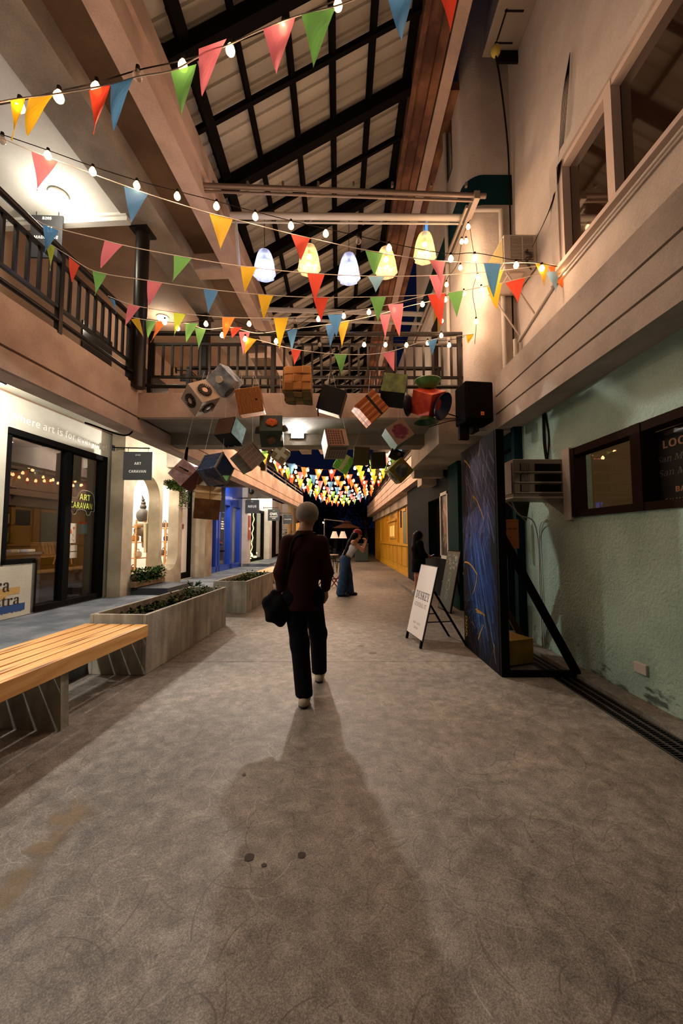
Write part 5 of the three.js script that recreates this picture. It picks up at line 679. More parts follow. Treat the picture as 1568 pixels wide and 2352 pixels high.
// ================= HANGING BOXES =================
const px5 = (ox, oy, k) => a => [ox + a[0] / k, oy + a[1] / k];
const boxTop = { y: 4.0 };
function hangBox(name, label, pts, depth, mat, opt = {}) {
  const [v, a, b, c] = pts, cxp = v[0] + (a[0] + b[0] + c[0] - 3 * v[0]) / 2, cyp = v[1] + (a[1] + b[1] + c[1] - 3 * v[1]) / 2, k = depth / FOCAL;
  let X = [a, b, c].map(q => (q[0] - v[0]) * k), Y = [a, b, c].map(q => -(q[1] - v[1]) * k);
  const len = q => Math.hypot(...q), nx = len(X), ny = len(Y), S = opt.size || Math.min(0.36, Math.max(0.24, Math.sqrt((nx * nx + ny * ny) / 2)));
  const xh = X.map(q => q / nx), yh = Y.map(q => q / ny), nrm = q => { const l = len(q); return q.map(w => w / l); };
  const pl = nrm(xh.map((q, i) => q + yh[i])), mi = nrm(xh.map((q, i) => q - yh[i]));
  X = pl.map((q, i) => (q + mi[i]) / Math.SQRT2); Y = pl.map((q, i) => (q - mi[i]) / Math.SQRT2);
  let Z = [X[1] * Y[2] - X[2] * Y[1], X[2] * Y[0] - X[0] * Y[2], X[0] * Y[1] - X[1] * Y[0]]; if (Z[0] + Z[1] + Z[2] > 0) Z = Z.map(q => -q);
  const w = ray(cxp, cyp).normalize(), r = w.clone().cross(UP).normalize(), u = r.clone().cross(w);
  const e = [0, 1, 2].map(i => r.clone().multiplyScalar(X[i]).addScaledVector(u, Y[i]).addScaledVector(w, -Z[i]));
  let map = { AB: 'z', BC: 'x', CA: 'y' };
  if (e[0].clone().cross(e[1]).dot(e[2]) < 0) { e.unshift(e.splice(1, 1)[0]); map = { AB: 'z', BC: 'y', CA: 'x' }; }
  const p = at(cxp, cyp, depth), o = thing(name, label, 'hanging box', p, 0, opt.group || 'decorated boxes hung before the footbridge'), q = new THREE.Quaternion().setFromRotationMatrix(M4.makeBasis(...e)), h = S / 2;
  const place = (f, g) => { const m = map[f]; if (m === 'z') g.rotateY(Math.PI); else if (m === 'x') g.rotateY(-Math.PI / 2); else g.rotateX(Math.PI / 2); g.translate(m === 'x' ? -h : 0, m === 'y' ? -h : 0, m === 'z' ? -h : 0); g.applyQuaternion(q); return g; };   // a shape lying on +z moved to that face
  const body = opt.body ? opt.body(S) : rbox(S, S, S, 0.008, 0, 0, 0); body.applyQuaternion(q); mesh('box_body', body, mat, o);
  const faceMap = (f, m, nm = 'face_sheet', sc = 0.985) => { const g = new THREE.PlaneGeometry(S * sc, S * sc); g.translate(0, 0, 0.0012); mesh(nm, place(f, g), m.isMaterial ? m : STD(0xffffff, { map: m, roughness: 0.7 }), o); };
  let top = 0; for (const x of [-1, 1]) for (const y of [-1, 1]) for (const z of [-1, 1]) { const t = V(x, y, z).multiplyScalar(h * 0.96).applyQuaternion(q); if (t.y > top) { top = t.y; o.userData._t = t.clone(); } }
  const t = o.userData._t; delete o.userData._t; const tie = depth < 6 ? V(p.x + rr(-0.08, 0.08), opt.tie || 4.0, -5.94) : V(p.x, 3.29, p.z); mesh('thread', rod(t, tie.sub(p), 0.0014, 4), M.thread, o);
  return { o, place, faceMap, S, h, q };
}
const paper = (bg, ink, draw) => canvasTex(256, 256, (g, w, h) => { g.fillStyle = bg; g.fillRect(0, 0, w, h); g.fillStyle = ink; draw(g, w, h); });
{
  const A = px5(410, 820, 5.807), B = px5(640, 820, 6.03), C = px5(860, 840, 7.84), D = px5(380, 950, 6.03), F = px5(600, 1000, 4.356), H = px5(660, 980, 4.61), P = (f, ...l) => l.map(f);
  let x;
  const ringOf = (bx, face, dy = 0) => { const parts = []; for (let i = 0; i < 22; i++) { const a = i / 22 * 6.283; parts.push(put(new THREE.BoxGeometry(bx.S * 0.15, bx.S * 0.032, 0.03), Math.cos(a) * bx.S * 0.22, Math.sin(a) * bx.S * 0.22 + dy, 0.016, 0, 0, a)); } mesh('fluted_ring', bx.place(face, uvm(mergeGeometries(parts))), STD(0x3a2a24, { roughness: 0.8 }), bx.o); const d = new THREE.CylinderGeometry(bx.S * 0.12, bx.S * 0.12, 0.02, 18); d.rotateX(Math.PI / 2); d.translate(0, dy, 0.01); mesh('ring_centre', bx.place(face, uvm(d)), STD(0xc9a894), bx.o); };
  x = hangBox('hanging_box', 'pale pink box with dark fluted rings, at the left end', P(A, [320, 605], [115, 375], [555, 525], [240, 795]), 5.5, STD(0xc9b3a4, { map: rep(T.white, 1) })); ringOf(x, 'AB'); ringOf(x, 'CA'); ringOf(x, 'BC');
  x = hangBox('hanging_box', 'marbled blue grey box with a round knob', P(A, [740, 310], [550, 75], [590, 560], [835, 330]), 5.6, STD(0xffffff, { map: rep(mottle(256, 0x4c5663, 0x9aa3ac, 3, 301, 0.05), 2.4), roughness: 0.5 })); { const d = new THREE.CylinderGeometry(0.05, 0.05, 0.03, 22); d.rotateX(Math.PI / 2); d.translate(0, 0.02, 0.015); mesh('knob', x.place('AB', uvm(d)), STD(0xcfc6b8), x.o); const d2 = new THREE.CylinderGeometry(0.09, 0.09, 0.01, 24); d2.rotateX(Math.PI / 2); d2.translate(0.05, -0.05, 0.002); mesh('round_hole', x.place('BC', uvm(d2)), STD(0x3a3a3e), x.o); }
  const ply = STD(0xffffff, { map: rep(woodTex(0x8a4f1e, 0xb9742e, 311, false), 3), roughness: 0.6 });
  x = hangBox('hanging_box', 'plain orange brown plywood box', P(A, [840, 775], [750, 430], [1130, 725], [880, 835]), 5.5, ply); { const d = new THREE.CylinderGeometry(0.013, 0.013, 0.004, 12); d.rotateX(Math.PI / 2); d.translate(0, 0.1, 0.002); mesh('drill_hole', x.place('AB', uvm(d)), M.brownFrame, x.o); }
  x = hangBox('hanging_box', 'shaggy brown box wrapped in cardboard pads and moss', P(B, [75, 462], [60, 150], [450, 465], [130, 640]), 5.5, STD(0x6a4a22, { roughness: 0.95 })); for (const f of ['AB', 'BC', 'CA']) for (let i = 0; i < 3; i++) for (let j = 0; j < 3; j++) { const g = rbox(x.S * 0.34, x.S * 0.36, 0.035, 0.014, (i - 1) * x.S * 0.34 + rr(-0.008, 0.008), (j - 1) * x.S * 0.34, 0.012 + rr(0, 0.012), rr(-0.12, 0.12), rr(-0.12, 0.12), rr(-0.06, 0.06)); mesh('pad', x.place(f, g), STD(f === 'AB' ? pick([0xa8703a, 0x9a6430, 0xb57d45]) : pick([0x6a552c, 0x5a4a2c, 0x7a5f32]), { roughness: 0.95 }), x.o); }
  x = hangBox('hanging_box', 'black book-like box with cream page edges and a tassel', P(B, [525, 705], [615, 365], [835, 805], [548, 775]), 5.5, STD(0x1a1216, { roughness: 0.75 })); x.faceMap('BC', STD(0xc9b088, { roughness: 0.8 }), 'page_edge', 0.9); mesh('tassel', tube([V(-0.17, 0.0, 0.2), V(-0.19, -0.1, 0.2), V(-0.185, -0.27, 0.2)], 0.01), M.cord, x.o);
  const stripe = canvasTex(256, 256, (g, w, h) => { g.fillStyle = '#b8622c'; g.fillRect(0, 0, w, h); for (let i = 0; i < 9; i++) { g.fillStyle = ['#d58a4e', '#a04c1e', '#e0a878', '#8c3c14'][i % 4]; g.fillRect(i * 29, 0, i % 3 ? 14 : 5, h); } g.fillStyle = '#191512'; g.fillRect(0, 90, w, 28); });
  x = hangBox('hanging_box', 'orange striped timber box with a black band', P(B, [1280, 920], [1080, 655], [1510, 700], [1210, 1010]), 5.5, ply); for (const f of ['AB', 'BC', 'CA']) x.faceMap(f, stripe);
  x = hangBox('hanging_box', 'box with mossy green upper face and black lower face', P(C, [515, 495], [130, 450], [590, 150], [480, 800]), 5.5, STD(0x14130e, { roughness: 0.8 })); x.faceMap('AB', STD(0xffffff, { map: rep(mottle(128, 0x2f3a16, 0x5c6a2c, 4, 321, 0.12), 1), roughness: 0.8 }), 'green_face', 0.99);
  // red box with bowls on its faces
  x = hangBox('hanging_box', 'red painted box with plastic bowls fixed to its faces', P(C, [1035, 535], [705, 415], [1290, 478], [960, 950]), 5.45, STD(0xffffff, { map: rep(mottle(256, 0x9c1810, 0xd8501e, 3, 331, 0.06), 2.5), roughness: 0.55 }));
  { const bowl = (r, d) => lathe([[r * 0.45, 0], [r * 0.5, 0.004], [r * 0.9, d * 0.8], [r, d], [r * 1.03, d], [r * 0.94, d * 0.8], [r * 0.52, 0], [0, -0.002]], 30).rotateX(Math.PI / 2); const c = x.o; const bx = x;
    const gb = lathe([[0.06, 0], [0.09, 0.01], [0.15, 0.09], [0.18, 0.125], [0.185, 0.12], [0.155, 0.085], [0.095, 0.0], [0, -0.002]], 34); gb.translate(0.0, bx.h * 1.12, 0.0); mesh('green_bowl', gb, STD(0x4f8a4a, { roughness: 0.35 }), c); mesh('bowl_rim', uvm(new THREE.TorusGeometry(0.182, 0.008, 8, 36).rotateX(Math.PI / 2).translate(0, bx.h * 1.12 + 0.124, 0)), STD(0xa8c89a, { roughness: 0.4 }), c);
    mesh('blue_bowl', bx.place('BC', bowl(0.19, 0.1)), STD(0x17234a, { roughness: 0.35 }), c);
    const far = bowl(0.17, 0.09); far.rotateY(-Math.PI / 2 - 0.5); far.translate(-bx.h * 1.25, 0.0, -0.06); mesh('blue_bowl', far, STD(0x151c33, { roughness: 0.35 }), c);
    const lowb = bowl(0.17, 0.08); lowb.rotateX(Math.PI / 2); lowb.translate(-0.03, -bx.h * 1.32, 0.0); mesh('green_bowl', lowb, STD(0x1e4a22, { roughness: 0.3 }), c); }
  x = hangBox('hanging_box', 'grey green box with a magenta spot', P(C, [410, 1430], [200, 1130], [720, 1235], [320, 1555]), 5.6, STD(0x5f7063, { roughness: 0.7 })); x.faceMap('AB', canvasTex(256, 256, (g, w, h) => { g.fillStyle = '#8f6f5c'; g.fillRect(0, 0, w, h); for (let i = 0; i < 240; i++) { const t = rnd() * 6.3, r = Math.pow(rnd(), 0.7) * 92; g.fillStyle = pick(['#5c1030', '#6e1a3a', '#4a0c26', '#7c2a44']); g.globalAlpha = 0.4; g.beginPath(); g.arc(128 + Math.cos(t) * r, 128 + Math.sin(t) * r, rr(8, 20), 0, 6.3); g.fill(); } }), 'painted_spot');
  x = hangBox('hanging_box', 'olive box with crinkled glass discs, lowest on the right', P(H, [1200, 600], [1085, 450], [1320, 470], [1150, 618]), 5.7, STD(0x6a5e14, { roughness: 0.4, metalness: 0.2 }), { size: 0.27 }); for (const f of ['AB', 'CA']) { const d = new THREE.SphereGeometry(0.095, 16, 10); d.scale(1, 1, 0.25); { const ps = d.attributes.position; for (let i = 0; i < ps.count; i++) { const k = 1 + 0.12 * (hash(i, 3, 7) - 0.5); ps.setXYZ(i, ps.getX(i) * k, ps.getY(i) * k, ps.getZ(i) * k); } d.computeVertexNormals(); } mesh('glass_disc', x.place(f, uvm(d)), PHY(0x4a5048, { roughness: 0.12, metalness: 0.3, clearcoat: 1 }), x.o); } mesh('hanger_block', rbox(0.2, 0.14, 0.12, 0.01, -0.03, 0.24, -0.02, 0, 0, -0.4), M.acDark, x.o); mesh('bolt', cyl(0.025, 0.025, 0.03, 10, 0.0, 0.24, 0.05, Math.PI / 2), M.rust, x.o);
  x = hangBox('hanging_box', 'torn box with brown, black and teal sides', P(A, [690, 1010], [760, 820], [450, 1050], [860, 1140]), 5.6, STD(0x14170f, { roughness: 0.9 })); x.faceMap('AB', STD(0x4a2f22, { roughness: 0.9 }), 'brown_face'); x.faceMap('CA', STD(0xffffff, { map: rep(mottle(128, 0x1d4a48, 0x5c948c, 3, 341, 0.1), 1), roughness: 0.8 }), 'teal_face', 0.92); for (let i = 0; i < 10; i++) mesh('torn_edge', x.place('BC', put(new THREE.ConeGeometry(0.018, 0.06, 4), -x.h + i * x.S / 9.5, x.h, 0.01, 0, 0, rr(-0.6, 0.6))), STD(0x1c1c12), x.o);
  const rock = (s, k) => { const pts = []; for (let i = 0; i < 26; i++) { const v = V(rr(-1, 1), rr(-1, 1), rr(-0.3, 1)).normalize().multiplyScalar(s * rr(0.8, 1.15)); pts.push(v); } return uvm(new ConvexGeometry(pts)); };
  x = hangBox('hanging_box', 'dark green box studded with an orange rosette and rocks', P(A, [1075, 990], [1070, 790], [1385, 982], [1105, 1205]), 5.6, STD(0x2a3a2c, { roughness: 0.65 })); { const pet = []; for (let i = 0; i < 26; i++) { const a = i * 2.4, r = 0.012 * Math.sqrt(i) * 1.1; pet.push(put(new THREE.SphereGeometry(0.026, 7, 5).scale(1, 1, 0.45), Math.cos(a) * r, Math.sin(a) * r + 0.01, 0.03 - r * 0.25, 0.5 * Math.sin(a), 0.5 * Math.cos(a), a)); } mesh('rosette', x.place('AB', uvm(mergeGeometries(pet))), STD(0xc85a1c, { roughness: 0.7 }), x.o); mesh('rock', x.place('BC', rock(0.07, 1)), STD(0x6a4230, { roughness: 0.85 }), x.o); const r2 = rock(0.055, 2); r2.translate(0.19, 0.02, 0.05); mesh('rock', r2, STD(0x5a524c, { roughness: 0.6 }), x.o); const r3 = rock(0.06, 3); r3.translate(-0.19, 0.0, 0.05); mesh('rock', r3, STD(0x2a211c), x.o); const tri = new THREE.ConeGeometry(0.03, 0.14, 3); tri.translate(0.17, -0.1, 0.14); mesh('white_shard', uvm(tri), M.white, x.o); }
  const news = (bg, ink) => paper(bg, ink, (g, w, h) => { for (let c = 0; c < 4; c++) for (let i = 0; i < 44; i++) if (rnd() < 0.9) g.fillRect(8 + c * 62, 40 + i * 5, rr(40, 56), 1.6); g.font = 'bold 24px serif'; for (let i = 0; i < 12; i++) g.fillRect(10 + i * 20, 10, rr(8, 16), 18); });
  x = hangBox('hanging_box', 'grey box papered with newsprint', P(D, [1200, 770], [1005, 565], [1405, 600], [1075, 840]), 5.7, STD(0x6b6557, { roughness: 0.9 })); x.faceMap('AB', news('#a08a7c', '#3a3030'), 'newsprint'); x.faceMap('CA', news('#77705f', '#3a342c'), 'newsprint');
  const glossB = PHY(0x0a2a58, { roughness: 0.18, clearcoat: 1, bumpMap: stuccoBump, bumpScale: 0.008 });
  x = hangBox('hanging_box', 'glossy dark blue box with taped grey edges', P(D, [690, 745], [430, 790], [785, 540], [865, 960]), 5.5, glossB); for (const f of ['AB', 'BC', 'CA']) for (const k of [-1, 1]) { const g = new THREE.BoxGeometry(0.022, x.S, 0.006); g.translate(k * (x.h - 0.01), 0, 0.001); mesh('edge_tape', x.place(f, uvm(g)), STD(0x6f6a62, { roughness: 0.6 }), x.o); }
  x = hangBox('hanging_box', 'mauve crumpled box with a torn flap', P(D, [395, 790], [230, 600], [235, 1010], [530, 900]), 5.5, STD(0x6a4448, { roughness: 0.9 })); x.faceMap('AB', STD(0xffffff, { map: rep(mottle(128, 0x7c5a58, 0xa58684, 3, 351, 0.08), 1), roughness: 0.9 }), 'mauve_face', 0.99); mesh('torn_flap', x.place('AB', put(new THREE.BoxGeometry(0.05, 0.15, 0.01), 0.01, 0.02, 0.03, 0.5, 0.5, 0.3)), STD(0x8f7472), x.o); mesh('slit', x.place('AB', put(new THREE.BoxGeometry(0.022, 0.17, 0.004), 0.045, 0.01, 0.002, 0, 0, 0.3)), M.blackMatt, x.o);
  const card = STD(0xffffff, { map: rep(mottle(256, 0x6f4a26, 0x94683a, 4, 361, 0.06), 2), roughness: 0.9 });
  x = hangBox('hanging_box', 'brown cardboard carton taped along the top, lowest on the left', P(D, [415, 1180], [430, 1000], [760, 1195], [388, 1452]), 5.4, card); x.faceMap('AB', STD(0xb89a6c, { map: rep(T.white, 1), roughness: 0.85 }), 'lid', 1.0); { const g = new THREE.BoxGeometry(x.S * 0.16, x.S, 0.004); g.translate(0, 0, 0.003); mesh('packing_tape', x.place('AB', uvm(g)), STD(0xcbb48a, { roughness: 0.4 }), x.o); const g2 = new THREE.BoxGeometry(x.S, 0.012, 0.004); g2.translate(0, 0.02, 0.004); mesh('lid_seam', x.place('AB', uvm(g2)), STD(0x7a5c34), x.o); }
  const cal = paper('#8a5c4c', '#2c1a18', (g, w, h) => { g.fillStyle = '#a98a76'; g.fillRect(0, 0, w, 70); g.fillStyle = '#2c1a18'; g.fillRect(20, 50, 216, 16); for (let i = 0; i < 6; i++) for (let j = 0; j < 5; j++) g.fillRect(26 + i * 36, 90 + j * 30, 22, 16); g.fillRect(0, 238, 256, 8); });
  const cal2 = paper('#8c7c68', '#33291f', (g, w, h) => { for (let i = 0; i < 5; i++) for (let j = 0; j < 7; j++) g.fillRect(100 + i * 28, 16 + j * 32, 16, 18); g.fillStyle = '#5a4a3a'; g.fillRect(20, 20, 60, 210); for (let i = 0; i < 60; i++) g.fillRect(rr(20, 240), rr(150, 250), 6, 4); });
  x = hangBox('hanging_box', 'box papered with rows of small printed windows and one white side', P(B, [685, 1230], [640, 995], [970, 1225], [630, 1425]), 5.6, STD(0x8a7460, { roughness: 0.9 })); x.faceMap('AB', cal, 'printed_face'); x.faceMap('BC', cal2, 'printed_face'); x.faceMap('CA', STD(0xdcdcd6), 'white_face');
  const gA = canvasTex(128, 128, (g, w, h) => { g.fillStyle = '#6cc23a'; g.fillRect(0, 0, w, h); g.fillStyle = '#c8c890'; g.fillRect(52, 0, 30, h); g.fillStyle = '#b8d08a'; for (let i = 0; i < 9; i++) g.fillRect(rr(0, 110), rr(0, 110), rr(8, 26), rr(4, 12)); g.fillStyle = '#2a5a1a'; g.fillRect(14, 70, 20, 5); });
  x = hangBox('hanging_box', 'small bright green and yellow carton under the bridge', P(F, [855, 385], [720, 295], [935, 245], [845, 405]), 6.7, STD(0x5a9a34, { roughness: 0.7 }), { group: 'boxes hung under the footbridge' }); for (const f of ['AB', 'BC', 'CA']) x.faceMap(f, gA, 'printed_face');
  x = hangBox('hanging_box', 'tan carton crossed with white tape under the bridge', P(F, [220, 270], [90, 185], [290, 180], [228, 300]), 6.7, STD(0x8a7a58, { roughness: 0.9 }), { group: 'boxes hung under the footbridge' }); for (const r of [0, 1]) { const g = new THREE.BoxGeometry(x.S * 0.28, x.S, 0.004); if (r) g.rotateZ(Math.PI / 2); g.translate(0, 0, 0.003 + r * 0.002); mesh('packing_tape', x.place('AB', uvm(g)), STD(0xcfccb8, { roughness: 0.5 }), x.o); }
  hangBox('hanging_box', 'dark olive box under the bridge, right of the green carton', P(F, [1090, 270], [915, 250], [1090, 140], [1080, 300]), 6.6, STD(0x4a4224, { roughness: 0.9 }), { group: 'boxes hung under the footbridge' });
  hangBox('hanging_box', 'dark ragged box under the bridge, behind the olive disc box', P(F, [1110, 300], [1110, 190], [1240, 290], [1095, 325]), 6.6, STD(0x2c2a1a, { roughness: 0.95 }), { group: 'boxes hung under the footbridge' });
}

// ================= BUNTING AND STRING LIGHTS =================
const FC = { y: 0xf6cc2c, r: 0xee5238, p: 0xf08a9c, g: 0x7cc86a, b: 0x5a9ede, o: 0xf68a3a, l: 0xc4dc4a, s: 0x96cae8 };
const FM = Object.fromEntries(Object.entries(FC).map(([k, c]) => [k, PHY(c, { transmission: 0.45, roughness: 0.9, thickness: 0, side: THREE.DoubleSide })]));
function flagGeo(a, b, c, bend) {        // cloth triangle hanging from a-b to the tip c, slightly billowed
  const pos = [], n = 6, pt = (u, v) => { const t = a.clone().lerp(b, u), e = t.lerp(c, v); e.z += bend * Math.sin(v * 2.6) * (0.5 + 0.5 * Math.sin(u * 3 + v * 2)); return e; }, nor = V(0, 0, 1);
  for (let j = 0; j < n; j++) for (let i = 0; i < 4; i++) { const u0 = i / 4, u1 = (i + 1) / 4, v0 = j / n, v1 = (j + 1) / n; const A = pt(u0, v0), B = pt(u1, v0), C = pt(u0, v1), D = pt(u1, v1); for (const q of [A, C, B, B, C, D]) pos.push(q.x, q.y, q.z); }
  const g = new THREE.BufferGeometry(); g.setAttribute('position', new THREE.Float32BufferAttribute(pos, 3)); g.computeVertexNormals(); return uvm(g);
}
function depthOf(x0, z0, x1, z1) { return px => z0 + (z1 - z0) * (px - x0) / (x1 - x0); }
function bunting(label, line, dep, flags) {
  const o = thing('bunting', label, 'bunting', at(line[0][0], line[0][1], dep(line[0][0]))), loc = (x, y, z = dep(x)) => at(x, y, z).sub(o.position);
  mesh('ribbon', tube(line.map(p => loc(...p)), 0.0045, 5, line.length * 8), M.ribbon, o);
  flags.forEach(([x0, y0, x1, y1, x2, y2, k], i) => { const z = dep((x0 + x1) / 2); mesh('flag', flagGeo(loc(x0, y0, dep(x0)), loc(x1, y1, dep(x1)), loc(x2, y2, z), (i % 2 ? 1 : -1) * 0.025), FM[k], o); });
}
const bulbGeo = lathe([[0, -0.045], [0.018, -0.042], [0.028, -0.028], [0.03, -0.014], [0.024, 0.004], [0.014, 0.02], [0.012, 0.03]], 14), socketGeo = cyl(0.013, 0.015, 0.03, 8, 0, 0.04, 0);
const litBulb = GLOW(0xffb878, 12), deadBulb = PHY(0xd8d0c8, { transmission: 0.8, roughness: 0.1, thickness: 0 });
function lightString(label, line, dep, bulbs, cd = LUX.bulb, cord = M.cord) {
  const o = thing('string_lights', label, 'string lights', at(line[0][0], line[0][1], dep(line[0][0]))), loc = (x, y) => at(x, y, dep(x)).sub(o.position);
  mesh('cord', tube(line.map(p => loc(...p)), 0.004, 5, line.length * 8), cord, o);
  for (const [x, y, off] of bulbs) { const p = loc(x, y); const s = mesh('bulb_socket', socketGeo, M.cord, o), b = mesh('bulb', bulbGeo, off ? deadBulb : litBulb, o); s.position.copy(p); b.position.copy(p); if (!off) lamp(o, p.x, p.y - 0.012, p.z, WARM, cd, 1.4); }
}
const overBulbs = (b, dy = -9) => b.map(p => [p[0], p[1] + dy]);
{
  const d1 = depthOf(0, 2.2, 1050, 2.45);
  bunting('nearest bunting, across the top left of the view', [[-120, 262], [20, 230], [130, 215], [260, 192], [316, 176], [400, 160], [456, 130], [530, 100], [604, 66], [690, 34], [776, 12], [890, -30], [1060, -70]], d1, [[24, 230, 58, 226, 24, 320, 'y'], [66, 226, 122, 219, 64, 313, 'y'], [205, 208, 254, 194, 213, 306, 'r'], [254, 194, 306, 179, 262, 301, 'b'], [392, 165, 451, 147, 416, 267, 'g'], [456, 112, 520, 89, 464, 222, 'p'], [604, 67, 678, 40, 635, 167, 'p'], [692, 33, 770, 18, 719, 156, 'g'], [886, -20, 955, -40, 923, 88, 'b'], [998, -35, 1062, -60, 1033, 77, 'r']]);
  const b1 = [[45, 240], [135, 218], [221, 199], [316, 170, 1], [420, 147], [529, 111], [650, 62], [776, 8], [905, -40], [1050, -80]];
  lightString('nearest light string, along the top bunting', overBulbs([[-120, 268], ...b1]), px => d1(px) + 0.03, b1);
  const d2 = depthOf(0, 3.25, 1300, 4.45);
  bunting('bunting falling from the upper left railing to the right wall', [[-60, 290], [72, 346], [134, 370], [285, 426], [341, 446], [480, 489], [535, 503], [668, 537], [712, 547], [838, 574], [985, 597], [1110, 604], [1228, 604], [1302, 612]], d2, [[72, 348, 133, 371, 83, 437, 'p'], [285, 428, 341, 445, 302, 511, 'b'], [480, 489, 535, 502, 506, 572, 'y'], [668, 538, 712, 547, 690, 600, 'r'], [838, 574, 880, 580, 860, 632, 'g'], [985, 597, 1022, 600, 1012, 655, 'p'], [1110, 604, 1150, 606, 1134, 682, 'b'], [1228, 604, 1260, 604, 1248, 662, 'y'], [1258, 612, 1299, 606, 1292, 660, 'o'], [1252, 625, 1282, 622, 1276, 676, 's']]);
  const b2 = [[5, 318, 1], [110, 354], [213, 391], [314, 423], [407, 448], [497, 471], [586, 495], [668, 516], [748, 534], [823, 551, 1], [893, 567], [1035, 592], [1090, 590], [1185, 607], [1244, 614], [1298, 622]];
  lightString('light string running from the left railing to the right window sill', overBulbs([[-60, 296], ...b2, [1306, 612]]), px => d2(px) - 0.04, b2);
  const d3 = depthOf(85, 3.9, 1245, 4.6);
  bunting('bunting from the left railing, passing before the pendant lamps', [[85, 506], [98, 514], [240, 552], [282, 563], [399, 586], [552, 611], [705, 627], [844, 634], [985, 633], [1122, 624], [1245, 610]], d3, [[98, 515, 135, 530, 100, 585, 'b'], [240, 553, 282, 563, 232, 616, 'p'], [399, 586, 441, 592, 395, 647, 'g'], [552, 611, 590, 613, 562, 672, 'y'], [705, 627, 746, 629, 723, 692, 'r'], [844, 634, 883, 635, 862, 672, 's'], [985, 633, 1022, 633, 1010, 690, 'p'], [1122, 624, 1156, 618, 1138, 675, 'l']]);
  const d4 = depthOf(104, 4.0, 1245, 4.75);
  bunting('bunting below the pendant lamps, from railing to tower', [[100, 552], [125, 567], [158, 588], [212, 621], [338, 644], [467, 663], [592, 676], [718, 683], [849, 682], [982, 677], [1065, 667], [1118, 657], [1206, 637], [1250, 626]], d4, [[104, 556, 126, 567, 114, 621, 'l'], [158, 590, 183, 610, 166, 648, 'r'], [212, 621, 246, 628, 217, 678, 'g'], [338, 644, 373, 650, 342, 702, 'p'], [467, 663, 502, 666, 477, 721, 'b'], [592, 675, 628, 678, 605, 734, 'y'], [718, 682, 754, 682, 737, 738, 'r'], [849, 682, 886, 682, 867, 741, 'g'], [982, 678, 1023, 672, 1014, 748, 'r'], [1027, 672, 1065, 668, 1048, 731, 'g'], [1118, 660, 1152, 650, 1141, 710, 'y'], [1160, 650, 1206, 636, 1188, 698, 'r']]);
  const d5 = depthOf(250, 5.0, 1100, 5.2);
  bunting('bunting tied to the round column, over the bridge railing', [[248, 680], [295, 698], [398, 717], [510, 728], [628, 730], [752, 723], [890, 700], [1000, 672]], d5, [[252, 683, 264, 690, 266, 720, 'b'], [295, 698, 323, 704, 289, 747, 'p'], [398, 717, 427, 720, 399, 771, 'l'], [510, 728, 540, 728, 514, 780, 'o'], [628, 729, 662, 729, 641, 803, 'y'], [752, 723, 787, 722, 772, 775, 'b'], [890, 700, 926, 697, 918, 770, 'p']]);
  const d6 = depthOf(300, 5.25, 1060, 5.4);
  bunting('bunting across the bridge railing, over the hanging boxes', [[300, 728], [345, 736], [426, 742], [473, 756], [529, 752], [590, 765], [658, 757], [775, 742], [871, 722], [926, 706], [1020, 685]], d6, [[300, 733, 320, 730, 330, 775, 'y'], [335, 735, 360, 736, 340, 776, 'g'], [360, 737, 380, 740, 345, 786, 'o'], [426, 741, 455, 743, 428, 786, 'g'], [447, 753, 473, 755, 455, 802, 'g'], [529, 751, 556, 752, 533, 776, 'r'], [548, 762, 574, 762, 558, 816, 'p'], [566, 774, 590, 780, 562, 813, 'y'], [658, 756, 683, 756, 670, 806, 'b'], [747, 746, 775, 742, 758, 798, 'b'], [775, 741, 802, 735, 785, 796, 'y'], [871, 723, 897, 721, 884, 778, 'p'], [897, 719, 926, 706, 917, 772, 'o']]);
  bunting('lowest bunting, hanging just above the boxes', [[590, 780], [667, 800], [767, 813], [878, 811], [980, 783], [1088, 767]], px => 5.45, [[667, 800, 692, 804, 676, 838, 'r'], [767, 813, 797, 813, 783, 860, 'g'], [878, 811, 906, 807, 905, 852, 'p'], [980, 783, 1005, 776, 992, 817, 'b'], [1070, 769, 1088, 768, 1076, 788, 'y']]);
  const b6 = [[378, 738], [408, 752], [473, 742], [521, 744], [510, 768], [572, 742], [563, 777], [634, 782], [625, 738, 1], [677, 736, 1], [731, 731], [789, 724], [847, 715], [905, 710], [970, 697], [1022, 686]];
  lightString('light string sagging over the bridge railing', [[320, 730], [408, 741], [521, 734], [634, 768], [731, 722], [847, 707], [970, 688], [1060, 672]], px => d6(px) - 0.05, b6);
  const b7 = [[836, 790], [885, 790], [933, 791], [982, 786], [1031, 791], [1013, 769], [734, 790, 1], [686, 784, 1]];
  lightString('light string along the bridge railing at the right', [[686, 775], [836, 781], [933, 782], [1031, 781], [1080, 770]], px => 5.92, b7, LUX.bulb * 0.8);
  const b8 = [[1075, 519], [1060, 553], [1070, 552], [1057, 613], [1025, 652], [1018, 684], [1014, 735]];
  lightString('light string wound along the awning rail by the tower', [[1080, 505], [1075, 512], [1062, 546], [1050, 606], [1025, 643], [1016, 676], [1012, 728]], depthOf(1075, 5.35, 1010, 6.2), b8);
  const b9 = [[1090, 592], [1097, 634], [1093, 737], [1065, 672], [1105, 662]];
  lightString('light string hanging down the tower corner', [[1078, 520], [1088, 584], [1095, 626], [1085, 668], [1093, 729], [1090, 790]], px => 5.5, b9);
}
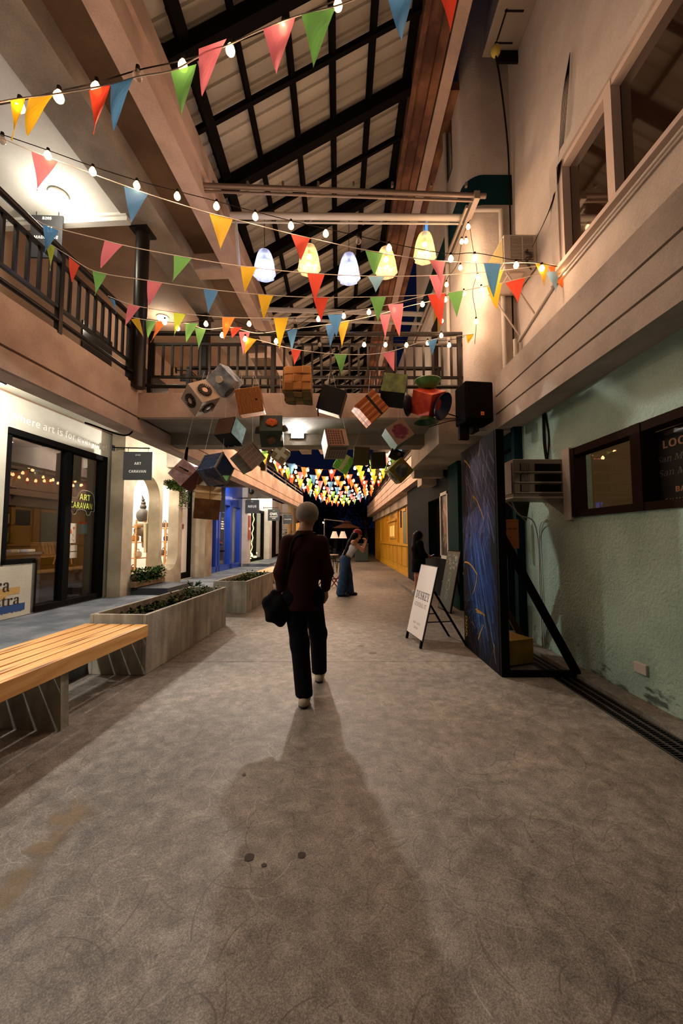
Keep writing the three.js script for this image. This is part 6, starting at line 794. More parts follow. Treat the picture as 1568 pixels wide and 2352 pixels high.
{ // the many strings over the far walk
  const order = ['y', 'p', 'o', 'l', 'b', 'r', 'g', 'o'];
  const rows = [[10.4, 3.3, 'first'], [11.6, 3.3, 'second'], [13.0, 3.34, 'third'], [14.6, 3.36, 'fourth'], [16.3, 3.4, 'fifth'], [18.2, 3.45, 'sixth'], [20.2, 3.5, 'seventh'], [22, 3.52, 'eighth']];
  rows.forEach(([s, ym, ord], r) => {
    const a = L(-3.5, 4.35, s), b = V(2.05, 4.3, -s - 0.4), o = thing('bunting', `${ord} string of flags and bulbs over the far walk, counted from the footbridge`, 'bunting', a.clone(), 0, 'strings over the far walk');
    const P = t => { const p = a.clone().lerp(b, t); p.y -= (4.32 - ym) * 4 * t * (1 - t); return p.sub(a); };
    const pts = []; for (let i = 0; i <= 14; i++) pts.push(P(i / 14)); mesh('cord', tube(pts, 0.006, 5, 40), M.cord, o);
    const n = 13; for (let i = 1; i < n; i++) { const t = (i + 0.25 * (r % 3)) / n, p = P(t); const w = 0.11, tip = p.clone().add(V(rr(-0.03, 0.03), -0.33, rr(-0.03, 0.03))); mesh('flag', flagGeo(p.clone().add(V(-w, 0, 0)), p.clone().add(V(w, 0, 0)), tip, 0.03), FM[order[(i * 3 + r * 5) % 8]], o); }
    for (let i = 1; i < 15; i++) { const t = (i + 0.4 * (r % 2)) / 15, p = P(t); const m = mesh('bulb', bulbGeo, litBulb, o); m.scale.setScalar(1.35); m.position.copy(p).add(V(0, -0.05, 0.03)); const k = mesh('bulb_socket', socketGeo, M.cord, o); k.position.copy(m.position); if (i % 2) lamp(o, m.position.x, m.position.y - 0.012, m.position.z, WARM, LUX.farBulb * 2, 1.4); }
  });
}

// ================= PEOPLE =================
const smin = (a, b, k) => { const h = Math.max(k - Math.abs(a - b), 0) / k; return Math.min(a, b) - h * h * k * 0.25; };
const capsule = (p, q, ra, rb) => { const dx = q.x - p.x, dy = q.y - p.y, dz = q.z - p.z, dd = dx * dx + dy * dy + dz * dz || 1e-9; return (x, y, z) => { let t = ((x - p.x) * dx + (y - p.y) * dy + (z - p.z) * dz) / dd; t = t < 0 ? 0 : t > 1 ? 1 : t; return Math.hypot(x - p.x - dx * t, y - p.y - dy * t, z - p.z - dz * t) - (ra + (rb - ra) * t); }; };
const ellip = (c, rx, ry, rz) => (x, y, z) => { const k = Math.hypot((x - c.x) / rx, (y - c.y) / ry, (z - c.z) / rz); return (k - 1) * Math.min(rx, ry, rz); };
const union = (list, k) => (x, y, z) => { let d = 9; for (const f of list) d = smin(d, f(x, y, z), k); return d; };
function netMesh(fn, lo, hi, cell) {      // surface nets over a distance field
  const nx = Math.ceil((hi.x - lo.x) / cell) + 1, ny = Math.ceil((hi.y - lo.y) / cell) + 1, nz = Math.ceil((hi.z - lo.z) / cell) + 1, val = new Float32Array(nx * ny * nz), id = (i, j, k) => (k * ny + j) * nx + i;
  for (let k = 0; k < nz; k++) for (let j = 0; j < ny; j++) for (let i = 0; i < nx; i++) val[id(i, j, k)] = fn(lo.x + i * cell, lo.y + j * cell, lo.z + k * cell);
  const vid = new Int32Array(nx * ny * nz).fill(-1), pos = [], idx = [];
  for (let k = 0; k < nz - 1; k++) for (let j = 0; j < ny - 1; j++) for (let i = 0; i < nx - 1; i++) {
    let n = 0, sx = 0, sy = 0, sz = 0, m = 0; const c = []; for (let q = 0; q < 8; q++) { const v = val[id(i + (q & 1), j + (q >> 1 & 1), k + (q >> 2))]; c.push(v); if (v < 0) m++; }
    if (m === 0 || m === 8) continue;
    for (const [a, b] of [[0, 1], [2, 3], [4, 5], [6, 7], [0, 2], [1, 3], [4, 6], [5, 7], [0, 4], [1, 5], [2, 6], [3, 7]]) if (c[a] < 0 !== c[b] < 0) { const t = c[a] / (c[a] - c[b]); sx += (a & 1) + ((b & 1) - (a & 1)) * t; sy += (a >> 1 & 1) + ((b >> 1 & 1) - (a >> 1 & 1)) * t; sz += (a >> 2) + ((b >> 2) - (a >> 2)) * t; n++; }
    vid[id(i, j, k)] = pos.length / 3; pos.push(lo.x + (i + sx / n) * cell, lo.y + (j + sy / n) * cell, lo.z + (k + sz / n) * cell);
  }
  const quad = (a, b, c, d, f) => { if (a < 0 || b < 0 || c < 0 || d < 0) return; if (f) idx.push(a, b, c, a, c, d); else idx.push(a, c, b, a, d, c); };
  for (let k = 1; k < nz - 1; k++) for (let j = 1; j < ny - 1; j++) for (let i = 1; i < nx - 1; i++) {
    const v = val[id(i, j, k)] < 0;
    if (v !== val[id(i + 1, j, k)] < 0) quad(vid[id(i, j - 1, k - 1)], vid[id(i, j, k - 1)], vid[id(i, j, k)], vid[id(i, j - 1, k)], v);
    if (v !== val[id(i, j + 1, k)] < 0) quad(vid[id(i - 1, j, k - 1)], vid[id(i - 1, j, k)], vid[id(i, j, k)], vid[id(i, j, k - 1)], v);
    if (v !== val[id(i, j, k + 1)] < 0) quad(vid[id(i - 1, j - 1, k)], vid[id(i, j - 1, k)], vid[id(i, j, k)], vid[id(i - 1, j, k)], v);
  }
  const g = new THREE.BufferGeometry(); g.setAttribute('position', new THREE.Float32BufferAttribute(pos, 3)); g.setIndex(idx); g.computeVertexNormals(); return uvm(g);
}
function bounds(pts, m) { const lo = V(9, 9, 9), hi = V(-9, -9, -9); for (const p of pts) { lo.min(p); hi.max(p); } return [lo.subScalar(m), hi.addScalar(m)]; }
// a hand: palm and five bent fingers; f = finger direction, u = out of the back of the hand, side = towards the thumb
function handGeo(w, f, u, side, curl, cell = 0.005) {
  const P = (a, b, c) => w.clone().addScaledVector(f, a).addScaledVector(side, b).addScaledVector(u, c), fs = [capsule(P(0, 0, 0), P(0.05, 0, 0), 0.026, 0.03), capsule(P(0.05, 0.025, 0), P(0.085, 0.026, 0), 0.016, 0.014), capsule(P(0.05, -0.022, 0), P(0.08, -0.026, 0), 0.016, 0.013)], all = [P(0, 0, 0), P(0.2, 0, 0)];
  [[0.028, 0.07], [0.01, 0.078], [-0.009, 0.072], [-0.027, 0.056]].forEach(([b, l]) => { let p = P(0.085, b, 0), a = curl * 0.5; for (let k = 0; k < 3; k++) { const q = p.clone().addScaledVector(f, Math.cos(a) * l * 0.42).addScaledVector(u, -Math.sin(a) * l * 0.42); fs.push(capsule(p, q, 0.0092 - k * 0.0008, 0.0085 - k * 0.0008)); p = q; all.push(q); a += curl * 0.8; } });
  const t1 = P(0.015, 0.025, -0.005), t2 = P(0.05, 0.05, -0.018), t3 = P(0.085, 0.05, -0.032); fs.push(capsule(t1, t2, 0.014, 0.0115), capsule(t2, t3, 0.0115, 0.009)); all.push(t2, t3);
  const [lo, hi] = bounds(all, 0.045); const fld = (x, y, z) => { let d = smin(smin(fs[0](x, y, z), fs[1](x, y, z), 0.02), fs[2](x, y, z), 0.02); for (let i = 3; i < fs.length; i++) d = smin(d, fs[i](x, y, z), 0.006); return d; }; return netMesh(fld, lo, hi, cell);
}
function headGeo(c, face, s = 1, cell = 0.007) {      // skull, jaw, nose, ears
  const r = face.clone().cross(UP).normalize(), P = (a, b, h) => c.clone().addScaledVector(face, a * s).addScaledVector(r, b * s).addScaledVector(UP, h * s);
  const fs = [capsule(P(-0.015, 0, 0.03), P(0.012, 0, 0.035), 0.088 * s, 0.085 * s), capsule(P(0.02, 0, -0.02), P(0.045, 0, -0.075), 0.066 * s, 0.038 * s), capsule(P(0.085, 0, 0.02), P(0.1, 0, -0.018), 0.009 * s, 0.014 * s), capsule(P(-0.01, 0.083, -0.005), P(-0.012, 0.087, 0.03), 0.012 * s, 0.016 * s), capsule(P(-0.01, -0.083, -0.005), P(-0.012, -0.087, 0.03), 0.012 * s, 0.016 * s), capsule(P(0.075, 0.03, 0.042), P(0.075, -0.03, 0.042), 0.014 * s, 0.014 * s), capsule(P(-0.02, 0, -0.14), P(-0.005, 0, -0.05), 0.05 * s, 0.052 * s)];
  const [lo, hi] = bounds([P(0, 0, 0)], 0.17 * s); lo.y -= 0.02; return netMesh(union(fs, 0.03), lo, hi, cell);
}
function face(o, c, dir, s = 1) { const r = dir.clone().cross(UP).normalize(), P = (a, b, h) => c.clone().addScaledVector(dir, a * s).addScaledVector(r, b * s).addScaledVector(UP, h * s); for (const k of [-1, 1]) { const p = P(0.078, 0.031 * k, 0.02); mesh('eye', ball(0.011, p.x, p.y, p.z), STD(0x1a120e, { roughness: 0.3 }), o); } const p = P(0.082, 0, -0.045); mesh('lips', ball(0.015, p.x, p.y, p.z, 0.9, 0.5, 0.9), STD(0x8a4a42), o); }
function shoe(name, o, a, t, sole, upper, soleMat) { const d = t.clone().sub(a).setY(0).normalize(), h = a.clone().addScaledVector(d, -0.05).setY(sole + 0.045), m = a.clone().addScaledVector(d, 0.05).setY(sole + 0.05), e = a.clone().addScaledVector(d, 0.17).setY(sole + 0.035); const [lo, hi] = bounds([h, m, e], 0.08); const f = union([capsule(h, m, 0.045, 0.046), capsule(m, e, 0.045, 0.034), capsule(a.clone().setY(sole + 0.1), m, 0.043, 0.04)], 0.03); const sh = mesh(name, netMesh((x, y, z) => Math.max(f(x, y, z), sole + 0.014 - y), lo, hi, 0.008), upper, o); const g = netMesh((x, y, z) => Math.max(union([capsule(h, m, 0.05, 0.05), capsule(m, e, 0.049, 0.038)], 0.03)(x, y, z), Math.abs(y - sole - 0.012) - 0.012), lo, hi, 0.008); mesh('sole', g, soleMat, sh); return sh; }
function figure(o, J, R, cell) {          // one continuous body from the joints
  const fs = [], c = (a, b, ra, rb) => fs.push(capsule(J[a], J[b], ra, rb)), mid = J.chest.clone().lerp(J.pelvis, 0.5);
  c('neck', 'head', 0.055, 0.055); c('shL', 'shR', 0.066, 0.066); fs.push(capsule(J.chest, mid, R.chest, R.waist), capsule(mid, J.pelvis, R.waist, R.hip), capsule(J.chest, J.neck, 0.085, 0.055)); c('hipL', 'hipR', R.hip * 0.92, R.hip * 0.92);
  for (const s of ['L', 'R']) { c('sh' + s, 'el' + s, 0.05, 0.04); c('el' + s, 'wr' + s, 0.04, 0.027); c('hip' + s, 'kn' + s, R.thigh, 0.056); c('kn' + s, 'an' + s, 0.056, 0.038); c('an' + s, 'to' + s, 0.04, 0.03); }
  const [lo, hi] = bounds(Object.values(J), 0.17); return { f: union(fs, 0.05), lo, hi, geo: () => netMesh(union(fs, 0.05), lo, hi, cell) };
}
const cloth = (list, k, lo, hi, cell, cut) => netMesh((x, y, z) => { let d = union(list, k)(x, y, z); return cut ? Math.max(d, cut(x, y, z)) : d; }, lo, hi, cell);
{ // man striding away with a dark bag at his side
  const o = thing('person', 'person in a dark maroon shirt and black trousers walking away with a dark bag', 'person', V(-0.3, 0, -3.5));
  const J = { head: V(0.01, 1.6, -0.04), neck: V(-0.01, 1.46, -0.01), chest: V(-0.015, 1.27, 0), pelvis: V(-0.03, 0.93, 0), shL: V(-0.15, 1.375, 0.01), shR: V(0.13, 1.375, -0.01), elL: V(-0.215, 1.12, 0.05), elR: V(0.19, 1.12, 0.0), wrL: V(-0.2, 0.91, 0.02), wrR: V(0.17, 0.92, -0.16), hipL: V(-0.1, 0.9, 0), hipR: V(0.05, 0.9, -0.02), knL: V(-0.045, 0.5, 0.0), anL: V(0, 0.1, 0.06), toL: V(0.0, 0.035, -0.1), knR: V(0.1, 0.52, -0.28), anR: V(0.1, 0.1, -0.52), toR: V(0.1, 0.04, -0.68) };
  const F = figure(o, J, { chest: 0.125, waist: 0.12, hip: 0.115, thigh: 0.08 }, 0.014), dir = V(0.1, 0, -1).normalize();
  mesh('body', [F.geo(), headGeo(V(0.01, 1.6, -0.05), dir), handGeo(J.wrL, V(0.1, -1, 0).normalize(), V(-1, 0, 0), V(0, 0, -1), 0.9), handGeo(J.wrR, V(0, -0.8, -0.6).normalize(), V(1, 0, 0), V(0, 0.4, -0.9).normalize(), 0.7)], PHY(0x9a6a4e, { roughness: 0.6 }), o); face(o, V(0.01, 1.6, -0.05), dir);
  const cap = (a, b, ra, rb) => capsule(J[a], J[b], ra, rb), mid = J.chest.clone().lerp(J.pelvis, 0.5);
  mesh('shirt', cloth([cap('shL', 'shR', 0.07, 0.07), capsule(J.neck.clone().add(V(0, -0.02, 0)), J.chest, 0.085, 0.12), capsule(J.chest, mid, 0.138, 0.135), capsule(mid, J.pelvis.clone().add(V(0, -0.1, 0)), 0.14, 0.142), cap('shL', 'elL', 0.066, 0.056), cap('shR', 'elR', 0.066, 0.056), cap('elL', 'wrL', 0.054, 0.042), cap('elR', 'wrR', 0.054, 0.042)], 0.035, F.lo, F.hi, 0.012, (x, y, z) => Math.max(y - 1.5, 0.8 - y, 0.075 - Math.hypot(x + 0.01, (y - 1.53), z + 0.01), 0.06 - Math.hypot(x - J.wrL.x, y - J.wrL.y, z - J.wrL.z), 0.06 - Math.hypot(x - J.wrR.x, y - J.wrR.y, z - J.wrR.z))), DARK(0x2f1614), o);
  mesh('trousers', cloth([cap('hipL', 'hipR', 0.118, 0.118), capsule(J.pelvis, J.pelvis, 0.13, 0.13), cap('hipL', 'knL', 0.1, 0.08), cap('knL', 'anL', 0.08, 0.075), cap('hipR', 'knR', 0.1, 0.08), cap('knR', 'anR', 0.08, 0.075)], 0.04, F.lo, F.hi, 0.013, (x, y, z) => Math.max(0.075 - y, y - 1.0)), DARK(0x0e0c10), o);
  shoe('shoe', o, J.anL, J.toL, 0.0, STD(0xa8967c, { roughness: 0.8 }), STD(0x2a2420)); shoe('shoe', o, J.anR, J.toR, 0.0, STD(0xa8967c, { roughness: 0.8 }), STD(0x2a2420));
  mesh('hair', netMesh((x, y, z) => { const d = ellip(V(0.01, 1.645, -0.045), 0.103, 0.105, 0.115)(x, y, z); return Math.max(d, (1.585 - y) + (z < -0.08 ? 0.08 : 0)); }, V(-0.13, 1.5, -0.2), V(0.15, 1.78, 0.1), 0.009), STD(0x857b72, { roughness: 0.95 }), o);
  const b = thing('shoulder_bag', 'dark bag hanging from the walking person, left hip', 'bag', V(-0.54, 0.72, -3.47)); mesh('body', netMesh((x, y, z) => { const d = ellip(V(0, 0.09, 0), 0.13, 0.15, 0.09)(x, y, z); return d + 0.012 * Math.sin(x * 40) * Math.sin(y * 30); }, V(-0.17, -0.1, -0.12), V(0.17, 0.28, 0.12), 0.012), DARK(0x0f0d10), b); mesh('strap', tube([V(0.02, 0.22, 0.02), V(0.1, 0.45, 0.07), V(0.16, 0.7, 0.1), V(0.33, 0.74, -0.05)], 0.014), M.cord, b);
}
{ // woman taking a picture with a phone
  const o = thing('person', 'person in a red cap, white top and wide jeans taking a photo', 'person', V(0.17, 0, -9.8), 0.0);
  const J = { head: V(0.29, 1.5, 0), neck: V(0.21, 1.37, 0), chest: V(0.14, 1.2, 0), pelvis: V(0.0, 0.94, 0), shL: V(0.2, 1.31, -0.15), shR: V(0.18, 1.31, 0.16), elL: V(0.4, 1.13, -0.15), elR: V(0.42, 1.11, 0.13), wrL: V(0.47, 1.29, -0.05), wrR: V(0.49, 1.28, 0.06), hipL: V(-0.01, 0.9, -0.09), hipR: V(-0.01, 0.9, 0.09), knL: V(0.05, 0.5, -0.1), knR: V(-0.07, 0.5, 0.1), anL: V(0.08, 0.09, -0.1), toL: V(0.22, 0.04, -0.09), anR: V(-0.13, 0.09, 0.1), toR: V(0.02, 0.04, 0.12) };
  const F = figure(o, J, { chest: 0.105, waist: 0.098, hip: 0.115, thigh: 0.085 }, 0.014), dir = V(0.98, -0.15, 0.1).normalize(), hc = V(0.29, 1.5, 0);
  mesh('body', [F.geo(), headGeo(hc, V(1, 0, 0.1).normalize(), 0.96), handGeo(J.wrL, V(0.15, 0.97, 0.1).normalize(), V(0.9, -0.2, -0.3).normalize(), V(-0.2, 0.1, 0.9).normalize(), 1.0), handGeo(J.wrR, V(0.1, 0.98, -0.12).normalize(), V(0.9, -0.1, 0.3).normalize(), V(-0.2, 0.1, -0.9).normalize(), 1.0)], PHY(0xc48a68, { roughness: 0.55 }), o); face(o, hc, V(1, 0, 0.1).normalize(), 0.96);
  const cap = (a, b, ra, rb) => capsule(J[a], J[b], ra, rb), mid = J.chest.clone().lerp(J.pelvis, 0.5);
  const tilt = (x, y) => (y - 1.0) * 0.88 + (x - 0.05) * 0.47;      // along the leaning trunk
  mesh('top', cloth([capsule(J.chest.clone().add(V(0.02, 0, 0.05)), J.chest.clone().add(V(0.02, 0, -0.05)), 0.118, 0.118), capsule(J.chest, mid, 0.12, 0.115), capsule(mid, J.pelvis, 0.115, 0.12)], 0.05, F.lo, F.hi, 0.012, (x, y) => Math.max(tilt(x, y) - 0.27, -0.06 - tilt(x, y))), STD(0xf0eeee, { roughness: 0.85 }), o);
  mesh('jeans', cloth([cap('hipL', 'hipR', 0.118, 0.118), capsule(J.pelvis, J.pelvis.clone().add(V(-0.05, -0.06, 0)), 0.125, 0.125), cap('hipL', 'knL', 0.108, 0.105), cap('knL', 'anL', 0.105, 0.12), cap('hipR', 'knR', 0.108, 0.105), cap('knR', 'anR', 0.105, 0.12)], 0.03, F.lo, F.hi, 0.013, (x, y) => Math.max(0.03 - y, tilt(x, y) + 0.03)), STD(0xffffff, { map: rep(mottle(128, 0x20385c, 0x33527c, 4, 401, 0.08), 3), roughness: 0.9 }), o);
  shoe('shoe', o, J.anL, J.toL, 0, STD(0x3a2a22), STD(0x1a1412)); shoe('shoe', o, J.anR, J.toR, 0, STD(0x3a2a22), STD(0x1a1412)); for (const p of [J.toL, J.toR]) mesh('sock', ball(0.032, p.x - 0.07, 0.07, p.z + 0.02, 1.4, 0.8, 0.9), M.white, o);
  mesh('hair', netMesh(union([ellip(V(0.27, 1.52, 0), 0.105, 0.1, 0.1), capsule(V(0.2, 1.48, 0.02), V(0.1, 1.3, 0.06), 0.075, 0.07), capsule(V(0.1, 1.3, 0.06), V(-0.05, 1.02, 0.1), 0.07, 0.035)], 0.04), V(-0.15, 0.9, -0.2), V(0.3, 1.65, 0.24), 0.013), M.hair, o);
  const capMat = STD(0x8a1c26, { roughness: 0.8 }); const cp = mesh('cap', netMesh((x, y, z) => Math.max(ellip(V(0.28, 1.545, 0), 0.118, 0.108, 0.108)(x, y, z), 1.535 - y - (x - 0.28) * 0.35), V(0.1, 1.4, -0.15), V(0.45, 1.7, 0.15), 0.009), capMat, o); const br = new THREE.CylinderGeometry(0.09, 0.09, 0.012, 20, 1, false, Math.PI, Math.PI); mesh('cap_brim', uvm(br.scale(1, 1, 0.85).rotateZ(0.5).translate(0.18, 1.47, 0)), capMat, cp); mesh('cap_badge', ball(0.016, 0.2, 1.56, 0.09), M.white, cp);
  const ph = thing('phone', 'dark phone held up by the person in the red cap', 'phone', V(0.17 + 0.53, 1.3, -9.8)); mesh('case', rbox(0.012, 0.15, 0.075, 0.004, 0, 0.07, 0), M.black, ph); mesh('camera_bump', rbox(0.006, 0.03, 0.03, 0.002, 0.008, 0.12, 0.015), M.steel, ph);
  const wb = mesh('bracelet', uvm(new THREE.TorusGeometry(0.033, 0.006, 6, 16).rotateX(Math.PI / 2).translate(J.wrR.x - 0.005, J.wrR.y - 0.05, J.wrR.z + 0.015)), M.brownFrame, o);
}
{ // girl with long hair in a black dress by the wall
  const o = thing('person', 'person with long black hair in a black dress by the dark wall', 'person', V(1.9, 0.09, -9.45), 0);
  const J = { head: V(0.03, 1.38, 0), neck: V(0.0, 1.25, 0), chest: V(0, 1.08, 0), pelvis: V(0, 0.8, 0), shL: V(0.02, 1.2, -0.15), shR: V(0.0, 1.2, 0.15), elL: V(0.06, 0.98, -0.2), elR: V(0.06, 0.97, 0.19), wrL: V(0.22, 0.9, -0.08), wrR: V(0.22, 0.88, 0.08), hipL: V(0, 0.78, -0.08), hipR: V(0, 0.78, 0.08), knL: V(-0.03, 0.43, -0.07), knR: V(0.03, 0.43, 0.07), anL: V(-0.06, 0.09, -0.07), toL: V(0.06, 0.03, -0.07), anR: V(0.02, 0.09, 0.08), toR: V(0.15, 0.03, 0.09) };
  const F = figure(o, J, { chest: 0.1, waist: 0.092, hip: 0.105, thigh: 0.074 }, 0.015), d = V(1, 0, -0.3).normalize(), hc = V(0.03, 1.38, 0);
  mesh('body', [F.geo(), headGeo(hc, d, 0.93), handGeo(J.wrL, V(0.9, 0.1, 0.3).normalize(), V(0, 1, 0), V(0, 0, 1), 0.8), handGeo(J.wrR, V(0.9, 0.1, -0.3).normalize(), V(0, 1, 0), V(0, 0, -1), 0.8)], PHY(0xb98064, { roughness: 0.55 }), o); face(o, hc, d, 0.93);
  const cap = (a, b, ra, rb) => capsule(J[a], J[b], ra, rb);
  mesh('dress', cloth([cap('shL', 'shR', 0.085, 0.085), capsule(J.chest, J.pelvis, 0.125, 0.14), cap('hipL', 'hipR', 0.135, 0.135), capsule(J.pelvis, V(0, 0.5, 0), 0.15, 0.175), cap('shL', 'elL', 0.075, 0.07), cap('shR', 'elR', 0.075, 0.07), capsule(J.elL, J.wrL, 0.06, 0.045), capsule(J.elR, J.wrR, 0.06, 0.045)], 0.05, F.lo, F.hi, 0.014, (x, y, z) => Math.max(0.52 - y, y - 1.28, 0.07 - Math.hypot(x, y - 1.33, z), x - 0.2)), DARK(0x0a0a10), o);
  mesh('hair', netMesh(union([ellip(V(0.0, 1.405, 0.015), 0.1, 0.105, 0.1), capsule(V(-0.05, 1.38, 0.01), V(-0.08, 1.1, 0.04), 0.085, 0.095), capsule(V(-0.08, 1.1, 0.04), V(-0.1, 0.82, 0.06), 0.095, 0.06)], 0.05), V(-0.24, 0.72, -0.16), V(0.1, 1.56, 0.2), 0.013), M.hair, o);
  shoe('shoe', o, J.anL, J.toL, 0, STD(0xd8d4cc), STD(0xe4e0d8)); const s = shoe('shoe', o, J.anR, J.toR, 0, STD(0xd8d4cc), STD(0xe4e0d8)); for (const x of [0.05, 0.08]) mesh('stripe', bar(V(x + 0.01, 0.02, 0.13), V(x + 0.03, 0.075, 0.115), 0.012, 0.01), M.blackMatt, s);
  const ph = thing('phone', 'small phone in the hands of the person in the black dress', 'phone', V(1.9 + 0.32, 1.0, -9.45)); mesh('case', rbox(0.13, 0.01, 0.07, 0.003, 0, 0, 0, 0, 0, 0.4), M.black, ph); mesh('screen', box(0.12, 0.002, 0.06, -0.002, 0.006, 0, 0, 0, 0.4), GLOW(0xb8b0c8, 0.4), ph);
}

// ================= FAR END =================
function tree(px, depth, h, r, label, k) {
  const p = onY(px, 1236 + FOCAL * EYE / depth, 0), o = thing('tree', label, 'tree', V((px - 779) / FOCAL * depth, 0, -depth), 0, 'dark trees at the far end'); const b = [tube([V(0, 0, 0), V(0.1, h * 0.3, 0), V(-0.1, h * 0.6, 0.1)], 0.16, 8)]; for (let i = 0; i < 6; i++) { const a = rnd() * 6.3; b.push(tube([V(0, h * rr(0.3, 0.5), 0), V(Math.cos(a) * r * 0.4, h * 0.6, Math.sin(a) * r * 0.4), V(Math.cos(a) * r * 0.7, h * 0.8, Math.sin(a) * r * 0.7)], 0.06, 6)); } mesh('trunk', b, M.bark, o);
  const cl = []; for (let i = 0; i < 16; i++) { const a = rnd() * 6.3, q = rr(0.1, 0.8); cl.push([Math.cos(a) * r * q, h * rr(0.38, 0.95), Math.sin(a) * r * q, r * rr(0.3, 0.55)]); }
  mesh('crown', leafCloud(5200, i => { const c = cl[i % 16], v = V(rr(-1, 1), rr(-1, 1), rr(-1, 1)).normalize().multiplyScalar(c[3] * Math.cbrt(rnd())); return v.add(V(c[0], c[1], c[2])); }, 0.17), M.treeLeaf, o);
}
tree(690, 34, 6.4, 2.6, 'dark leafy tree at the far end, leftmost', 1); tree(770, 37, 6.6, 3, 'dark leafy tree at the far end behind the parasol', 2); tree(838, 33, 6, 2.6, 'dark leafy tree at the far end beside the right gallery', 3); tree(730, 40, 7, 3.4, 'tall dark tree farthest back', 4);
struct('wall_far', [box2(-14, 10, 0, 2.6, -46.2, -46)], STD(0x0f1210, { roughness: 0.95 }), 0, 'dark boundary wall behind the trees').name = 'wall_back';
{ // parasol
  const o = thing('parasol', 'brown cantilever parasol at the far end of the walk', 'parasol', V((795 - 779) / FOCAL * 27, 0, -27)); const canopy = new THREE.ConeGeometry(1.5, 0.42, 4, 1, true); canopy.rotateY(Math.PI / 4); canopy.scale(0.85, 1, 0.85); mesh('canopy', uvm(canopy.translate(0, 2.32, 0)), STD(0x8a5a3a, { side: THREE.DoubleSide, roughness: 0.9 }), o); const c2 = new THREE.ConeGeometry(0.55, 0.16, 4, 1, true); c2.rotateY(Math.PI / 4); mesh('vent', uvm(c2.translate(0, 2.56, 0)), STD(0x8a5a3a, { side: THREE.DoubleSide, roughness: 0.9 }), o); mesh('pole', rod(V(-1.5, 0, 0), V(-1.5, 2.75, 0), 0.04), M.plasticGrey, o); mesh('arm', rod(V(-1.5, 2.72, 0), V(0, 2.55, 0), 0.03), M.plasticGrey, o); for (const [x, z] of [[-0.9, -0.9], [0.9, -0.9], [-0.9, 0.9], [0.9, 0.9]]) mesh('rib', rod(V(0, 2.5, 0), V(x, 2.12, z), 0.012), M.brownFrame, o); mesh('base', box(0.7, 0.08, 0.7, -1.5, 0.04, 0), M.raw, o);
}
{ // white tented stall shades
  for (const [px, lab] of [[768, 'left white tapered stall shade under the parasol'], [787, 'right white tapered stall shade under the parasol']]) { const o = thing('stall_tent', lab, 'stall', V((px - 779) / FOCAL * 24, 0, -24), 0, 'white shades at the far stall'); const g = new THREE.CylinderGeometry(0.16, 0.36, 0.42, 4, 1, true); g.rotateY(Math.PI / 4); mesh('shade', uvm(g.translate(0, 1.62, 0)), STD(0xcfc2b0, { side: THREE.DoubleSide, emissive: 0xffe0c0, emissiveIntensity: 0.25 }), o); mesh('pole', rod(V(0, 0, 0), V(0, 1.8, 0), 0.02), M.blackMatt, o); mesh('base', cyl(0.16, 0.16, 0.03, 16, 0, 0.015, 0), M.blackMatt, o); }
  const l = thing('stall_lamp', 'warm lamp over the far tables', 'lamp', V(-0.9, 2.3, -22)); mesh('bulb', ball(0.05, 0, 0, 0), GLOW(0xffd0a0, 5), l); mesh('lamp_cap', cyl(0.05, 0.08, 0.06, 12, 0, 0.06, 0), M.blackMatt, l); mesh('pole', rod(V(0.08, -2.3, 0), V(0.08, 0.1, 0), 0.02), M.cord, l); lamp(l, 0, -0.08, 0, 0xffc890, 1.6, 2);
}
function cafeTable(x, d, label) { const o = thing('cafe_table', label, 'table', V(x, 0, -d)); mesh('table_top', cyl(0.42, 0.42, 0.03, 24, 0, 0.74, 0), STD(0x9a8a78), o); mesh('stem', cyl(0.03, 0.03, 0.7, 10, 0, 0.38, 0), M.blackMatt, o); mesh('base', cyl(0.25, 0.28, 0.03, 20, 0, 0.015, 0), M.blackMatt, o); }
cafeTable(-0.45, 16, 'round café table behind the person in the red cap'); cafeTable(-1.0, 18.5, 'farther round café table');
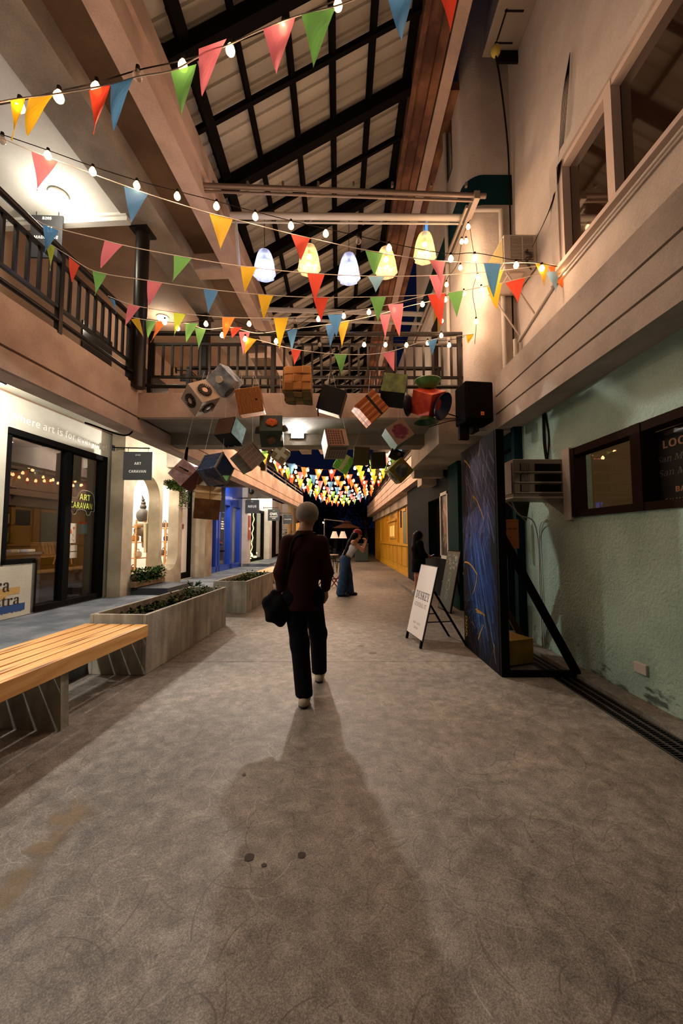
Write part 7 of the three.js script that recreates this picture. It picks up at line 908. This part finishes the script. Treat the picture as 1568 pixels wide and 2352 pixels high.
for (const [x, d, t, lab] of [[0.15, 16.2, -1.3, 'black chair right of the near café table'], [-1.0, 16.3, 1.5, 'black chair left of the near café table'], [-0.4, 18.7, -1.2, 'black chair at the farther café table']]) { const o = thing('cafe_chair', lab, 'chair', V(x, 0, -d), t, 'black chairs at the café tables'); mesh('seat', rbox(0.4, 0.04, 0.4, 0.015, 0, 0.45, 0), M.blackMatt, o); mesh('backrest', rbox(0.4, 0.34, 0.03, 0.012, 0, 0.75, -0.19), M.blackMatt, o); for (const a of [-1, 1]) for (const b of [-1, 1]) mesh('leg', bar(V(a * 0.17, 0.44, b * 0.17), V(a * 0.21, 0, b * 0.21), 0.025, 0.025), M.blackMatt, o); for (const a of [-1, 1]) mesh('back_post', bar(V(a * 0.17, 0.45, -0.19), V(a * 0.17, 0.9, -0.2), 0.025, 0.025), M.blackMatt, o); }
{ // reddish folded trestle and bin
  const o = thing('trestle', 'folded reddish timber trestle beside the person in the red cap', 'trestle', V(-0.25, 0, -11.6)); for (const [x, k] of [[-0.2, 1], [0, -1], [0.2, 1], [0.1, -1], [-0.1, 1]]) mesh('slat', bar(V(x - 0.18 * k, 0.01, rr(-0.1, 0.1)), V(x + 0.12 * k, 0.42, rr(-0.05, 0.05)), 0.035, 0.03), STD(0x7a3a26, { roughness: 0.8 }), o); mesh('cross_bar', bar(V(-0.3, 0.2, 0), V(0.25, 0.24, 0), 0.03, 0.03), STD(0x6a2e1e, { roughness: 0.8 }), o);
  const b = thing('waste_bin', 'grey green bin in the dark at the far end', 'bin', V(1.35, 0, -24)); mesh('body', rbox(0.8, 1.0, 0.6, 0.04, 0, 0.52, 0), STD(0x2a3632), b); mesh('lid', rbox(0.84, 0.08, 0.64, 0.02, 0, 1.06, 0), STD(0x222a28), b);
  const pl = thing('planter_pot', 'pink flowering plant on the far café table', 'plant', V(-0.5, 0.755, -15.9)); mesh('pot', lathe([[0, 0], [0.06, 0], [0.08, 0.12], [0.06, 0.12], [0, 0.1]], 14), M.raw, pl); mesh('flowers', leafCloud(160, () => V(rr(-0.16, 0.16), 0.12 + rnd() * 0.26, rr(-0.16, 0.16)), 0.06), STD(0xb08878, { side: THREE.DoubleSide }), pl);
}
{ const o = mesh('conduit', tube([at(432, 1000, 7.2), at(428, 1040, 7.2), at(426, 1058, 7.2)], 0.03, 8), M.cord); tag(o, 'black pipe stub under the left end of the footbridge', 'pipe'); const c2 = mesh('conduit', tube([L(-3.78, 2.98, 5.0), L(-3.6, 3.0, 5.7), L(-3.52, 3.2, 5.75), L(-3.5, 3.35, 5.78)], 0.013, 6, 24), M.cord); tag(c2, 'thin black conduit bent up under the left gallery corner', 'pipe'); }
renderer.render(scene, camera);
